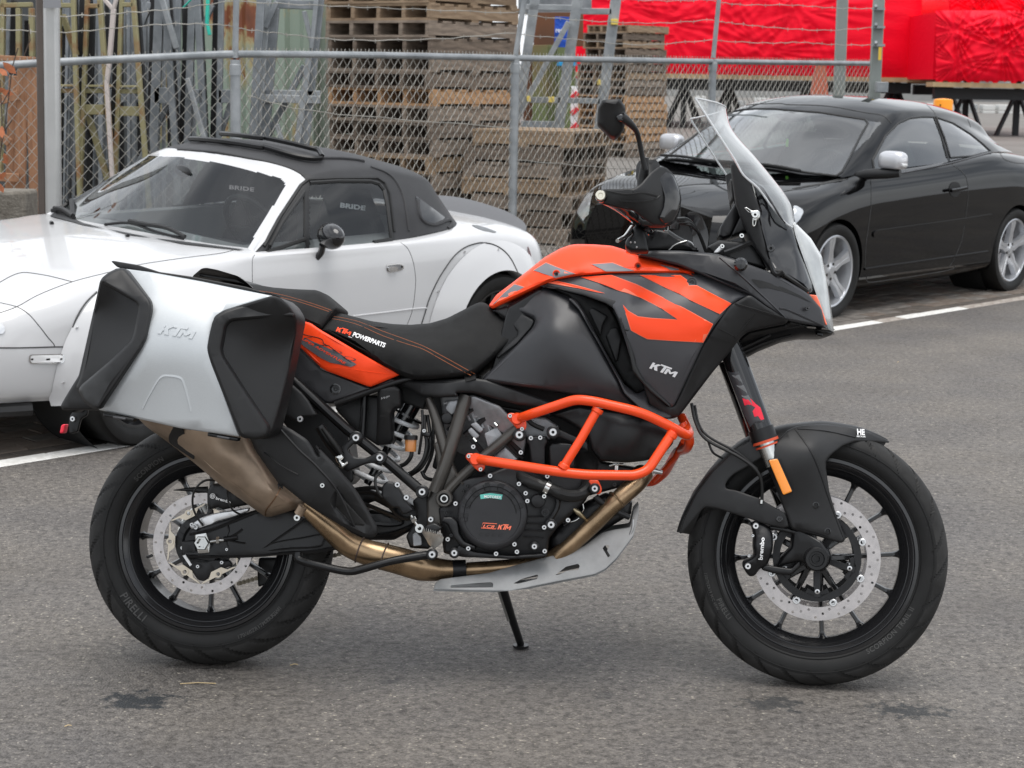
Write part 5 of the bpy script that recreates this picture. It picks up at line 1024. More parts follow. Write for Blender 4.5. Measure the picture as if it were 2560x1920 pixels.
hb.append(shell('brake_reservoir', gloss, q('D', (240, 750), (330, 770), (430, 830), (500, 890), (470, 905), (330, 900), (270, 850)), .30, thick=.06, edge=.015, e=12)[0])
far_copy(hb)
shell('fork_crown', plast_g, q('D', (300, 930), (420, 900), (500, 920), (560, 960), (640, 1000), (700, 1060), (330, 1062)), .12, back=-.12, edge=.02, e=12)
for x, y, r in ((403, 930, .006), (375, 945, .005), (480, 915, .008)): bolt('D', x, y, .16, r, steel)
shell('instrument_pod', gloss, q('D', (500, 1050), (540, 1010), (620, 985), (650, 1000), (680, 1060), (500, 1062)), .10, back=-.10, edge=.02, e=10)
ptube('instrument_trim', steel, 'D', [(498, 1050, .12), (540, 1015, .12), (615, 990, .12)], .0025)
for k in range(4):
    ptube('cable', hose_m, 'D', [(545 + k * 8, 850 + k * 10, .28 - k * .02), (610 + k * 6, 850 + k * 12, .22), (660 + k * 4, 890 + k * 10, .17), (700, 960, .13), (740, 1062, .10)], .0036 if k % 2 else .0045)

# ---- fork, front mudguard -------------------------------------------------------------------
ptube('fork_tube', gloss, 'H', [(300, -20, .105), (330, 60, .107), (475, 452, .112)], .0305, n=28, smooth_n=1)
ptube('fork_clamp', plast_g, 'H', [(455, 398, .112), (478, 462, .113)], .0335, n=28, smooth_n=1)
ptube('fork_seal_ring', mat('orange_ring', (.6, .08, .03), .4), 'H', [(476, 452, .113), (480, 464, .113)], .0342, n=28, smooth_n=1); ptube('fork_seal_ring', MATS['orange_ring'], 'H', [(484, 474, .113), (487, 482, .113)], .030, n=28, smooth_n=1)
ptube('fork_stanchion', steel, 'H', [(478, 460, .113), (520, 570, .114)], .0245, n=24, smooth_n=1)
ptube('fork_lower', plast_g, 'H', [(515, 560, .098), (690, 950, .095), (712, 1000, .100)], [.019, .021, .028], n=24, smooth_n=1)
# far fork leg
ff_ = MB(); a_, b_ = P('H', 330, 60, .107), P('H', 475, 452, .112); c_ = P('H', 712, 1000, .110)
ff_.tube([(a_.x, .107, a_.z), (b_.x, .112, b_.z)], .0305, 20); ff_.tube([(b_.x, .112, b_.z), (c_.x, .11, c_.z)], .026, 20); ff_.build('fork_tube', gloss, bike)
fk = lambda dx: None
def forkdecal(name, m, pts, rad=.0311):
    """printed on the fork tube surface"""
    A_, B_ = P('H', 330, 60, .107), P('H', 475, 452, .112); ax = (B_ - A_).normalized(); V = []
    v, t = cdt(pts, (), (), 8)
    for x, y in v:
        p = pxl(x, y, .120); f_ = A_ + ax * ((p - A_).dot(ax)); d = p - f_; side = ax.cross(Vector((0, 1, 0))).normalized(); s = max(-.029, min(.029, d.dot(side))); n_ = ax.cross(side).normalized()
        if n_.y > 0: n_ = -n_
        V.append(f_ + side * s + n_ * math.sqrt(rad ** 2 - s * s))
    link(name, mesh(name, V, t, m, 60), bike)
forkdecal('fork_sticker', mat('fork_grey', (.055, .055, .06), .3), q('H', (300, 128), (350, 130), (372, 170), (425, 290), (470, 365), (405, 392), (385, 350), (330, 235)))
for i in range(3): forkdecal('fork_lettering', mat('fork_line', (.16, .165, .17), .4), q('H', (318 + i * 22, 148 + i * 48), (352 + i * 22, 146 + i * 48), (366 + i * 22, 176 + i * 48), (370 + i * 22, 196 + i * 48), (362 + i * 22, 180 + i * 48), (325 + i * 22, 156 + i * 48)), .0318)
forkdecal('fork_lettering', redm, q('H', (368, 258), (405, 258), (432, 285), (452, 300), (470, 355), (455, 360), (440, 340), (424, 345), (415, 318), (428, 300), (408, 288), (378, 290)), .0318)
# mudguard: curved band + side guards
arc_pts = [(70, 893), (82, 850), (110, 780), (150, 705), (190, 645), (230, 592), (280, 535), (330, 492), (380, 455), (430, 432), (480, 412), (520, 400), (580, 386), (640, 378), (700, 372), (760, 370), (830, 377), (900, 390), (940, 400), (980, 415), (1020, 432), (1065, 456)]
A3 = cm([tuple(P('H', x, y, .055)) for x, y in arc_pts], 2); vs = []; fs = []; cxy = Vector((UF, 0, RF)); K = 14
for i, p in enumerate(A3):
    p = Vector(p); d = Vector((p.x - UF, 0, p.z - RF)).normalized(); t = i / (len(A3) - 1); hw = .072 * min(1, .06 + 3.6 * t) * min(1, .12 + 3.2 * (1 - t))
    for j in range(K + 1):
        s = -1 + 2 * j / K; vs.append(Vector((p.x, s * hw, p.z)) - d * (.035 * abs(s) ** 2.6) + d * .004)
fs = [(i * (K + 1) + j, i * (K + 1) + j + 1, (i + 1) * (K + 1) + j + 1, (i + 1) * (K + 1) + j) for i in range(len(A3) - 1) for j in range(K)]
n_ = len(vs); bk_ = [v - (Vector((v.x - UF, 0, v.z - RF)).normalized()) * .004 for v in vs]
v2, f2 = solidify(vs, bk_, fs); link('front_mudguard', fixn(mesh('front_mudguard', v2, f2, plast, 40)), bike)
mg = TPS(q('H', (80, 860, .06), (200, 690, .085), (330, 560, .095), (470, 450, .12), (640, 385, .09), (760, 376, .065), (900, 400, .055), (1060, 458, .01), (600, 600, .148), (700, 900, .135), (770, 560, .13), (560, 760, .13), (300, 720, .10), (830, 880, .12), (700, 480, .145)))
shell('mudguard_side', plast, q('H', (72, 893), (90, 832), (150, 708), (230, 598), (330, 500), (430, 440), (500, 420), (475, 525), (400, 575), (330, 612), (300, 640), (288, 665), (292, 682), (340, 690), (450, 728), (575, 800), (590, 862), (560, 868), (480, 850), (330, 800), (250, 775), (198, 768), (182, 778), (86, 892)), TPS(q('H', (80, 860, .075), (200, 690, .095), (330, 560, .10), (470, 450, .115), (560, 830, .125), (300, 740, .11), (450, 780, .125))), thick=.005, edge=.003, e=5, r=6, mirror=True)
shell('fork_guard', plast, q('H', (468, 520), (520, 470), (585, 405), (625, 388), (680, 380), (760, 378), (880, 392), (980, 420), (1063, 458), (1060, 466), (980, 462), (900, 460), (840, 480), (790, 520), (765, 550), (764, 590), (780, 700), (810, 800), (856, 922), (838, 940), (790, 926), (602, 872), (560, 765)), mg, thick=.006, edge=.006, e=7, r=6, grid=18, mirror=True)
line('fork_guard_crease', plast, q('H', (620, 400), (690, 500), (735, 600), (790, 760), (850, 920)), mg, eps=-.0005, r3=.0035)
line('fork_guard_crease', plast, q('H', (620, 400), (760, 410), (900, 440)), mg, eps=-.0005, r3=.003)
shell('side_reflector', amber, q('H', (493, 548), (535, 541), (604, 696), (562, 712)), .160, thick=.012, edge=.002, e=3, r=4, grid=0)
shell('reflector_frame', plast_g, q('H', (489, 545), (538, 537), (609, 698), (560, 717)), .156, thick=.012, edge=.002, e=3, r=4, grid=0)
for x, y in ((545, 826), (716, 760), (772, 883)): cupscrew('H', x, y, mg(*q1('H', x, y)) + .001 if x > 600 else .131, .008, gloss)
wtext('mudguard_lettering', 'HE', white_m, 'H', (908, 426), (946, 428), 26, mg, bold=.04, shear=-.1, eps=.004); wtext('mudguard_lettering', 'BECKER', white_m, 'H', (908, 438), (950, 440), 7, mg, bold=.02, shear=0, eps=.004)
# front caliper, axle lug
shell('fork_foot', plast_g, q('H', (610, 880), (640, 870), (740, 930), (780, 990), (775, 1040), (745, 1060), (700, 1060), (668, 1040), (640, 1022), (530, 1052), (560, 1000), (600, 960)), TPS(q('H', (640, 890, .12), (720, 1010, .135), (560, 1030, .10))), thick=.05, edge=.008, e=8)
p_ = P('H', 719, 1013, .150); MB().lathe([(.030, .03), (.030, -.002), (.027, -.006), (.020, -.006), (.0185, .002), (.0125, .002), (.0115, -.003), (.009, -.003), (.0085, .008), (.0001, .008)], p_, n=36, closed=False).build('front_axle', plast_g, bike)
cf = TPS(q('H', (420, 860, .115), (470, 950, .135), (510, 900, .12), (400, 1080, .12), (480, 1040, .12)))
shell('front_caliper', eng_blk, q('H', (415, 852), (440, 835), (470, 842), (500, 865), (514, 900), (514, 965), (500, 1010), (485, 1045), (450, 1060), (430, 1092), (402, 1098), (378, 1060), (376, 1035), (395, 1020), (432, 1000), (425, 960), (428, 900)), cf, thick=.07, edge=.012, e=9, r=8)
wtext('caliper_lettering', 'brembo', white_m, 'H', (464, 1018), (474, 912), 19, lambda x, y: cf(x, y) + .001, bold=.03, shear=0)
for x, y, r in ((432, 857, .008), (395, 1047, .008), (418, 903, .004), (400, 998, .004)): bolt('H', x, y, .140, r, zinc)
shell('caliper_arm', plast_g, q('H', (495, 855), (560, 862), (640, 880), (650, 905), (560, 885), (500, 875)), .115, thick=.02, e=5); shell('caliper_arm', plast_g, q('H', (470, 1040), (540, 1052), (600, 1060), (640, 1020), (650, 1045), (600, 1090), (530, 1085), (460, 1065)), .112, thick=.02, e=5)
ptube('brake_hose', hose_m, 'H', [(130, 280, .12), (150, 370, .13), (200, 450, .14), (350, 530, .145), (430, 590, .145), (460, 650, .14), (462, 735, .13)], .0042)
ptube('brake_hose', hose_m, 'H', [(145, 290, .11), (165, 380, .12), (215, 440, .13), (350, 515, .13), (440, 590, .12)], .0034); ptube('brake_hose', hose_m, 'H', [(205, 450, .13), (230, 510, .13), (275, 538, .11)], .003)
ptube('hose_fitting', steel, 'H', [(460, 735, .13), (458, 752, .13)], .005, smooth_n=1)
# side stand (far side) and its foot on the ground
gz = BK.M @ (gnd(1302, 1617, .004) - BK.o); top_ = pxl(1256, 1468, -gz.y * -1 * -1 if False else -.14)
top_ = pxl(1256, 1468, -.14); MB().tube([top_, top_.lerp(gz, .5), gz + Vector((0, 0, .006))], [.0125, .011, .010], 12).build('side_stand', plast_g, bike)
MB().tube([top_ + Vector((-.012, -.006, 0)), top_.lerp(gz, .55) + Vector((-.010, -.006, 0))], .005, 8).build('stand_spring', steel, bike)
Mi = BK.M; up_l = Mi @ Vector((0, 0, 1)); MB().lathe([(.022, 0), (.022, .006), (.0001, .006)], gz, up_l, 18, False).build('stand_foot', plast_g, bike)
# ================================================================== CARS
def carframe(px, py, y, az, tilt):
    c = gnd(px, py); x = -Vector((math.cos(az), math.sin(az), 0)); y0 = Vector((math.sin(az), -math.cos(az), 0)); z = Vector((0, 0, 1))
    yy = y0 * math.cos(tilt) - z * math.sin(tilt); zz = z * math.cos(tilt) + y0 * math.sin(tilt)
    return Frame(c - yy * y, x, yy, zz)
class Car:
    def __init__(s, name, label, F):
        s.F = F; s.root = empty(name, mat=F.mat); tag(s.root, label, 'car'); s.trees = []
    def surf(s, rows, nu=8, nv=6, mirror=True):
        """Catmull-Rom surface through a control grid given for the near half; returns verts, quads, shape"""
        G = [cm(r, nv) for r in rows]; G = [list(c) for c in zip(*[cm(col, nu) for col in zip(*G)])]
        nr, nc = len(G), len(G[0])
        if mirror: G = [list(r) + [(p[0], -p[1], p[2]) for p in reversed(r[:-1])] for r in G]; nc = len(G[0])
        vs = [Vector(p) for r in G for p in r]; fs = [(i * nc + j, i * nc + j + 1, (i + 1) * nc + j + 1, (i + 1) * nc + j) for i in range(nr - 1) for j in range(nc - 1)]
        return vs, fs, nr, nc
    def px(s, p):
        w_ = s.F.o + s.F.M.transposed() @ Vector(p) - CO; k = w_.dot(FW); return 1280 + FPX * w_.dot(CR) / k, 960 + FPX * w_.dot(CD) / k
    def add_tree(s, vs, fs): s.trees.append(BVHTree.FromPolygons([tuple(v) for v in vs], fs))
    def at(s, px, py, eps=.002, only=None):
        o, d = s.F.ray(px, py); best = None
        for t in (s.trees if only is None else [s.trees[only]]):
            h = t.ray_cast(o, d)
            if h[0] is not None and (best is None or h[3] < best[3]): best = h
        if best is None: return None
        n = best[1] if best[1].dot(d) < 0 else -best[1]; return best[0] + n * eps, n
    def line(s, name, m, pts, w=.004, eps=.0, n=6, only=None, dens=5, sm=True):
        out = []; pl = cm(pts, dens) if (sm and len(pts) > 2) else [(pts[i][0] + (pts[i + 1][0] - pts[i][0]) * t, pts[i][1] + (pts[i + 1][1] - pts[i][1]) * t) for i in range(len(pts) - 1) for t in (0, .2, .4, .6, .8)] + [pts[-1]]
        for p in pl:
            h = s.at(p[0], p[1], eps, only)
            if h and (not out or (h[0] - out[-1]).length < .35): out.append(h[0])
        if len(out) > 1: return MB().tube(out, w, n).build(name, m, s.root)
    def patch(s, name, m, pts, eps=.003, thick=0.0, grid=10, r=4, only=None, parent=None, smooth=60):
        o2 = rpoly(pts, r) if r else pts; v, t = cdt(o2, (), (), grid); V = []; N_ = []; ok = []
        for x, y in v:
            h = s.at(x, y, eps, only); V.append(h[0] if h else Vector((0, 0, -9))); N_.append(h[1] if h else Vector((0, 0, 1))); ok.append(h is not None)
        t = [f for f in t if all(ok[i] for i in f) and max((V[f[0]] - V[f[1]]).length, (V[f[1]] - V[f[2]]).length) < .4]
        if thick: V2 = [a - b * thick for a, b in zip(V, N_)]; vs, fs = solidify(V, V2, t)
        else: vs, fs = V, t
        return link(name, mesh(name, vs, fs, m, smooth), parent or s.root)
def gap(m='panel_gap'): return mat('panel_gap', (.05, .05, .05), .6)
def cut(me_vs, me_fs, cutters, name, m, parent):
    me = fixn(mesh(name, me_vs, me_fs, m, 0)); o = link(name, me); 
    for i, (cv, cf) in enumerate(cutters):
        co = link('cutter', fixn(mesh('cutter', cv, cf, m, 0))); md = o.modifiers.new('cut', 'BOOLEAN'); md.operation = 'DIFFERENCE'; md.solver = 'EXACT'; md.object = co
    dg = bpy.context.evaluated_depsgraph_get(); me2 = bpy.data.meshes.new_from_object(o.evaluated_get(dg)); 
    for md in list(o.modifiers):
        c_ = md.object; o.modifiers.remove(md); bpy.data.objects.remove(c_)
    o.data = me2; me2.polygons.foreach_set('use_smooth', [True] * len(me2.polygons)); me2.set_sharp_from_angle(angle=R(32)); o.parent = parent; return o
def body(car, rows, m, wheels, arch_r, cockpit, name='body_shell', nu=7, nv=5):
    vs, fs, nr, nc = car.surf(rows, nu, nv); n = len(vs)
    fs2 = list(fs) + [tuple(range(nc - 1, -1, -1)), tuple((nr - 1) * nc + j for j in range(nc))] + [(i * nc, (i + 1) * nc, (i + 1) * nc + nc - 1, i * nc + nc - 1) for i in range(nr - 1)]
    cuts = []
    for x, z in wheels:
        for sg in (-1, 1):
            mb = MB(); mb.tube([(x, sg * .52, z), (x, sg * 1.2, z)], arch_r, 48); cuts.append((mb.v, mb.f))
    x0, x1, y_, z0 = cockpit; mb = MB(); mb.box(((x0 + x1) / 2, 0, z0 + 1), (x1 - x0, y_ * 2, 2)); cuts.append((mb.v, mb.f))
    o = cut(vs, fs2, cuts, name, m, car.root); car.add_tree(vs, fs)
    for x, z in wheels:
        for sg in (-1, 1): MB().lathe([(arch_r + .002, .525), (.01, .525)] , (x, 0, z), (0, sg, 0), 40, False).lathe([(arch_r - .001, .52), (arch_r - .001, .80)], (x, 0, z), (0, sg, 0), 40, False).build('wheel_well', mat('wheel_well', (.010, .010, .010), .9), car.root)
    return o
def greenhouse(car, rows, default, regions, nu=12, nv=8, th=.0):
    """regions: [(name, material, polygon px)] tested in order on the near side and its mirror image"""
    vs, fs, nr, nc = car.surf(rows, nu, nv); pc = [None] * len(fs); cls = []
    for fi, f in enumerate(fs):
        ri = fi // (nc - 1) + .5; ci = fi % (nc - 1) + .5; ci = min(ci, nc - 1 - ci); c = sum((vs[i] for i in f), Vector()) / 4; k = -1
        for sgn in (1, -1):
            p = car.px((c.x, c.y * sgn, c.z))
            for i, (nm, m, poly, both, (r0, r1, c0, c1)) in enumerate(regions):
                if sgn * c.y < 0 and not both: continue
                if not (r0 * nu <= ri <= r1 * nu and c0 * nv <= ci <= c1 * nv): continue
                if inside(p, poly): k = i; break
            if k >= 0: break
        cls.append(k)
    car.add_tree(vs, fs)
    for k in sorted(set(cls)):
      for sd in ((1, -1) if (k >= 0 and not regions[k][3]) else (0,)):
        nm, m = (default if k < 0 else regions[k][:2]); sel = [f for f, c in zip(fs, cls) if c == k and (sd == 0 or (vs[f[0]].y + vs[f[2]].y) * sd > 0)]
        if not sel: continue
        me = mesh(nm, vs, sel, m, 0); bm = bmesh.new(); bm.from_mesh(me); bmesh.ops.delete(bm, geom=[v for v in bm.verts if not v.link_faces], context='VERTS'); bm.to_mesh(me); bm.free()
        me.polygons.foreach_set('use_smooth', [True] * len(me.polygons)); link(nm, me, car.root)
def carwheel(car, x, y, z, r, w, rr, kind, sg=1, rot=0.0, steer=0.0):
    e = empty('wheel', (x, y, z), parent=car.root); e.rotation_euler = (0, 0, steer)
    hw = w / 2; s_ = sg
    MB().lathe([(rr, -hw * .8), (r - .045, -hw), (r - .012, -hw * .95), (r, -hw * .75), (r, hw * .75), (r - .012, hw * .95), (r - .045, hw), (rr + .01, hw * .88), (rr, hw * .8)], axis=(0, s_, 0), n=72).build('tyre', rub, e, 40)
    if kind == 'black':
        MB().lathe([(rr + .004, hw * .82), (rr - .008, hw * .80), (rr - .014, hw * .6), (rr - .03, hw * .1), (rr - .04, -.02), (.10, -.03), (.09, .0), (.03, .01), (.0001, .01), (.0001, -.08), (rr - .02, -.09), (rr, -hw * .8)], axis=(0, s_, 0), n=56, closed=False).build('rim', rim_blk, e)
        for k in range(8):
            a = k * math.pi / 4; MB().bar((.08 * math.cos(a), s_ * .01, .08 * math.sin(a)), ((rr - .02) * math.cos(a), s_ * .03, (rr - .02) * math.sin(a)), .03, .03, (0, 1, 0)).build('spoke', rim_blk, e)
    else:
        sil = mat('silver_alloy', (.56, .57, .59), .3, metal=.7, coat=.4, var=.04)
        MB().lathe([(rr + .006, hw * .84), (rr - .002, hw * .88), (rr - .012, hw * .84), (rr - .016, hw * .6), (rr - .028, hw * .1), (rr - .03, -hw * .7), (rr, -hw * .8)], axis=(0, s_, 0), n=72, closed=False).build('rim', sil, e)
        MB().lathe([(.15, -.045), (.15, -.03), (.06, -.03), (.06, -.045)], axis=(0, s_, 0), n=40).build('brake_disc', disc_m, e); MB().lathe([(rr - .03, -.06), (.0001, -.06)], axis=(0, s_, 0), n=30, closed=False).build('wheel_back', dark, e)
        yo = s_ * hw * .62
        for k in range(5):
            a = rot + k * 2 * math.pi / 5; ca, sa = math.cos(a), math.sin(a); px_, pz_ = -sa, ca; vs = []
            for rad, wd, dep in ((.035, .030, .0), (.075, .034, .004), (.13, .025, .012), (rr - .03, .036, .030), (rr - .006, .040, .028)):
                for w2, d2 in ((1.25, -.035), (1, 0), (.12, .0), (.0, -.006), (-.12, .0), (-1, 0), (-1.25, -.035)):
                    vs.append(Vector((rad * ca + px_ * wd * w2, yo + s_ * (dep * .6 + d2), rad * sa + pz_ * wd * w2)))
            fs = [(i * 7 + j, i * 7 + j + 1, i * 7 + 8 + j, i * 7 + 7 + j) for i in range(4) for j in range(6)]; MB().add(vs, fs).build('spoke', sil, e, 28)
            b = a + math.pi / 5; MB().lathe([(.011, .0), (.011, .004), (.0001, .004)], (.052 * math.cos(b), yo + s_ * .001, .052 * math.sin(b)), (0, s_, 0), 10, False).build('wheel_nut', gloss, e)
        MB().lathe([(.070, -.03), (.070, -.002), (.030, .006), (.028, .012), (.0001, .012)], (0, yo, 0), (0, s_, 0), 32, False).build('hub_cap', sil, e)
    return e
def seat(car, x, y, z, m, hgt=.62, hw=.25, side=True):
    sv = []; P_ = [(.50, .10), (.45, .02), (.10, .0), (.02, .12), (-.10, hgt * .55), (-.16, hgt * .9), (-.13, hgt + .10), (-.19, hgt + .12), (-.24, hgt * .9), (-.18, hgt * .5), (-.10, .05), (-.05, -.08), (.5, -.08)]
    vs = []; n = len(P_)
    for s, k in ((-1, .80), (-.8, 1), (.8, 1), (1, .80)):
        for i, (a, b) in enumerate(P_):
            t = max(0, (b - hgt * .75) / (hgt * .4)); vs.append(Vector((x + a * (1 if abs(s) < 1 else .97), y + s * hw * (1 - .45 * min(1, t)), z + b * (1 if abs(s) < 1 else .97))))
    fs = [(j * n + i, j * n + (i + 1) % n, (j + 1) * n + (i + 1) % n, (j + 1) * n + i) for j in range(3) for i in range(n)] + [tuple(range(n)), tuple(range(4 * n - 1, 3 * n - 1, -1))]
    return MB().add(vs, fs).build('seat', m, car.root, 35, bevel=.015)
def steering(car, x, y, z):
    c = Vector((x, y, z)); ax = Vector((-.85, 0, .5)).normalized(); u = Vector((0, 1, 0)); v = ax.cross(u); mb = MB()
    mb.tube([c + (u * math.cos(a) + v * math.sin(a)) * .18 for a in np.linspace(0, 2 * math.pi, 32, endpoint=False)], .014, 8, closed=True)
    mb.lathe([(.06, 0), (.05, .03), (.0001, .03)], c, ax, 16, False)
    for a in (0, math.pi, 1.5 * math.pi): mb.tube([c, c + (u * math.cos(a) + v * math.sin(a)) * .18], .012, 6)
    mb.build('steering_wheel', plast_g, car.root)
# ------------------------------------------------------------ white roadster
white = mat('pearl_white_paint', (.58, .58, .585), .25, coat=.6, coatr=.04, var=.012, vscale=3)
canvas = mat('black_vinyl_roof', (.030, .030, .032), .62, var=.12, vscale=6, bump=.25, bscale=700)
glass_m = glass('car_glass', (.55, .58, .58), .0, 1.2, 1.7)
intm = mat('dark_interior', (.020, .020, .022), .7, var=.2)
MF = carframe(1220, 965, .80, R(49.6), R(3)); mx = Car('white_convertible', 'white two-seat convertible with black soft top parked behind the motorcycle', MF)
def yz(x, *p): return [(x, a, b) for a, b in p]
rows = [[(3.02, .50, .21), (3.08, .50, .28), (3.10, .50, .38), (3.09, .49, .47), (3.06, .46, .54), (3.02, .42, .575), (3.0, .30, .59), (3.0, .15, .60), (3.0, 0, .605)],
        [(2.90, .68, .225), (2.94, .71, .28), (2.95, .72, .38), (2.94, .71, .48), (2.91, .67, .565), (2.88, .60, .605), (2.87, .42, .63), (2.87, .2, .64), (2.87, 0, .645)],
        yz(2.70, (.75, .225), (.79, .27), (.81, .38), (.805, .48), (.785, .57), (.71, .635), (.45, .675), (.2, .69), (0, .695)),
        yz(2.45, (.77, .21), (.81, .27), (.83, .40), (.83, .52), (.81, .625), (.725, .685), (.45, .715), (.2, .73), (0, .735)),
        yz(2.10, (.77, .19), (.81, .26), (.83, .40), (.83, .55), (.81, .675), (.725, .735), (.45, .755), (.2, .765), (0, .77)),
        yz(1.78, (.77, .18), (.81, .22), (.83, .40), (.83, .55), (.81, .705), (.735, .757), (.45, .775), (.2, .782), (0, .785)),
        yz(1.58, (.77, .17), (.81, .20), (.83, .40), (.83, .55), (.815, .71), (.768, .766), (.5, .775), (.2, .785), (0, .79)),
        yz(1.10, (.77, .17), (.81, .20), (.83, .40), (.83, .55), (.815, .712), (.772, .768), (.5, .78), (.2, .785), (0, .79)),
        yz(0.66, (.77, .17), (.81, .20), (.83, .40), (.83, .55), (.815, .72), (.766, .775), (.5, .79), (.2, .795), (0, .80)),
        yz(0.30, (.77, .18), (.81, .22), (.83, .40), (.83, .56), (.815, .73), (.74, .79), (.45, .805), (.2, .81), (0, .815)),
        yz(0.0, (.77, .20), (.81, .25), (.83, .40), (.83, .56), (.81, .735), (.72, .797), (.45, .82), (.2, .825), (0, .83)),
        yz(-.26, (.75, .22), (.79, .27), (.81, .40), (.81, .56), (.785, .71), (.69, .775), (.45, .805), (.2, .815), (0, .82)),
        yz(-.43, (.70, .24), (.74, .29), (.77, .40), (.765, .55), (.73, .68), (.63, .750), (.4, .785), (.2, .795), (0, .80)),
        [(-.53, .52, .26), (-.57, .56, .32), (-.59, .575, .42), (-.585, .575, .55), (-.56, .56, .655), (-.53, .48, .725), (-.53, .3, .76), (-.53, .15, .765), (-.53, 0, .77)]]
body(mx, rows, white, [(2.265, .29), (0.02, .29)], .335, (.20, 1.50, .60, .30))
gh = [[(1.58, .768, .762), (1.575, .762, .765), (1.57, .752, .768), (1.56, .68, .765), (1.63, .45, .770), (1.68, .2, .776), (1.70, 0, .78)],
      [(1.36, .770, .765), (1.35, .720, .84), (1.335, .668, .912), (1.36, .60, .908), (1.43, .42, .925), (1.475, .2, .942), (1.49, 0, .947)],
      [(1.12, .770, .768), (1.11, .690, .92), (1.095, .588, 1.055), (1.165, .515, 1.048), (1.225, .33, 1.085), (1.262, .15, 1.105), (1.27, 0, 1.110)],
      [(1.05, .770, .768), (1.05, .690, .925), (1.045, .590, 1.062), (1.085, .53, 1.085), (1.145, .33, 1.130), (1.175, .15, 1.146), (1.185, 0, 1.15)],
      [(.87, .770, .770), (.87, .690, .93), (.87, .602, 1.066), (.87, .53, 1.115), (.88, .34, 1.158), (.89, .15, 1.175), (.90, 0, 1.18)],
      [(.68, .765, .775), (.66, .695, .93), (.64, .602, 1.056), (.62, .53, 1.105), (.60, .34, 1.145), (.60, .15, 1.158), (.60, 0, 1.162)],
      [(.52, .752, .787), (.48, .690, .91), (.42, .590, 1.025), (.39, .52, 1.07), (.36, .34, 1.100), (.35, .15, 1.115), (.35, 0, 1.12)],
      [(.36, .725, .795), (.32, .660, .90), (.26, .565, .995), (.21, .49, 1.03), (.16, .32, 1.052), (.14, .15, 1.06), (.13, 0, 1.065)],
      [(.22, .690, .80), (.18, .620, .86), (.15, .540, .93), (.11, .46, .955), (.06, .30, .965), (.05, .15, .97), (.05, 0, .97)],
      [(.08, .630, .80), (.05, .570, .812), (.01, .500, .832), (-.05, .42, .842), (-.09, .30, .846), (-.11, .15, .85), (-.12, 0, .85)]]
ws_poly = q('1', (440, 642), (640, 740), (1000, 835), (1470, 892), (1885, 945), (2188, 450), (2188, 415), (2150, 385), (2000, 345), (1700, 272), (1400, 228), (1150, 212), (1000, 226), (930, 275), (620, 500))
wsf = q('1', (370, 660), (560, 520), (900, 262), (1000, 200), (1150, 160), (1500, 178), (1900, 235), (2212, 292)) + q('2', (100, 264), (250, 305), (345, 352), (392, 398), (330, 450), (250, 560), (30, 965), (-300, 1000))
swin = q('2', (412, 422), (640, 408), (880, 410), (945, 430), (985, 480), (1010, 600), (1040, 855), (700, 912), (412, 945))
swq = q('2', (376, 490), (378, 945), (80, 955), (210, 720)); swt = q('2', (398, 398), (930, 388), (985, 425), (1022, 500), (1065, 868), (400, 968), (30, 975), (340, 450))
greenhouse(mx, gh, ('soft_top', canvas), [('windshield', glass_m, ws_poly, True, (0, 2.8, 2, 9)), ('windshield_frame', white, wsf, False, (0, 3.3, 1.6, 9)), ('side_window', glass_m, swin, False, (0, 9, 0, 2.1)), ('quarter_window', glass_m, swq, False, (0, 9, 0, 2.1)), ('window_seal', plast, swt, False, (0, 9, 0, 2.3))], 26, 16)
rubs = mat('black_rubber_seal', (.014, .014, .014), .5)
mx.line('windshield_seal', rubs, ws_poly + [ws_poly[0]], .013, only=1, sm=False); mx.line('window_seal', rubs, swin + [swin[0]], .010, only=1, sm=False); mx.line('window_seal', rubs, swq + [swq[0]], .010, only=1, sm=False)
mx.line('window_seal', rubs, q('2', (30, 972), (250, 972), (400, 968), (700, 930), (1065, 872)), .010, only=1); mx.line('window_seal', rubs, q('2', (30, 965), (180, 690), (345, 440), (398, 398), (600, 388), (930, 385), (990, 425), (1028, 510), (1068, 868)), .009, only=1, sm=False)
mx.line('roof_seal', rubs, q('2', (392, 398), (345, 352), (250, 305), (100, 262), (-50, 235), (-300, 190), (-600, 165)), .006, only=1)
mx.patch('rear_window', gloss, q('2', (1222, 520), (1260, 550), (1330, 600), (1450, 690), (1430, 708), (1350, 738), (1300, 725), (1262, 690), (1240, 620)), .004, only=1)
mx.line('soft_top_seam', canvas, q('2', (880, 300), (1000, 345), (1080, 420), (1140, 560), (1180, 850)), .006, eps=.001, only=1)
mx.line('soft_top_edge', canvas, q('2', (1240, 560), (1260, 680), (1310, 730), (1380, 740), (1480, 708), (1502, 745), (1440, 790), (1300, 822), (1110, 866)), .010, only=1)
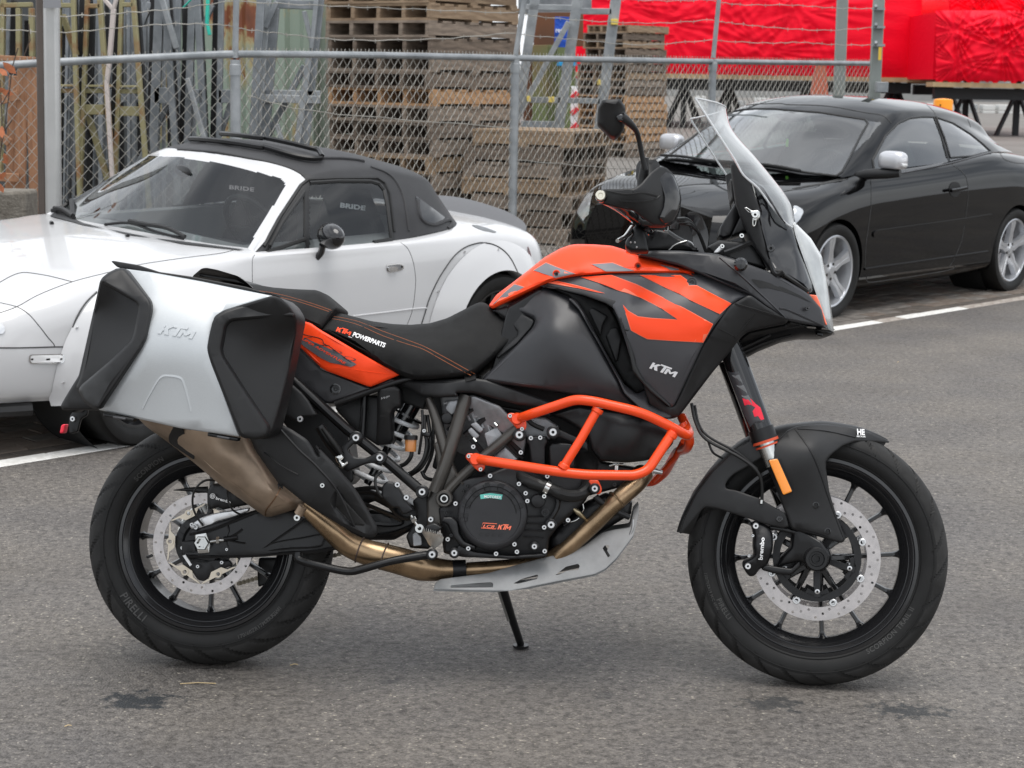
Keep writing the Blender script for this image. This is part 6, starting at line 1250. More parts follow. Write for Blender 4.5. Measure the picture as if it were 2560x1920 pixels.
# roof rails of the raised roof panel
mx.line('roof_rail', plast_g, q('1', (1345, 118), (1500, 112), (1750, 135), (2000, 175)) + q('2', (60, 175), (200, 215), (330, 248), (430, 262), (500, 258)), .013, eps=.018, only=1)
mx.line('roof_rail', plast_g, q('1', (1400, 92), (1500, 80), (1750, 90), (2000, 120)) + q('2', (60, 118), (250, 158), (400, 195), (470, 215), (500, 258)), .012, eps=.028, only=1)
mx.patch('roof_panel', canvas, q('1', (1380, 105), (1500, 88), (1750, 98), (2000, 130)) + q('2', (60, 130), (250, 170), (400, 208), (455, 228), (440, 250), (330, 240), (200, 205), (60, 165)) + q('1', (2000, 165), (1750, 128), (1500, 108)), .012, only=1)
mx.line('roof_rail', canvas, q('2', (500, 238), (640, 238), (760, 248), (830, 262)), .008, eps=.004, only=1)
g_ = gap()
mx.line('door_gap', g_, q('1', (1955, 975), (1938, 1020), (1938, 1190)) + q('A', (1745, 330), (1760, 500), (1790, 700)), .0015); mx.line('door_gap', g_, q('2', (1110, 880), (1165, 925), (1205, 1020), (1222, 1120), (1225, 1200), (1205, 1380), (1160, 1510), (1100, 1620)), .0015)
mx.line('body_crease', white, q('2', (740, 1445), (1000, 1415), (1200, 1390), (1310, 1382)), .004, eps=.001); mx.line('hood_gap', g_, q('1', (1790, 940), (1680, 965), (1400, 1000), (1060, 1052), (850, 1105), (560, 1180), (300, 1280), (132, 1372), (0, 1420)), .0020)
mx.line('headlight_gap', g_, q('1', (-60, 1220), (0, 1185), (80, 1140), (150, 1115), (220, 1112), (380, 1138), (555, 1182)), .0024); mx.line('headlight_gap', g_, q('1', (0, 1342), (132, 1375), (220, 1430), (300, 1520), (370, 1610), (410, 1655)) + q('A', (378, 680)), .0020)
mx.line('bumper_gap', g_, q('A', (-20, 690), (150, 690), (378, 684), (465, 684)), .0030)
mx.line('flare_gap', g_, q('A', (668, 305), (600, 370), (545, 450), (505, 540), (480, 640), (462, 740), (430, 860), (390, 980), (350, 1062)), .0035, eps=.002)
mx.line('washer_jet', plast_g, q('1', (392, 735), (400, 742)), .010, eps=.006, dens=1); mx.line('washer_jet', plast_g, q('1', (972, 832), (982, 838)), .009, eps=.006, dens=1)
mx.patch('fuel_flap', mat('grey_flap', (.12, .125, .13), .35), q('2', (1652, 746), (1700, 748), (1780, 772), (1850, 800), (1825, 806), (1740, 788), (1690, 768)), .002)
# ducktail spoiler as a solid strip along the rear deck edge
sp = []
for x, y, dx, dz in ((-.20, .735, .0, .0), (-.32, .68, .04, .022), (-.42, .59, .055, .038), (-.47, .44, .06, .05), (-.49, .25, .065, .055), (-.50, 0, .07, .06)):
    sp.append((x, y, dx, dz))
full = sp + [(a, -b, c, d) for a, b, c, d in reversed(sp[:-1])]; full = cm(full, 4); vs = []
for x, y, dx, dz in full:
    zb = .80 - .09 * (abs(y) / .75) ** 2; 
    for a, b in ((.12 * (dx > .01) + .02, .0), (.02, dz * .75), (-dx * .9, dz), (-dx, dz * .7), (-.02 - dx * .3, -.03)): vs.append(Vector((x + a, y, zb + b)))
m_ = len(full); fs = [(i * 5 + j, i * 5 + (j + 1) % 5, i * 5 + 5 + (j + 1) % 5, i * 5 + 5 + j) for i in range(m_ - 1) for j in range(5)] + [(4, 3, 2, 1, 0), tuple(m_ * 5 - 5 + j for j in range(5))]
MB().add(vs, fs).build('rear_spoiler', mat('spoiler_grey', (.10, .10, .105), .45), mx.root, 50)
mx.patch('tail_light', mat('dark_red_lens', (.10, .01, .01), .15, coat=1), q('m', (1640, 380), (1665, 420), (1700, 520), (1712, 640), (1705, 760), (1685, 770), (1668, 620), (1650, 480)), .004)
# overfenders
def flare(car, cx, cz, ro, ri, ya, a0, a1, parent, m, rx=1.0):
    vs = []; N_ = 44
    for i in range(N_ + 1):
        a = R(a0 + (a1 - a0) * i / N_); ca, sa = math.cos(a), math.sin(a)
        X, Z = cx + ro * rx * ca, cz + ro * sa; h = car.trees[0].ray_cast(Vector((X, 1.5, Z)), Vector((0, -1, 0))); yb = h[0].y if h[0] is not None else .78
        if yb < .5: yb = .78
        for k, (t, ex_) in enumerate(((0, .003), (.25, None), (.55, None), (.85, None), (1.0, None))):
            r_ = ro + (ri - ro) * t; y = yb + .003 + (ya - yb) * (t ** .8) if t else yb + .003
            vs.append(Vector((cx + r_ * (1 + (rx - 1) * (1 - t)) * ca, y, cz + r_ * sa)))
        vs.append(Vector((cx + (ri - .004) * ca, ya - .004, cz + (ri - .004) * sa))); vs.append(Vector((cx + (ri - .002) * ca, ya - .10, cz + (ri - .002) * sa)))
    fs = [(i * 7 + j, i * 7 + j + 1, i * 7 + 8 + j, i * 7 + 7 + j) for i in range(N_) for j in range(6)]
    car.add_tree(vs, fs)
    for sg in (1, -1): MB().add([Vector((v.x, v.y * sg, v.z)) for v in vs], fs).build('wheel_arch_flare', m, car.root, 60)
flare(mx, .02, .29, .455, .315, .885, -8, 140, mx.root, white, 1.06); flare(mx, 2.265, .29, .405, .315, .885, -12, 190, mx.root, white)
mx.line('flare_gap', g_, q('2', (1270, 1505), (1300, 1410), (1330, 1310), (1390, 1180), (1450, 1080), (1520, 985), (1600, 920), (1680, 890), (1740, 882), (1820, 895), (1900, 940), (1960, 1010), (2010, 1110)), .0035, eps=.001)
for x, y in ((1595, 950), (1855, 930), (1393, 1250)): p = q1('2', x, y); mx.line('flare_screw', zinc, [p, (p[0] + 1.5, p[1] + 1.5)], .007, eps=.003, dens=1)
for x, y in ((530, 550), (435, 928)): p = q1('A', x, y); mx.line('flare_screw', zinc, [p, (p[0] + 1.5, p[1] + 1.5)], .007, eps=.003, dens=1)
mx.patch('indicator_frame', mat('chrome', (.7, .7, .7), .12, metal=1), q('A', (200, 745), (215, 735), (425, 732), (445, 742), (448, 780), (435, 795), (215, 800), (198, 785)), .003, r=5); mx.patch('indicator_lens', mat('clear_lens', (.72, .72, .72), .1, coat=1), q('A', (208, 750), (220, 742), (422, 738), (438, 748), (440, 778), (430, 788), (220, 792), (207, 782)), .006, r=4)
for x in (218, 322, 425): mx.patch('lens_screw', dark, q('A', (x - 8, 763), (x + (20 if x == 322 else 8), 760), (x + (20 if x == 322 else 8), 772), (x - 8, 775)), .0075, r=1)
mx.patch('front_badge', mat('chrome', (.7, .7, .7), .12, metal=1), q('1', (-30, 1510), (10, 1500), (35, 1535), (38, 1560), (15, 1585), (-30, 1580)), .006)
hd = MATS['chrome']; mx.patch('handle_plate', hd, q('2', (1000, 1050), (1020, 1045), (1110, 1038), (1132, 1060), (1132, 1080), (1110, 1096), (1020, 1112), (1000, 1095)), .003, r=5); mx.patch('handle_recess', mat('grey_recess', (.16, .16, .165), .3), q('2', (1010, 1058), (1100, 1046), (1122, 1066), (1108, 1088), (1015, 1104)), .005, r=4); mx.patch('door_handle', hd, q('2', (1004, 1068), (1050, 1062), (1075, 1070), (1075, 1092), (1010, 1100)), .014, thick=.01, r=3); mx.patch('key_hole', dark, q('2', (1108, 1054), (1120, 1058), (1120, 1074), (1108, 1076)), .006, r=1)
# front lip
MB().tube(cm([(2.74, .765, .20), (2.88, .69, .195), (3.0, .55, .19), (3.08, .3, .19), (3.09, 0, .19)], 4), .028, 8).tube(cm([(2.74, -.765, .20), (2.88, -.69, .195), (3.0, -.55, .19), (3.08, -.3, .19), (3.09, 0, .19)], 4), .028, 8).build('front_lip', plast, mx.root)
# mirror
def ellip(c, r, rot=None, n=20, m=12):
    vs = []; fs = []
    for i in range(m + 1):
        a = math.pi * i / m - math.pi / 2
        for k in range(n):
            b = 2 * math.pi * k / n; p = Vector((r[0] * math.cos(a) * math.cos(b), r[1] * math.cos(a) * math.sin(b), r[2] * math.sin(a))); vs.append(Vector(c) + (rot @ p if rot else p))
    for i in range(m):
        for k in range(n): fs.append((i * n + k, i * n + (k + 1) % n, (i + 1) * n + (k + 1) % n, (i + 1) * n + k))
    return vs, fs
pm_ = MF.hit(*q1('2', 575, 830), 1, .87); mm = empty('door_mirror', parent=mx.root)
MB().add(*ellip(pm_, (.055, .100, .060), Matrix.Rotation(-.35, 3, 'Z'))).build('mirror_housing', gloss, mm); pb = MF.hit(*q1('2', 462, 1000), 1, .80); MB().tube(cm([tuple(pb), tuple(pb + Vector((0, .03, .03))), tuple(pm_ + Vector((.03, -.02, -.04)))], 4), [.016] * 9, 10).lathe([(.036, 0), (.032, .012), (.01, .018)], pb - Vector((0, .01, .006)), (0, .8, .5), 18, False).build('mirror_arm', gloss, mm)
# wipers, interior mirror, seats
mx.line('wiper_arm', plast_g, q('1', (400, 650), (500, 655), (600, 720), (640, 745)), .010, eps=.015, only=1); mx.line('wiper_blade', rubs, q('1', (420, 640), (520, 660), (620, 735)), .012, eps=.022, only=1)
mx.line('wiper_arm', plast_g, q('1', (820, 760), (1010, 750), (1220, 820), (1470, 880)), .007, eps=.016, only=1); mx.line('wiper_blade', rubs, q('1', (1010, 745), (1130, 770), (1300, 800), (1470, 885)), .010, eps=.026, only=1)
mx.patch('cowl_panel', plast, q('1', (380, 680), (440, 642), (640, 735), (1000, 828), (1470, 885), (1880, 940), (1830, 942), (1400, 895), (900, 795), (640, 750)), .004)
seat(mx, .72, .30, .30, intm, .56); seat(mx, .72, -.32, .30, intm, .56); steering(mx, 1.18, .32, .80)
MB().box((1.42, 0, .70), (.20, 1.25, .12)).build('dashboard', intm, mx.root, bevel=.03); MB().box((.85, 0, .33), (1.3, 1.18, .05)).build('cockpit_floor', intm, mx.root)
pmr = MF.hit(*q1('1', 1400, 330), 1, -.02); MB().add(*ellip(pmr, (.015, .10, .028), Matrix.Rotation(-.3, 3, 'Z'))).build('interior_mirror', plast_g, mx.root)
def ctext(car, name, s, m, c, a, b, h, plane_y, bold=.02, shear=0):
    v, f = text2d(s, bold, shear, 1.05); sc = CROPS[c][2]; A = q1(c, *a); B_ = q1(c, *b); x0 = min(p[0] for p in v); w_ = max(p[0] for p in v) - x0; dx, dy = B_[0] - A[0], B_[1] - A[1]; ln = math.hypot(dx, dy); hh = h / sc / .7
    V = [car.F.hit(A[0] + (x - x0) * dx / w_ + y * dy / ln * hh, A[1] + (x - x0) * dy / w_ - y * dx / ln * hh, 1, plane_y) for x, y in v]
    link(name, mesh(name, V, f, m, 0), car.root)
ctext(mx, 'seat_lettering', 'BRIDE', mat('seat_print', (.75, .75, .76), .6), '2', (645, 608), (838, 632), 34, .575, .05); ctext(mx, 'seat_lettering', 'BRIDE', mat('seat_print_dim', (.22, .22, .225), .6), '1', (1760, 468), (1950, 488), 30, .56, .03)
carwheel(mx, .02, .775, .29, .29, .20, .21, 'black', 1); carwheel(mx, .02, -.775, .29, .29, .20, .21, 'black', -1); carwheel(mx, 2.265, .755, .29, .29, .20, .21, 'black', 1, steer=R(10)); carwheel(mx, 2.265, -.755, .29, .29, .20, .21, 'black', -1, steer=R(10))

# ------------------------------------------------------------ black hardtop convertible
blk = mat('black_metallic_paint', (.002, .002, .0023), .20, spec=.0, coat=.85, coatr=.015, var=.1)
VF = carframe(2524, 730, .90, R(49.6), R(2)); vo = Car('black_convertible', 'black hardtop convertible with silver mirrors parked at the right', VF)
rows = [[(3.44, .48, .20), (3.50, .50, .28), (3.53, .50, .40), (3.52, .50, .54), (3.47, .48, .66), (3.42, .45, .705), (3.41, .40, .72), (3.43, .2, .73), (3.44, 0, .735)],
        [(3.27, .73, .20), (3.32, .77, .28), (3.34, .78, .40), (3.32, .78, .54), (3.25, .76, .67), (3.21, .70, .735), (3.19, .58, .775), (3.22, .3, .79), (3.23, 0, .795)],
        yz(3.0, (.80, .20), (.87, .27), (.893, .40), (.90, .56), (.875, .71), (.80, .785), (.66, .825), (.35, .842), (0, .848)),
        yz(2.62, (.80, .19), (.88, .25), (.905, .40), (.912, .60), (.895, .78), (.84, .855), (.68, .88), (.35, .893), (0, .898)),
        yz(2.25, (.80, .17), (.88, .22), (.905, .40), (.912, .62), (.903, .80), (.868, .89), (.79, .945), (.35, .932), (0, .935)),
        yz(1.85, (.80, .165), (.88, .22), (.905, .40), (.912, .63), (.905, .815), (.872, .905), (.80, .965), (.35, .95), (0, .95)),
        yz(1.15, (.80, .165), (.88, .22), (.905, .40), (.912, .64), (.907, .835), (.875, .935), (.80, 1.0), (.35, 1.0), (0, 1.0)),
        yz(.40, (.80, .17), (.88, .22), (.905, .40), (.912, .65), (.907, .855), (.872, .975), (.785, 1.055), (.4, 1.06), (0, 1.06)),
        yz(0.0, (.80, .18), (.88, .23), (.905, .40), (.912, .66), (.905, .865), (.862, .975), (.75, 1.052), (.4, 1.07), (0, 1.075)),
        yz(-.50, (.80, .20), (.87, .26), (.893, .40), (.898, .63), (.885, .83), (.835, .935), (.70, 1.01), (.35, 1.04), (0, 1.05)),
        yz(-.82, (.70, .24), (.78, .30), (.82, .42), (.825, .62), (.81, .80), (.76, .90), (.62, .97), (.3, 1.0), (0, 1.01)),
        [(-.98, .5, .26), (-1.03, .55, .32), (-1.05, .6, .42), (-1.04, .6, .62), (-1.02, .6, .80), (-.99, .56, .88), (-.96, .46, .95), (-.96, .2, .97), (-.96, 0, .98)]]
body(vo, rows, blk, [(2.62, .32), (0.0, .32)], .352, (.10, 2.20, .66, .35))
gv = [[(2.42, .782, .930), (2.42, .778, .934), (2.42, .770, .938), (2.44, .70, .936), (2.53, .4, .930), (2.58, .2, .928), (2.60, 0, .928)],
      [(2.14, .797, .955), (2.11, .757, 1.03), (2.05, .705, 1.11), (2.07, .63, 1.118), (2.15, .36, 1.14), (2.19, .2, 1.15), (2.20, 0, 1.155)],
      [(1.86, .800, .966), (1.83, .735, 1.12), (1.71, .635, 1.268), (1.74, .56, 1.292), (1.81, .33, 1.325), (1.84, .16, 1.337), (1.85, 0, 1.34)],
      [(1.50, .800, .985), (1.50, .720, 1.16), (1.45, .632, 1.318), (1.45, .555, 1.368), (1.46, .33, 1.408), (1.46, .16, 1.42), (1.46, 0, 1.424)],
      [(1.10, .800, 1.003), (1.10, .712, 1.18), (1.10, .622, 1.332), (1.10, .545, 1.384), (1.10, .33, 1.425), (1.10, .16, 1.436), (1.10, 0, 1.44)],
      [(.60, .790, 1.040), (.60, .710, 1.18), (.60, .610, 1.300), (.56, .53, 1.362), (.52, .32, 1.405), (.50, .16, 1.416), (.50, 0, 1.42)],
      [(.18, .765, 1.064), (.15, .690, 1.135), (.12, .590, 1.205), (.02, .51, 1.272), (-.03, .31, 1.332), (-.05, .15, 1.345), (-.05, 0, 1.35)],
      [(-.16, .690, 1.058), (-.18, .625, 1.092), (-.20, .555, 1.122), (-.28, .46, 1.165), (-.34, .30, 1.205), (-.37, .15, 1.215), (-.38, 0, 1.22)],
      [(-.46, .600, 1.040), (-.50, .560, 1.046), (-.55, .500, 1.052), (-.62, .42, 1.056), (-.68, .30, 1.058), (-.71, .15, 1.06), (-.72, 0, 1.062)]]
vws = q('w', (800, 548), (1060, 345), (1290, 190), (1400, 168), (1500, 160), (1660, 162)) + q('v', (0, 152), (250, 170), (560, 218), (580, 245), (530, 330), (450, 490), (400, 580), (360, 608), (200, 590), (0, 560)) + q('w', (1620, 605), (1200, 578), (900, 545))
vsw = q('v', (628, 590), (612, 500), (700, 335), (790, 245), (870, 210), (950, 200), (1035, 202), (1085, 330), (1138, 522), (900, 572)); vrw = q('v', (1052, 204), (1170, 245), (1290, 320), (1370, 385), (1428, 440), (1300, 472), (1158, 516), (1110, 350))
vg = glass('tinted_car_glass', (.50, .58, .55), .0, 2.2, 2.1)
greenhouse(vo, gv, ('hardtop', blk), [('windshield', vg, vws, True, (0, 2.05, 2, 9)), ('side_window', vg, vsw, False, (0, 9, 0, 2.1)), ('rear_side_window', vg, vrw, False, (0, 9, 0, 2.1))])
for pl in (vws, vsw, vrw): vo.line('window_seal', rubs, pl + [pl[0]], .009, only=1, sm=False)
vo.line('roof_gap', g_, q('w', (1330, 150), (1500, 125), (1700, 120)) + q('v', (30, 115), (300, 125), (560, 170), (680, 190), (745, 245)), .004, only=1); vo.line('roof_gap', g_, q('v', (980, 108), (1040, 170), (1045, 200)), .003, only=1)
vo.line('roof_gap', g_, q('v', (1270, 215), (1290, 270)), .003, only=1, sm=False)
vo.line('belt_strip', mat('dark_chrome', (.06, .06, .065), .15, metal=.6), q('v', (628, 612), (850, 583), (1150, 522), (1430, 446)), .007, eps=.002)
vo.line('door_gap', g_, q('v', (600, 640), (602, 800), (585, 950), (565, 1100), (560, 1250)), .0028); vo.line('door_gap', g_, q('v', (1160, 528), (1230, 580), (1265, 640), (1272, 750), (1255, 900), (1225, 1060), (1170, 1190), (1140, 1240)), .0028)
vo.line('hood_gap', g_, q('w', (1700, 800), (1900, 760), (2212, 700)) + q('v', (60, 695), (250, 660), (420, 622)), .004); vo.line('trunk_gap', g_, q('v', (1490, 440), (1520, 490), (1590, 515), (1659, 522)), .003)
vo.patch('side_moulding', blk, q('v', (612, 1000), (630, 985), (1452, 868), (1440, 912), (900, 1000), (650, 1036), (612, 1030)), .010, thick=.012, r=5); vo.line('door_crease', blk, q('v', (555, 1252), (800, 1218), (1100, 1175), (1408, 1130)), .009, eps=.002); vo.line('sill_gap', g_, q('v', (570, 1300), (575, 1335), (620, 1340), (900, 1300), (1150, 1255), (1180, 1225)), .003)
c_ = q1('v', 1180, 700); vo.patch('handle_recess', dark, [(c_[0] + 15 * math.cos(a), c_[1] + 19 * math.sin(a)) for a in np.linspace(0, 6.28, 20, endpoint=False)], .003, r=0, grid=6); vo.line('door_handle', blk, q('v', (1130, 710), (1180, 702), (1235, 690)), .013, eps=.030, sm=False)
chs = mat('silver_mirror_cap', (.62, .62, .64), .28, metal=.6, coat=.6)
pm_ = VF.hit(*q1('v', 755, 505), 1, 1.02); mm = empty('door_mirror', parent=vo.root)
def mcap(c, sy):
    vs, fs = ellip((0, 0, 0), (1, 1, 1), None, 28, 16); sp_ = lambda t: math.copysign(abs(t) ** .62, t); vs = [Vector((sp_(v.x) * .062, sp_(v.y) * .098, sp_(v.z) * .068)) for v in vs]; out = []
    for v in vs: out.append(Vector(c) + Vector((max(v.x, -.03) * 1.0, v.y * sy, (v.z if v.z > -.048 else -.048 + (v.z + .048) * .2))))
    return out, fs
MB().add(*mcap(pm_, 1)).build('mirror_cap', chs, mm, 50)
pb = pm_ + Vector((0, 0, -.075)); MB().tube([pm_ + Vector((.0, .06, -.075)), pm_ + Vector((.02, -.03, -.085)), pm_ + Vector((.05, -.17, -.10)), pm_ + Vector((.06, -.24, -.12))], [.028, .036, .036, .030], 12).build('mirror_arm', plast, mm)
MB().box(pm_ + Vector((.03, .105, -.02)), (.05, .02, .02)).build('mirror_lamp', MATS['clear_lens'], mm, bevel=.005)
pf = VF.hit(*q1('w', 860, 420), 1, -1.0); mm = empty('door_mirror', parent=vo.root); MB().add(*mcap(pf, 1)).build('mirror_cap', chs, mm, 50); MB().tube([pf + Vector((0, .0, -.07)), pf + Vector((.03, .14, -.09))], .03, 10).build('mirror_arm', plast, mm)
lens = mat('headlamp_lens', (.50, .52, .54), .06, coat=1, spec=.9, metal=.3, var=.3, vscale=9)
vo.patch('headlight', lens, q('w', (128, 900), (150, 830), (200, 765), (270, 735), (262, 790), (240, 860), (225, 960), (228, 1040), (222, 1062), (180, 1020), (135, 960)), .004); vo.patch('headlight', lens, q('w', (1790, 905), (1820, 908), (1862, 935), (1868, 955), (1840, 1010), (1805, 1045), (1795, 1000)), .004)
vo.patch('grille_recess', dark, q('w', (262, 985), (275, 968), (450, 980), (520, 1040), (700, 1080), (700, 1250), (560, 1240), (440, 1205), (310, 1145), (268, 1080)), .004)
vo.line('grille_frame', MATS['dark_chrome'], q('w', (700, 1250), (560, 1240), (440, 1205), (310, 1145), (268, 1080), (258, 990), (275, 965), (455, 978)), .014, eps=.006, sm=False)
for k in range(5): vo.line('grille_bar', MATS['dark_chrome'], q('w', (275 + k * 10, 1010 + k * 36), (460, 1030 + k * 36), (700, 1060 + k * 40)), .006, eps=.010)
for k in range(4): vo.line('grille_bar', gloss, q('w', (330 + k * 75, 985), (335 + k * 75, 1190)), .004, eps=.009, sm=False)
vo.line('bumper_gap', g_, q('w', (130, 960), (180, 1030), (240, 1080), (262, 1200)), .004); 
MB().box((1.1, 0, .38), (2.1, 1.3, .05)).build('cabin_floor', intm, vo.root); MB().box((2.13, 0, .84), (.35, 1.30, .14)).build('dashboard', intm, vo.root, bevel=.04)
for y in (.36, -.36): seat(vo, 1.22, y, .42, mat('grey_leather', (.05, .052, .052), .6), .62); seat(vo, .42, y, .48, MATS['grey_leather'], .52)
steering(vo, 1.82, .36, .92); vo.line('wiper', rubs, q('w', (780, 535), (950, 545), (1200, 585)), .010, eps=.02, only=1); vo.line('wiper', rubs, q('w', (1150, 575), (1600, 610), (1850, 655)), .010, eps=.02, only=1)
pa_ = VF.hit(*q1('w', 1745, 420), 1, 0.05); MB().box(pa_, (.004, .018, .055)).build('air_freshener', mat('green_card', (.30, .75, .10), .6), vo.root); pmr = VF.hit(*q1('w', 1770, 225), 1, 0.02); MB().add(*ellip(pmr, (.02, .12, .035))).build('interior_mirror', plast_g, vo.root)
for x, y, sg in ((2.62, .80, 1), (0, .80, 1), (2.62, -.80, -1), (0, -.80, -1)): carwheel(vo, x, y, .322, .322, .225, .238, 'silver', sg, rot=R(83 if x > 1 else 88))
# ================================================================== FENCE AND YARD BEHIND
galv = mat('galvanised_steel', (.23, .245, .255), .48, metal=.45, col2=(.36, .375, .385), vscale=7, rvar=.08, bump=.1, bscale=150)
wire_m = mat('fence_wire', (.36, .345, .31), .5, metal=.4, var=.2, vscale=5)
TF = (MF.o - L0).dot(LN) + 1.5; FO = L0 + LN * TF; FF = Frame(FO, LD, LN, Vector((0, 0, 1)))
fence = empty('chain_link_fence', (0, 0, 0)); tag(fence, 'grey chain-link fence topped with barbed wire behind both cars', 'fence')
def fp(px, py): return FO + FF.M.transposed() @ FF.hit(px, py, 1, 0)
C0 = fp(590, 135); LFD = Vector((-1, -.07, 0)).normalized(); LFr = Frame(Vector((C0.x, C0.y, 0)), LFD, Vector((-LFD.y, LFD.x, 0)), Vector((0, 0, 1)))
def lp(px, py): return LFr.o + LFr.M.transposed() @ LFr.hit(px, py, 1, 0)
def fpt(px, py): return fp(px, py) if px >= 590 else lp(px, py)
railpx = [(-60, 168), (30, 162), (150, 155), (300, 148), (450, 141), (590, 135), (750, 136), (950, 138), (1290, 145), (1550, 150), (1785, 154), (2000, 157), (2183, 159)]
MB().tube([fpt(*p) for p in railpx[5:]], .021, 12).build('top_rail', galv, fence); MB().tube([fpt(*p) for p in railpx[:6]], .023, 12).build('top_rail', galv, fence)
def post(px, r, ztop, rl=None):
    p = fp(px, 145); b = Vector((p.x, p.y, .12)); MB().tube([b, Vector((p.x, p.y, p.z - .01))], r, 14).build('post', galv, fence)
    if ztop: MB().tube([p, Vector((p.x + ztop[0], p.y, ztop[1]))], r * .6, 10).build('post_arm', galv, fence); MB().lathe([(r * 1.15, -.03), (r * 1.15, .03), (r * .6, .045)], p - Vector((0, 0, .07)), (0, 0, 1), 14, False).build('post_collar', galv, fence)
post(588, .030, (.02, 2.5)); post(1288, .030, (.10, 2.4)); post(1783, .030, (.05, 2.5)); post(2190, .01, None)
# woven mesh: zigzag wires
def weave(fr, s0, s1, zb, zt, cw, ch, name='wire_mesh'):
    mb = MB(); n = int((s1 - s0) / (cw / 2)); r = .0025
    Mt = fr.M.transposed()
    vs = []; fs = []
    for i in range(n):
        s = s0 + i * cw / 2; zt_ = zt(s); nz = int((zt_ - zb) / (ch / 2))
        pts = []
        for j in range(nz + 1):
            k = (i + j) % 2; z = zt_ + .012 - j * ch / 2
            pts.append(Vector((s + (cw / 2 if k else 0) + random.uniform(-.002, .002), (.004 if k else -.004), z)))
            if j == 0: pts[-1] = Vector((s + cw / 4, .0, z + .026))
        base = len(vs)
        for p in pts:
            for a in (.785, 2.356, 3.927, 5.498): vs.append(fr.o + Mt @ (p + Vector((math.cos(a) * r, math.sin(a) * r, 0))))
        for j in range(len(pts) - 1):
            for k in range(4): fs.append((base + j * 4 + k, base + j * 4 + (k + 1) % 4, base + j * 4 + 4 + (k + 1) % 4, base + j * 4 + 4 + k))
    return link(name, mesh(name, vs, fs, wire_m, 0), fence, kind='stuff')
rs = [FF.hit(x, y, 1, 0) for x, y in railpx[5:]]; zt_f = lambda s: float(np.interp(s, [p.x for p in rs], [p.z for p in rs]))
weave(FF, rs[0].x, rs[-1].x, .17, zt_f, .070, .078)
rl = [LFr.hit(x, y, 1, 0) for x, y in reversed(railpx[:6])]; zt_l = lambda s: float(np.interp(s, [p.x for p in rl], [p.z for p in rl])); weave(LFr, .0, rl[-1].x, .17, zt_l, .072, .080)
strands = [[(-40, 36), (145, 41), (300, 33), (440, 22), (585, 2)], [(-40, 70), (145, 81), (300, 69), (440, 60), (560, 63), (588, 69)], [(592, 4), (800, 14), (1000, 22), (1288, 33)], [(592, 71), (700, 84), (860, 100), (1080, 98), (1288, 82)],
           [(1290, 30), (1350, 42), (1500, 54), (1650, 58), (1783, 49)], [(1290, 86), (1450, 100), (1600, 112), (1783, 100)], [(1500, -4), (1650, 2), (1783, 0)], [(1785, 3), (1850, 12), (1980, 13), (2080, 20), (2195, 22)], [(1785, 52), (1830, 58), (1920, 68), (2060, 76), (2195, 68)], [(1785, 102), (1920, 108), (2000, 106), (2090, 112), (2195, 113)], [(1290, 400), (1500, 418), (1700, 430)], [(620, 240), (800, 280), (1280, 320)]]
for i, st_ in enumerate(strands):
    P3 = [fpt(*p) + Vector((0, -.01, 0)) for p in cm(st_, 8)]; P3 = [p + Vector((0, 0, .004 * math.sin(j * 1.9))) for j, p in enumerate(P3)]; mb = MB(); mb.tube(P3, .0030, 5)
    if i < 10:
        L_ = 0
        for a, b in zip(P3, P3[1:]):
            L_ += (b - a).length
            if L_ > .12:
                L_ = 0
                for k in range(2): d = Vector((random.uniform(-.3, .3), random.uniform(-.5, .5), random.choice((-1, 1)))).normalized() * .014; mb.tube([a - d, a + d], .0016, 3)
    mb.build('barbed_wire' if i < 10 else 'tension_wire', wire_m, fence)
# gate posts at the end of the fence
def BG(px, py, d): return WF.hit(px, py, 1, d)
grn = mat('grey_green_paint', (.22, .24, .225), .5, var=.08, vscale=3)
def gpost(label, x0, x1, xb0, xb1, yb, d, m=grn, name='gate_post'):
    a, b = BG((x0 + x1) / 2, -20, d), BG((xb0 + xb1) / 2, yb, d); w_ = (x1 - x0) / FPX * d; b = a.lerp(b, (a.z - .12) / (a.z - b.z)); r = empty(name, b); tag(r, label, 'post')
    o = MB().bar(a, b, w_, w_ * .9, (0, 1, 0)).build('column', m, r, bevel=.006); o.matrix_parent_inverse = Matrix.Translation(-b); return r, o
gp, _ = gpost('square grey steel post carrying the fence end behind the black car', 2185, 2211, 2172, 2200, 245, 16.15)
for y in (22, 68, 113): o = MB().box(BG(2196, y, 16.08), (.10, .05, .02)).cyl(BG(2190, y - 2, 16.05), BG(2190, y - 8, 16.0), .012, 8).build('wire_bracket', galv, gp); o.matrix_parent_inverse = Matrix.Translation(-gp.location)
o = MB().box(BG(2204, 218, 16.0), (.095, .09, .085)).build('lock_box', galv, gp, bevel=.004); o.matrix_parent_inverse = Matrix.Translation(-gp.location)
o = MB().box(BG(2200, 134, 16.05), (.026, .004, .105)).build('warning_sticker', mat('yellow_sticker', (.75, .50, .06), .5), gp); o.matrix_parent_inverse = Matrix.Translation(-gp.location)
gpost('tall square grey post left of the fence end post', 2094, 2120, 2084, 2110, 245, 17.6)
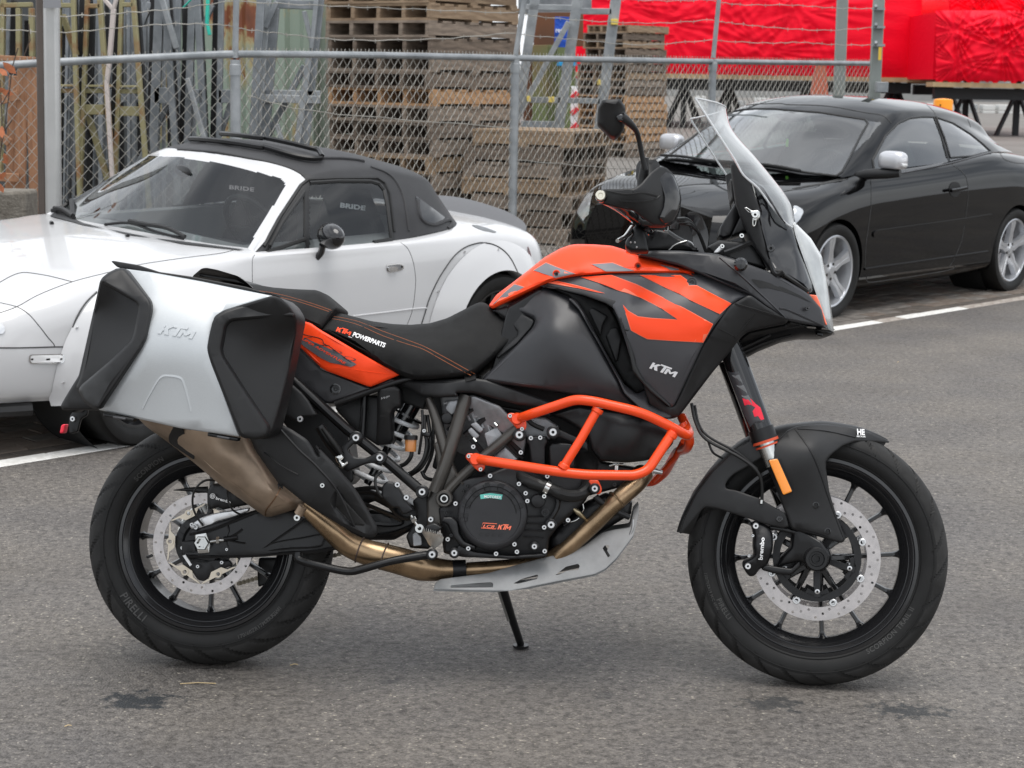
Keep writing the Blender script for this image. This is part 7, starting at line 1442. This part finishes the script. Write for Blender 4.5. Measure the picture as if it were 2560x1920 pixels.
# lamp post at the left
lpost = BG(120, 560, 10.3); lr = empty('lamp_post', (lpost.x, lpost.y, .1)); tag(lr, 'wide grey steel lamp post with its shaded left side coloured brown at the left edge', 'lamp post')
a, b = BG(120, -30, 10.3), BG(127, 575, 10.3); b = a.lerp(b, (a.z - .1) / (a.z - b.z)); ax_ = (a - b).normalized()
for nm, x0, x1, m, dy in (('column', 109, 147, mat('lamp_grey', (.42, .42, .41), .42, metal=.3, var=.06, vscale=4), .0), ('shaded_face_strip', 90, 111, mat('shaded_face_brown', (.085, .068, .058), .55, var=.12, vscale=3), .02)):  # shade of the left face is coloured in as a separate brown strip
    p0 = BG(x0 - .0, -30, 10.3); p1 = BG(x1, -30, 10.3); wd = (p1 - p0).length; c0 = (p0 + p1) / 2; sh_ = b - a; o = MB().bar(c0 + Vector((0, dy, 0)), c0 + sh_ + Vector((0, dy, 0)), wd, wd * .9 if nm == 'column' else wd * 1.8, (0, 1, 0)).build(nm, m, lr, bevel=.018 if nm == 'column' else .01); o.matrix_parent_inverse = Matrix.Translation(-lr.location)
o = MB().bar(BG(129, -10, 10.22), BG(131, 20, 10.22), .088, .02, (0, 1, 0)).build('duct_tape', mat('silver_tape', (.25, .25, .26), .3, metal=.4), lr); o.matrix_parent_inverse = Matrix.Translation(-lr.location)
# ---- things made of straight bars ------------------------------------------
olive = mat('rusty_olive_paint', (.27, .245, .13), .6, col2=(.24, .12, .05), vscale=5, ramp=(.50, .66), bump=.3, bscale=80)
rubb = mat('rack_rubber', (.012, .012, .013), .7)
pinkp = mat('stained_white_pipe', (.52, .46, .43), .5, col2=(.40, .25, .17), vscale=4, ramp=(.5, .75))
gal2 = mat('dull_galvanised', (.15, .165, .175), .55, metal=.3, col2=(.26, .275, .29), vscale=6)
def bars(name, label, cat, d, lst, group=None, dep=.06):
    """lst: (part, material, crop, x0, y0, x1, y1, width in crop px, extra depth)"""
    P_ = []
    for it in lst:
        pt, m, c, x0, y0, x1, y1, w_ = it[:8]; e = it[8] if len(it) > 8 else 0; s = CROPS[c][2]; A = BG(*q1(c, x0, y0), d + e); B_ = BG(*q1(c, x1, y1), d + e); B_ = A.lerp(B_, (A.z - .17) / (A.z - B_.z)) if y1 >= 1500 else B_; P_.append((pt, m, A, B_, w_ / s / FPX * (d + e), e))
    c0 = sum(((p[2] + p[3]) / 2 for p in P_), Vector()) / len(P_); r = empty(name, (c0.x, c0.y, .16)); tag(r, label, cat, group)
    for pt, m, A, B_, w_, e in P_:
        o = MB().bar(A, B_, w_, dep, (0, 1, 0)).build(pt, m, r, bevel=.004); o.matrix_parent_inverse = Matrix.Translation(-r.location)
    return r
RK = 'glass racks stored behind the fence'
Y, G_, K_ = olive, gal2, rubb
bars('rusty_rack', 'rusty olive storage rack nearest the lamp post', 'rack', 13.4, [('post', Y, 's', 228, -20, 215, 1700, 38), ('post', Y, 's', 385, -20, 440, 1700, 45), ('crossbar', Y, 's', 240, 62, 370, 62, 50), ('crossbar', Y, 's', 220, 985, 440, 985, 26), ('crossbar', Y, 's', 220, 1045, 440, 1045, 50, .03), ('brace', Y, 's', 262, 170, 420, 640, 60, .1), ('rubber_strip', K_, 's', 262, 300, 240, 1700, 46, .1)], RK)
bars('rusty_rack', 'rusty olive storage rack second from the lamp post, left of the pale pipe', 'rack', 13.5, [('post', Y, 's', 548, -20, 482, 1700, 42), ('post', Y, 's', 690, -20, 815, 1700, 52), ('crossbar', Y, 's', 560, 70, 700, 70, 50), ('crossbar', Y, 's', 530, 990, 835, 990, 26), ('crossbar', Y, 's', 520, 1045, 750, 1045, 55, .03), ('plate', Y, 's', 505, 1262, 745, 1262, 115, .03), ('brace', Y, 's', 560, 1330, 670, 1700, 60, .1), ('rubber_strip', K_, 's', 492, -20, 452, 1700, 56, .1), ('rubber_strip', K_, 's', 606, 60, 575, 1700, 56, .12)], RK)
bars('rusty_rack', 'rusty olive storage rack right of the pale pipe', 'rack', 13.6, [('post', Y, 's', 945, -20, 880, 1700, 42), ('post', Y, 's', 1075, -20, 1205, 1700, 50), ('crossbar', Y, 's', 955, 55, 1080, 55, 50), ('crossbar', Y, 's', 915, 995, 1140, 995, 26), ('crossbar', Y, 's', 905, 1050, 1150, 1050, 55, .03), ('plate', Y, 's', 895, 1280, 1160, 1280, 110, .03), ('rubber_strip', K_, 's', 905, -20, 835, 1700, 56, .1), ('rubber_strip', K_, 's', 1130, -20, 1240, 1700, 44, .1)], RK)
bars('rusty_rack', 'rusty olive storage rack left of the lamp post behind the leaning planks', 'rack', 13.4, [('post', Y, 'z1', 25, -10, 5, 1300, 30), ('post', Y, 'z1', 140, 60, 140, 420, 34), ('post', Y, 'z1', 235, 60, 240, 420, 34), ('crossbar', Y, 'z1', 0, 40, 240, 35, 34), ('rubber_strip', K_, 'z1', 105, 0, 90, 600, 34, .1), ('rubber_strip', K_, 'z1', 205, 150, 200, 420, 34, .1), ('post', G_, 'z1', 60, 60, 50, 900, 40, .2)], RK)
rg = random.Random(21); ls = []
for i in range(36):
    x = 190 + i * 44 + rg.uniform(-14, 14); t_ = rg.uniform(-50, 50); ls.append(('post', (gal2, rubb, gal2, gal2)[i % 4], 's', x, -20, x + t_, 1700, rg.uniform(26, 58), rg.uniform(0, 1.2)))
for i in range(9): x = 260 + i * 170; ls.append(('crossbar', gal2, 's', x - 60, 1100, x + 60, 1105, 150, .3 + .1 * (i % 3)))
bars('grey_rack', 'row of dull grey racks packed behind the rusty olive racks', 'rack', 14.9, ls, RK)
o = MB().box((BG(120, 100, 17.2).x, 17.4, 1.6), (BG(300, 100, 17.2).x - BG(-200, 100, 17.2).x, .3, 2.9)).build('dark_hoarding', mat('dark_panel', (.035, .038, .04), .8, col2=(.08, .085, .085), vscale=1.2)); tag(o, 'dark panel wall closing the yard behind the leftmost racks', 'wall')
o = MB().box((BG(500, 100, 16.8).x, 16.9, .40), (BG(800, 100, 16.8).x - BG(100, 100, 16.8).x, .25, .55)).build('dark_floor_filler', dark); tag(o, 'low black filler box for the dark floor under the green container', 'filler')  # black box filling in the dark floor area under the container
b_ = [('pipe', pinkp, 's', 850, 100, 800, 700, 48), ('pipe', pinkp, 's', 802, 690, 768, 960, 44), ('pipe', pinkp, 's', 768, 950, 812, 1700, 40), ('fork', pinkp, 's', 740, -10, 842, 110, 40), ('fork', pinkp, 's', 880, -10, 846, 110, 34)]
bars('pale_pipe', 'pale stained pipe with a forked top leaning between the rusty racks', 'pipe', 13.2, b_, dep=.05)
bars('grey_rack', 'grey galvanised rack directly right of the rusty racks', 'rack', 14.2, [('post', G_, 's', 1380, -20, 1310, 1700, 100), ('post', G_, 's', 1440, -20, 1560, 1700, 70), ('crossbar', G_, 's', 1320, 1100, 1500, 1100, 180, .0), ('brace', galv, 's', 1405, -20, 1575, 560, 60, -.1), ('brace', G_, 's', 1270, 30, 1180, 280, 60, .1), ('brace', G_, 's', 1480, 1200, 1330, 1500, 60, .1), ('rubber_strip', K_, 's', 1308, -20, 1258, 1700, 54, .1), ('rubber_strip', K_, 's', 1508, -20, 1605, 1700, 24, .1)], RK)
bars('grey_rack', 'grey galvanised rack under the turquoise strap', 'rack', 14.3, [('post', G_, 's', 1755, -20, 1700, 1700, 80), ('post', G_, 's', 1810, -20, 1900, 1700, 70), ('crossbar', G_, 's', 1740, 1110, 1880, 1110, 160), ('brace', galv, 's', 1700, 900, 1900, 1620, 52, -.1), ('rubber_strip', K_, 's', 1690, 60, 1630, 1700, 54, .1), ('rubber_strip', K_, 's', 1860, -20, 1935, 1700, 24, .1), ('brace', G_, 's', 1990, 60, 1890, 280, 50, .1), ('strap', mat('turquoise_strap', (.03, .50, .38), .5), 's', 1935, -20, 1925, 280, 34, -.2), ('strap', MATS['turquoise_strap'], 's', 1928, 270, 1955, 405, 30, -.2), ('strap', MATS['turquoise_strap'], 's', 1745, -10, 1650, 90, 10, -.2)], RK)
bars('grey_rack', 'grey galvanised rack beside the left fence post', 'rack', 14.4, [('post', G_, 's', 2090, -20, 2060, 1700, 60), ('crossbar', G_, 's', 2060, 1110, 2212, 1110, 150), ('rubber_strip', K_, 's', 2030, -20, 1990, 1700, 56, .1), ('brace', G_, 's', 2200, 1190, 2060, 1600, 60, .1), ('post', G_, 't', 60, -20, -40, 1700, 90), ('rubber_strip', K_, 's', 2240, 600, 2290, 1700, 20, .1)], RK)
bars('grey_rack', 'large grey galvanised rack in front of the rusty pale green container', 'rack', 14.6, [('post', galv, 't', 130, -20, -10, 1700, 100, -.05), ('post', gal2, 't', 215, 90, 90, 1700, 110), ('post', gal2, 't', 735, -20, 560, 1700, 100), ('post', galv, 't', 700, -20, 640, 560, 50, -.05), ('post', galv, 't', 620, 600, 470, 1700, 70, -.05), ('crossbar', gal2, 't', 230, 45, 680, 60, 100, .1), ('crossbar', galv, 't', -40, 1130, 740, 1150, 90, -.04), ('crossbar', galv, 't', -40, 1060, 740, 1075, 60), ('brace', gal2, 't', 240, 20, 110, 320, 60, -.1), ('brace', gal2, 't', 560, 760, 110, 1620, 70, .1), ('brace', galv, 't', 240, 1430, 320, 1700, 50), ('brace', galv, 't', 555, 130, 640, 480, 50, .05)], RK)
bars('galvanised_trestle', 'tall galvanised trestle frame with yellow markings between the pallet stacks', 'frame', 20.0, [('post', galv, 'z3', 200, -20, 60, 950, 80), ('post', galv, 'z3', 570, -20, 395, 1160, 88), ('post', galv, 'z3', 900, -20, 745, 1180, 88), ('crossbar', galv, 'z3', 90, 60, 560, 70, 48), ('crossbar', galv, 'z3', 590, 98, 860, 100, 50), ('crossbar', galv, 'z3', 110, 862, 420, 866, 50), ('crossbar', galv, 'z3', 480, 868, 760, 875, 46), ('brace', galv, 'z3', 490, 190, 330, 480, 46, -.1), ('brace', galv, 'z3', 330, 480, 40, 1040, 46, -.1), ('yellow_mark', mat('yellow_paint', (.72, .55, .12), .55), 'z3', 145, 830, 145, 880, 34, -.14), ('yellow_mark', MATS['yellow_paint'], 'z3', 340, 835, 340, 885, 50, -.14), ('yellow_mark', MATS['yellow_paint'], 'z3', 885, 165, 885, 215, 60, -.06), ('yellow_mark', MATS['yellow_paint'], 'z3', 752, 690, 750, 735, 26, -.06)], dep=.08)
oliv2 = mat('mossy_green_steel', (.13, .155, .06), .65, col2=(.20, .10, .05), vscale=.9, ramp=(.5, .7)); rst = mat('rust_brown_steel', (.16, .065, .03), .75, col2=(.10, .045, .025), vscale=1.5)
bars('skip_stack', 'rusty brown and mossy green steel skips behind the galvanised trestle', 'steel skip', 24.0, [('panel', rst, 'z3', 400, 110, 400, 400, 420, .3), ('panel', gal2, 'z3', 370, -40, 370, 118, 620, .5), ('panel', oliv2, 'z3', 240, 390, 240, 1160, 130), ('panel', rst, 'z3', 140, 380, 140, 1160, 80, .1), ('panel', oliv2, 'z3', 345, 390, 345, 1160, 90, .06), ('panel', oliv2, 'z3', 470, 400, 470, 1160, 150, -.05), ('rim', mat('blue_rim', (.02, .30, .60), .5), 'z3', 390, 552, 555, 552, 34, -.12), ('base', gal2, 'z3', 80, 1100, 420, 1105, 110, -.2)], dep=.2)
bl = bars('blue_banner', 'blue banner with white letters hanging behind the galvanised trestle', 'banner', 22.0, [('cloth', mat('blue_cloth', (.012, .075, .45), .6, bump=.6, bscale=8), 'z3', 432, 145, 425, 408, 120)], dep=.02)
v, f = text2d('rec', .02, 0, 1.0); o = link('banner_lettering', mesh('banner_lettering', [BG(*q1('z3', 375 + x * 46, 278 - y * 58), 21.9) for x, y in v], f, white_m, 0), bl); o.matrix_parent_inverse = Matrix.Translation(-bl.location)
rw = mat('reflective_red', (.62, .02, .03), .5); 
bars('hazard_board', 'red and white striped warning board beside the mossy skip', 'warning board', 23.0, [('board', white_m, 'z3', 540, 745, 532, 1135, 56)] + [('stripe', rw, 'z3', 512, 850 + k * 135, 568, 800 + k * 135, 40, -.03) for k in range(3)], dep=.03)
plank = mat('brown_plank', (.26, .125, .065), .7, col2=(.38, .20, .11), vscale=6, stretch=(8, 8, 1), bump=.3, bscale=60)
for lb, ls in (('brown plank leaning upright directly left of the lamp post', [('board', plank, 'z1', 175, 500, 140, 1560, 86)]), ('brown plank standing against the lamp post', [('board', plank, 'z1', 238, 500, 262, 1620, 78, -.02)]), ('dark brown beam lying across the top of the leaning planks', [('board', plank, 'z1', -20, 428, 262, 442, 40, -.05)]), ('short brown timber sticking out at the left edge', [('board', plank, 'z1', -20, 745, 135, 705, 70, -.05)]), ('dark short timber low at the left edge', [('board', plank, 'z1', -20, 1310, 142, 1318, 62, -.05)]), ('white-tipped timber slanting at the left edge', [('board', plank, 'z1', -20, 990, 75, 1060, 60, -.05)]), ('narrow dark plank between the lamp post planks and the fence mesh', [('board', plank, 'z1', 100, 560, 70, 1400, 60, .1)])):
    bars('plank', lb, 'plank', 11.9, ls, dep=.03)
# container
pg = bpy.data.materials.new('rusty_green_container'); pg.use_nodes = True; t_ = pg.node_tree; bs = t_.nodes['Principled BSDF']; bs.inputs['Roughness'].default_value = .6
tcn = t_.nodes.new('ShaderNodeTexCoord'); mp_ = t_.nodes.new('ShaderNodeMapping'); mp_.inputs['Scale'].default_value = (2.6, 2.6, .9); t_.links.new(tcn.outputs['Object'], mp_.inputs['Vector'])
n_ = t_.nodes.new('ShaderNodeTexNoise'); n_.inputs['Scale'].default_value = 1.4; n_.inputs['Detail'].default_value = 8; n_.inputs['Roughness'].default_value = .62; t_.links.new(mp_.outputs['Vector'], n_.inputs['Vector'])
r_ = t_.nodes.new('ShaderNodeValToRGB'); e_ = r_.color_ramp.elements; e_[0].position = .50; e_[0].color = (.27, .33, .265, 1); e_[1].position = .56; e_[1].color = (.40, .33, .17, 1); x_ = e_.new(.60); x_.color = (.22, .07, .03, 1); x_ = e_.new(.75); x_.color = (.12, .04, .02, 1)
t_.links.new(n_.outputs['Fac'], r_.inputs['Fac']); t_.links.new(r_.outputs['Color'], bs.inputs['Base Color'])
A, B_ = BG(250, -60, 17.5), BG(812, -60, 17.5); vs = []; zs = (.3, A.z); x = A.x; k = 0
while x < B_.x:
    vs += [(x, 17.5 + (.0 if k % 4 in (0, 1) else .05), zs[0]), (x, 17.5 + (.0 if k % 4 in (0, 1) else .05), zs[1])]; x += (.09 if k % 2 == 0 else .04); k += 1
fs = [(2 * i, 2 * i + 2, 2 * i + 3, 2 * i + 1) for i in range(k - 1)]; ct = empty('shipping_container', (0, 17.5, .17)); tag(ct, 'pale green shipping container streaked with rust behind the racks', 'container')
def under(o, r): o.matrix_parent_inverse = Matrix.Translation(-r.location); o.parent = r; return o
o = link('side_wall', mesh('side_wall', vs, fs, pg, 25), ct); o.matrix_parent_inverse = Matrix.Translation(-ct.location)
o = MB().box(((A.x + B_.x) / 2, 18.8, 1.4), (B_.x - A.x, 2.4, 2.6)).build('container_box', pg, ct); o.matrix_parent_inverse = Matrix.Translation(-ct.location); o = MB().box(((A.x + B_.x) / 2, 17.5, .24), (B_.x - A.x, .12, .14)).build('bottom_rail', pg, ct); o.matrix_parent_inverse = Matrix.Translation(-ct.location)
# ---- pallets ------------------------------------------------------------------
wm = [mat('pallet_wood_grey', (.165, .130, .102), .85, col2=(.32, .255, .20), vscale=5, stretch=(1, 1, 6), bump=.4, bscale=60), mat('pallet_wood_dark', (.105, .080, .062), .85, col2=(.22, .17, .13), vscale=5, stretch=(1, 1, 6), bump=.4, bscale=60), mat('pallet_wood_brown', (.22, .15, .095), .85, col2=(.36, .26, .17), vscale=5, stretch=(1, 1, 6), bump=.4, bscale=60), mat('pallet_wood_fresh', (.34, .19, .095), .8, col2=(.46, .28, .15), vscale=5, stretch=(1, 1, 6), bump=.3, bscale=60)]
def boxme(name, d, m): mb = MB(); mb.box((0, 0, 0), d); me = mesh(name, mb.v, mb.f, m, 0); return me
PME = {}
def pallet(label, group, o_, az, m, L_=1.2, W_=1.2, nst=5, hb=.100, simple=False, rnd_=random):
    """stringers run along local y; o_ is the near corner on the ground side"""
    r = empty('wooden_pallet', o_, az); tag(r, label, 'pallet', group); key = (m.name, L_, W_, nst, hb)
    if key not in PME: PME[key] = (boxme('stringer', (.042, W_, hb), m), boxme('deck_board', (L_, .115, .021), m), boxme('bottom_board', (L_, .10, .021), m))
    st_, dk, bt = PME[key]
    def ad(nm, me, p, rz=0): o = bpy.data.objects.new(nm, me); COL.objects.link(o); o.parent = r; o.location = p; o.rotation_euler = (0, 0, rz)
    for i in range(nst): ad('stringer', st_, (-.021 - i * (L_ - .042) / (nst - 1), W_ / 2 + rnd_.uniform(-.006, .006), .021 + hb / 2), rnd_.uniform(-.006, .006))
    for i in range(7): ad('deck_board', dk, (-L_ / 2 + rnd_.uniform(-.012, .012), .058 + i * (W_ - .115) / 6, .032 + hb))
    for y in (.05, W_ / 2, W_ - .05): ad('bottom_board', bt, (-L_ / 2 + rnd_.uniform(-.012, .012), y, .0105))
    return r
ordn = ['bottom', 'second', 'third', 'fourth', 'fifth', 'sixth', 'seventh', 'eighth', 'ninth', 'tenth', 'eleventh', 'twelfth', 'thirteenth', 'fourteenth', 'fifteenth', 'sixteenth', 'seventeenth']
cn = BG(1076, 400, 16.4); rr_ = random.Random(5); wl_ = [0, 1, 0, 0, 2, 0, 1, 0, 3, 1, 0, 1, 0, 2, 2, 0]
for i in range(16):
    pallet('weathered wooden pallet, %s from the ground of the tall stack behind the white car' % ordn[i], 'pallets of the tall stack', (cn.x + rr_.uniform(-.03, .03), cn.y + rr_.uniform(-.02, .02), .165 + i * .1435), R(-38) + rr_.uniform(-.02, .02), wm[wl_[i]], rnd_=rr_)
cn = BG(1520, 500, 17.2)
for i in range(7):
    pallet('weathered pallet, %s from the ground of the low stack right of the middle fence post' % ordn[i], 'pallets of the low stack', (cn.x + rr_.uniform(-.03, .03), cn.y + rr_.uniform(-.03, .03), .165 + i * .1375), R(68) + rr_.uniform(-.03, .03), wm[(0, 1, 0, 2, 0, 1, 2)[i]], W_=.9, L_=1.1, hb=.096, rnd_=rr_)
cn = BG(1568, 300, 36)
for i in range(17):
    dx = -.35 if i in (14, 15) else (.1 if i > 13 else 0)
    pallet('small-looking pallet, %s from the ground of the far stack left of the red wrapping' % ordn[i], 'pallets of the far stack', (cn.x + dx * .3 + rr_.uniform(-.05, .05), cn.y + rr_.uniform(-.03, .03), .165 + i * .144), R(-42), wm[(1, 0, 3, 3, 2, 3, 3, 3, 1, 0, 2, 1, 0, 1, 2, 1, 2)[i]], L_=1.2 if i < 13 else 1.0, W_=1.2, nst=4, rnd_=rr_)
# ---- red wrapped loads on trestles ----------------------------------------------
red = bpy.data.materials.new('red_shrink_wrap'); red.use_nodes = True; t_ = red.node_tree; bs = t_.nodes['Principled BSDF']; bs.inputs['Roughness'].default_value = .5; bs.inputs['Specular IOR Level'].default_value = .12; bs.inputs['Base Color'].default_value = (.90, .003, .024, 1); bs.inputs['Coat Weight'].default_value = .06; bs.inputs['Coat Roughness'].default_value = .2
tcn = t_.nodes.new('ShaderNodeTexCoord'); mp_ = t_.nodes.new('ShaderNodeMapping'); mp_.inputs['Scale'].default_value = (.9, 1, 2.6); mp_.inputs['Rotation'].default_value = (0, .5, 0); t_.links.new(tcn.outputs['Object'], mp_.inputs['Vector'])
n_ = t_.nodes.new('ShaderNodeTexNoise'); n_.inputs['Scale'].default_value = 2.2; n_.inputs['Detail'].default_value = 7; n_.inputs['Distortion'].default_value = 1.6; t_.links.new(mp_.outputs['Vector'], n_.inputs['Vector'])
bp = t_.nodes.new('ShaderNodeBump'); bp.inputs['Strength'].default_value = .35; bp.inputs['Distance'].default_value = .05; t_.links.new(n_.outputs['Fac'], bp.inputs['Height']); t_.links.new(bp.outputs['Normal'], bs.inputs['Normal'])
def wrap(label, x0, y0, x1, y1, d, dep, fold, seed, ragged=6):
    """box-shaped load under tight film: front gathered in folds that fan out from tie points"""
    rn = np.random.RandomState(seed); nx, ny = 150, 60; ties = [(rn.rand(), rn.rand(), rn.rand() * 6) for _ in range(7)]; vs = []
    for j in range(ny + 1):
        for i in range(nx + 1):
            u, v = i / nx, j / ny; h = 0
            for (a, b, ph) in ties:
                dx, dy = (u - a) * (x1 - x0) / (y1 - y0), v - b; rr2 = math.hypot(dx, dy); an = math.atan2(dy, dx); h += math.sin(an * 11 + ph + 2 * math.sin(an * 5)) ** 2 * math.exp(-rr2 * 2.2) * min(1, rr2 * 5)
            px_ = x0 + u * (x1 - x0); py_ = y0 + v * (y1 - y0) + (ragged * math.sin(u * 23 + seed) * math.sin(u * 61) * .5 if j == ny else 0)
            bulge = .25 * (1 - (2 * v - 1) ** 4) * (1 - (2 * u - 1) ** 8); p = BG(px_, py_, d); vs.append(Vector((p.x, d - fold * h - bulge, p.z)))
    fs = [(j * (nx + 1) + i, j * (nx + 1) + i + 1, (j + 1) * (nx + 1) + i + 1, (j + 1) * (nx + 1) + i) for j in range(ny) for i in range(nx)]
    a, b = vs[0], vs[-1]; r = empty('wrapped_load', ((a.x + b.x) / 2, d, .17)); tag(r, label, 'wrapped load')
    o = link('film', mesh('film', vs, fs, red, 180), r); o.matrix_parent_inverse = Matrix.Translation(-r.location)
    o = MB().box(((a.x + b.x) / 2, d + dep / 2 + .15, (a.z + b.z) / 2), (b.x - a.x - .1, dep, a.z - b.z - .1)).build('wrapped_body', red, r); o.matrix_parent_inverse = Matrix.Translation(-r.location)
    wdm = mat('timber_edge', (.42, .30, .17), .8, var=.2, vscale=3); zb = b.z; o = MB().box(((a.x + b.x) / 2, d + .3, zb - .10), (b.x - a.x, .9, .14)).build('timber_base', wdm, r); o.matrix_parent_inverse = Matrix.Translation(-r.location)
    o = MB().box(((a.x + b.x) / 2, d + .6, zb - .36), (b.x - a.x - .4, .3, .34)).build('support_beam', mat('black_trestle_steel', (.018, .018, .02), .6), r); o.matrix_parent_inverse = Matrix.Translation(-r.location)
    return r
wrap('huge red shrink-wrapped load on trestles behind the fence', 1440, -40, 2302, 195, 62, 12, .10, 3)
wrap('recessed red wrapped load between the two big red ones', 2290, -40, 2400, 198, 66, 8, .05, 8)
wrap('crumpled red shrink-wrapped load at the right edge', 2338, 26, 2640, 205, 58, 9, .14, 12, 14); wrap('red wrapped load standing higher behind the crumpled one at the right edge', 2375, -40, 2640, 40, 61, 6, .12, 15)
blkst = mat('black_trestle_steel', (.018, .018, .02), .6)
def trestle(label, px, py, d, zt=1.75):
    g = BG(px, py, d); g.z = .165; r = empty('steel_trestle', g); tag(r, label, 'trestle', 'black trestles under the red loads')
    MB().box((0, 0, (zt) / 2), (.17, .17, zt)).build('column', blkst, r)
    for a in (.5, 2.2, 3.6, 5.3): MB().bar((.05 * math.cos(a), .05 * math.sin(a), zt * .75), (.75 * math.cos(a), .75 * math.sin(a), .0), .10, .10).build('leg', blkst, r)
    MB().box((0, 0, zt + .05), (.6, .5, .1)).build('head_plate', blkst, r)
for lb, x, y, d in (('black steel trestle with splayed legs at the right edge', 2538, 330, 60), ('black steel trestle under the crumpled red load, right of the orange bollard', 2412, 300, 64), ('black steel trestle left of the orange bollard', 2240, 300, 66), ('black steel trestle left of the two grey gate posts', 2012, 300, 64), ('black steel trestle behind the windshield of the motorcycle', 1820, 300, 64), ('black steel trestle right of the far pallet stack', 1708, 300, 63), ('black steel trestle just right of the end post of the fence', 2222, 300, 72), ('black steel trestle behind the orange bollard', 2372, 300, 68)): trestle(lb, x, y, d)
ob = BG(2358, 260, 18.5); zt = ob.z + (260 - 247) / FPX * 18.5; r = empty('orange_bollard', (ob.x, ob.y, .16)); tag(r, 'bright orange plastic bollard top showing above the black car', 'bollard'); MB().lathe([(.092, 0), (.092, zt - .18), (.085, zt - .167), (.05, zt - .16), (.0001, zt - .157)], (0, 0, 0), (0, 0, 1), 28, False).build('bollard_body', mat('orange_plastic', (.95, .33, .01), .4), r); MB().box((-.045, -.082, zt - .22), (.012, .01, .012)).build('bollard_screw', dark, r)
r = empty('red_brown_post', BG(2048, 236, 30)); tag(r, 'tapered red-brown post behind the fence between grey posts', 'post'); A = r.location.copy(); MB().add([(-.13, -.1, 0), (.13, -.1, 0), (.13, .1, 0), (-.13, .1, 0), (-.06, -.05, .52), (.06, -.05, .52), (.06, .05, .52), (-.06, .05, .52)], [(3, 2, 1, 0), (4, 5, 6, 7), (0, 1, 5, 4), (1, 2, 6, 5), (2, 3, 7, 6), (3, 0, 4, 7)]).build('post_body', mat('red_brown_paint', (.42, .10, .05), .6), r)
ordn2 = ['first', 'second', 'third', 'fourth', 'fifth', 'sixth', 'seventh']
o = MB().box((BG(1900, 200, 240).x, 242, 1.0), (130, 3, 3.4)).build('far_warehouse', mat('far_grey_cladding', (.20, .20, .20), .8, col2=(.34, .34, .33), vscale=.08)); tag(o, 'long low grey warehouse wall on the far side of the yard', 'building')
cwm = [mat('white_sacks', (.62, .62, .60), .7), mat('crate_grey', (.35, .36, .36), .7)]
for i, (x, w_, h_) in enumerate(((2300, 26, 13), (2335, 30, 14), (2372, 22, 12), (2425, 34, 14), (2470, 30, 13), (2512, 34, 14), (2556, 30, 13), (1752, 24, 22), (1850, 24, 12), (1905, 34, 20), (1960, 30, 18), (2075, 22, 18), (2150, 34, 16))):
    d = 120; p = BG(x, 231, d); o = MB().box((0, 0, h_ / FPX * d / 2), (w_ / FPX * d, 1.0, h_ / FPX * d)).box((0, 0, -.12), (w_ / FPX * d, 1.0, .16)).build('white_crate', cwm[i % 5 == 3], None, loc=(p.x, d, .35), bevel=.03); tag(o, ('pale far crate behind the right-hand trestles, %s of seven from the bollard' % ordn2[i]) if i < 7 else ('pale far crate left of the fence end post, %s of six from the pallets' % ordn2[i - 7]), 'crate', 'pale crates far across the yard')
o = MB().box((0, 0, 0), (1.1, 1, .35)).build('red_machine', rw, None, loc=BG(1850, 214, 90)); tag(o, 'small red machine body far off under the big red load', 'machine')
# concrete block with dry leafy twigs, front left
cb_ = BG(40, 515, 10.7); o = MB().box((0, 0, 0), (.36, .30, .62)).build('concrete_block', mat('mossy_concrete', (.13, .115, .095), .95, col2=(.22, .20, .17), vscale=22, bump=1, bscale=90), None, loc=(cb_.x - .09, cb_.y, cb_.z - .22), bevel=.02); tag(o, 'rough mossy concrete block at the left edge above the white hood', 'concrete block')
tw = empty('dry_shrub', BG(5, 500, 10.0)); tag(tw, 'bare twigs with a few rusty dry leaves at the left edge', 'shrub'); lf = mat('dry_leaf', (.42, .14, .06), .7, var=.25, vscale=20); tg = mat('twig_bark', (.07, .05, .04), .9); mb = MB(); lv = MB()
rt = random.Random(11)
for pl in ([(-5, 420), (10, 330), (22, 240), (30, 170), (45, 120)], [(0, 400), (5, 300), (0, 200)], [(60, 140), (75, 100), (72, 60)], [(10, 330), (30, 300)], [(5, 260), (25, 225)]):
    mb.tube([BG(x, y, 10.0) - tw.location for x, y in pl], .003, 5)
for x, y, s in ((5, 330, 26), (14, 395, 22), (24, 170, 34), (8, 180, 24), (18, 232, 28), (2, 225, 22), (6, 440, 24), (30, 178, 16), (3, 470, 22), (12, 405, 14)):
    c = BG(x, y, 9.98 + rt.uniform(-.05, .05)) - tw.location; k = s / FPX * 10; a = rt.uniform(0, 3); u = Vector((math.cos(a), rt.uniform(-.4, .4), math.sin(a))) * k * .6; w2 = Vector((-math.sin(a), rt.uniform(-.5, .5), math.cos(a))) * k * .28
    lv.add([c - u, c - u * .3 + w2, c + u * .5 + w2 * .8, c + u, c + u * .5 - w2 * .7, c - u * .3 - w2], [(0, 1, 2, 3, 4, 5)])
mb.build('twig', tg, tw); lv.build('leaf', lf, tw, kind='stuff')
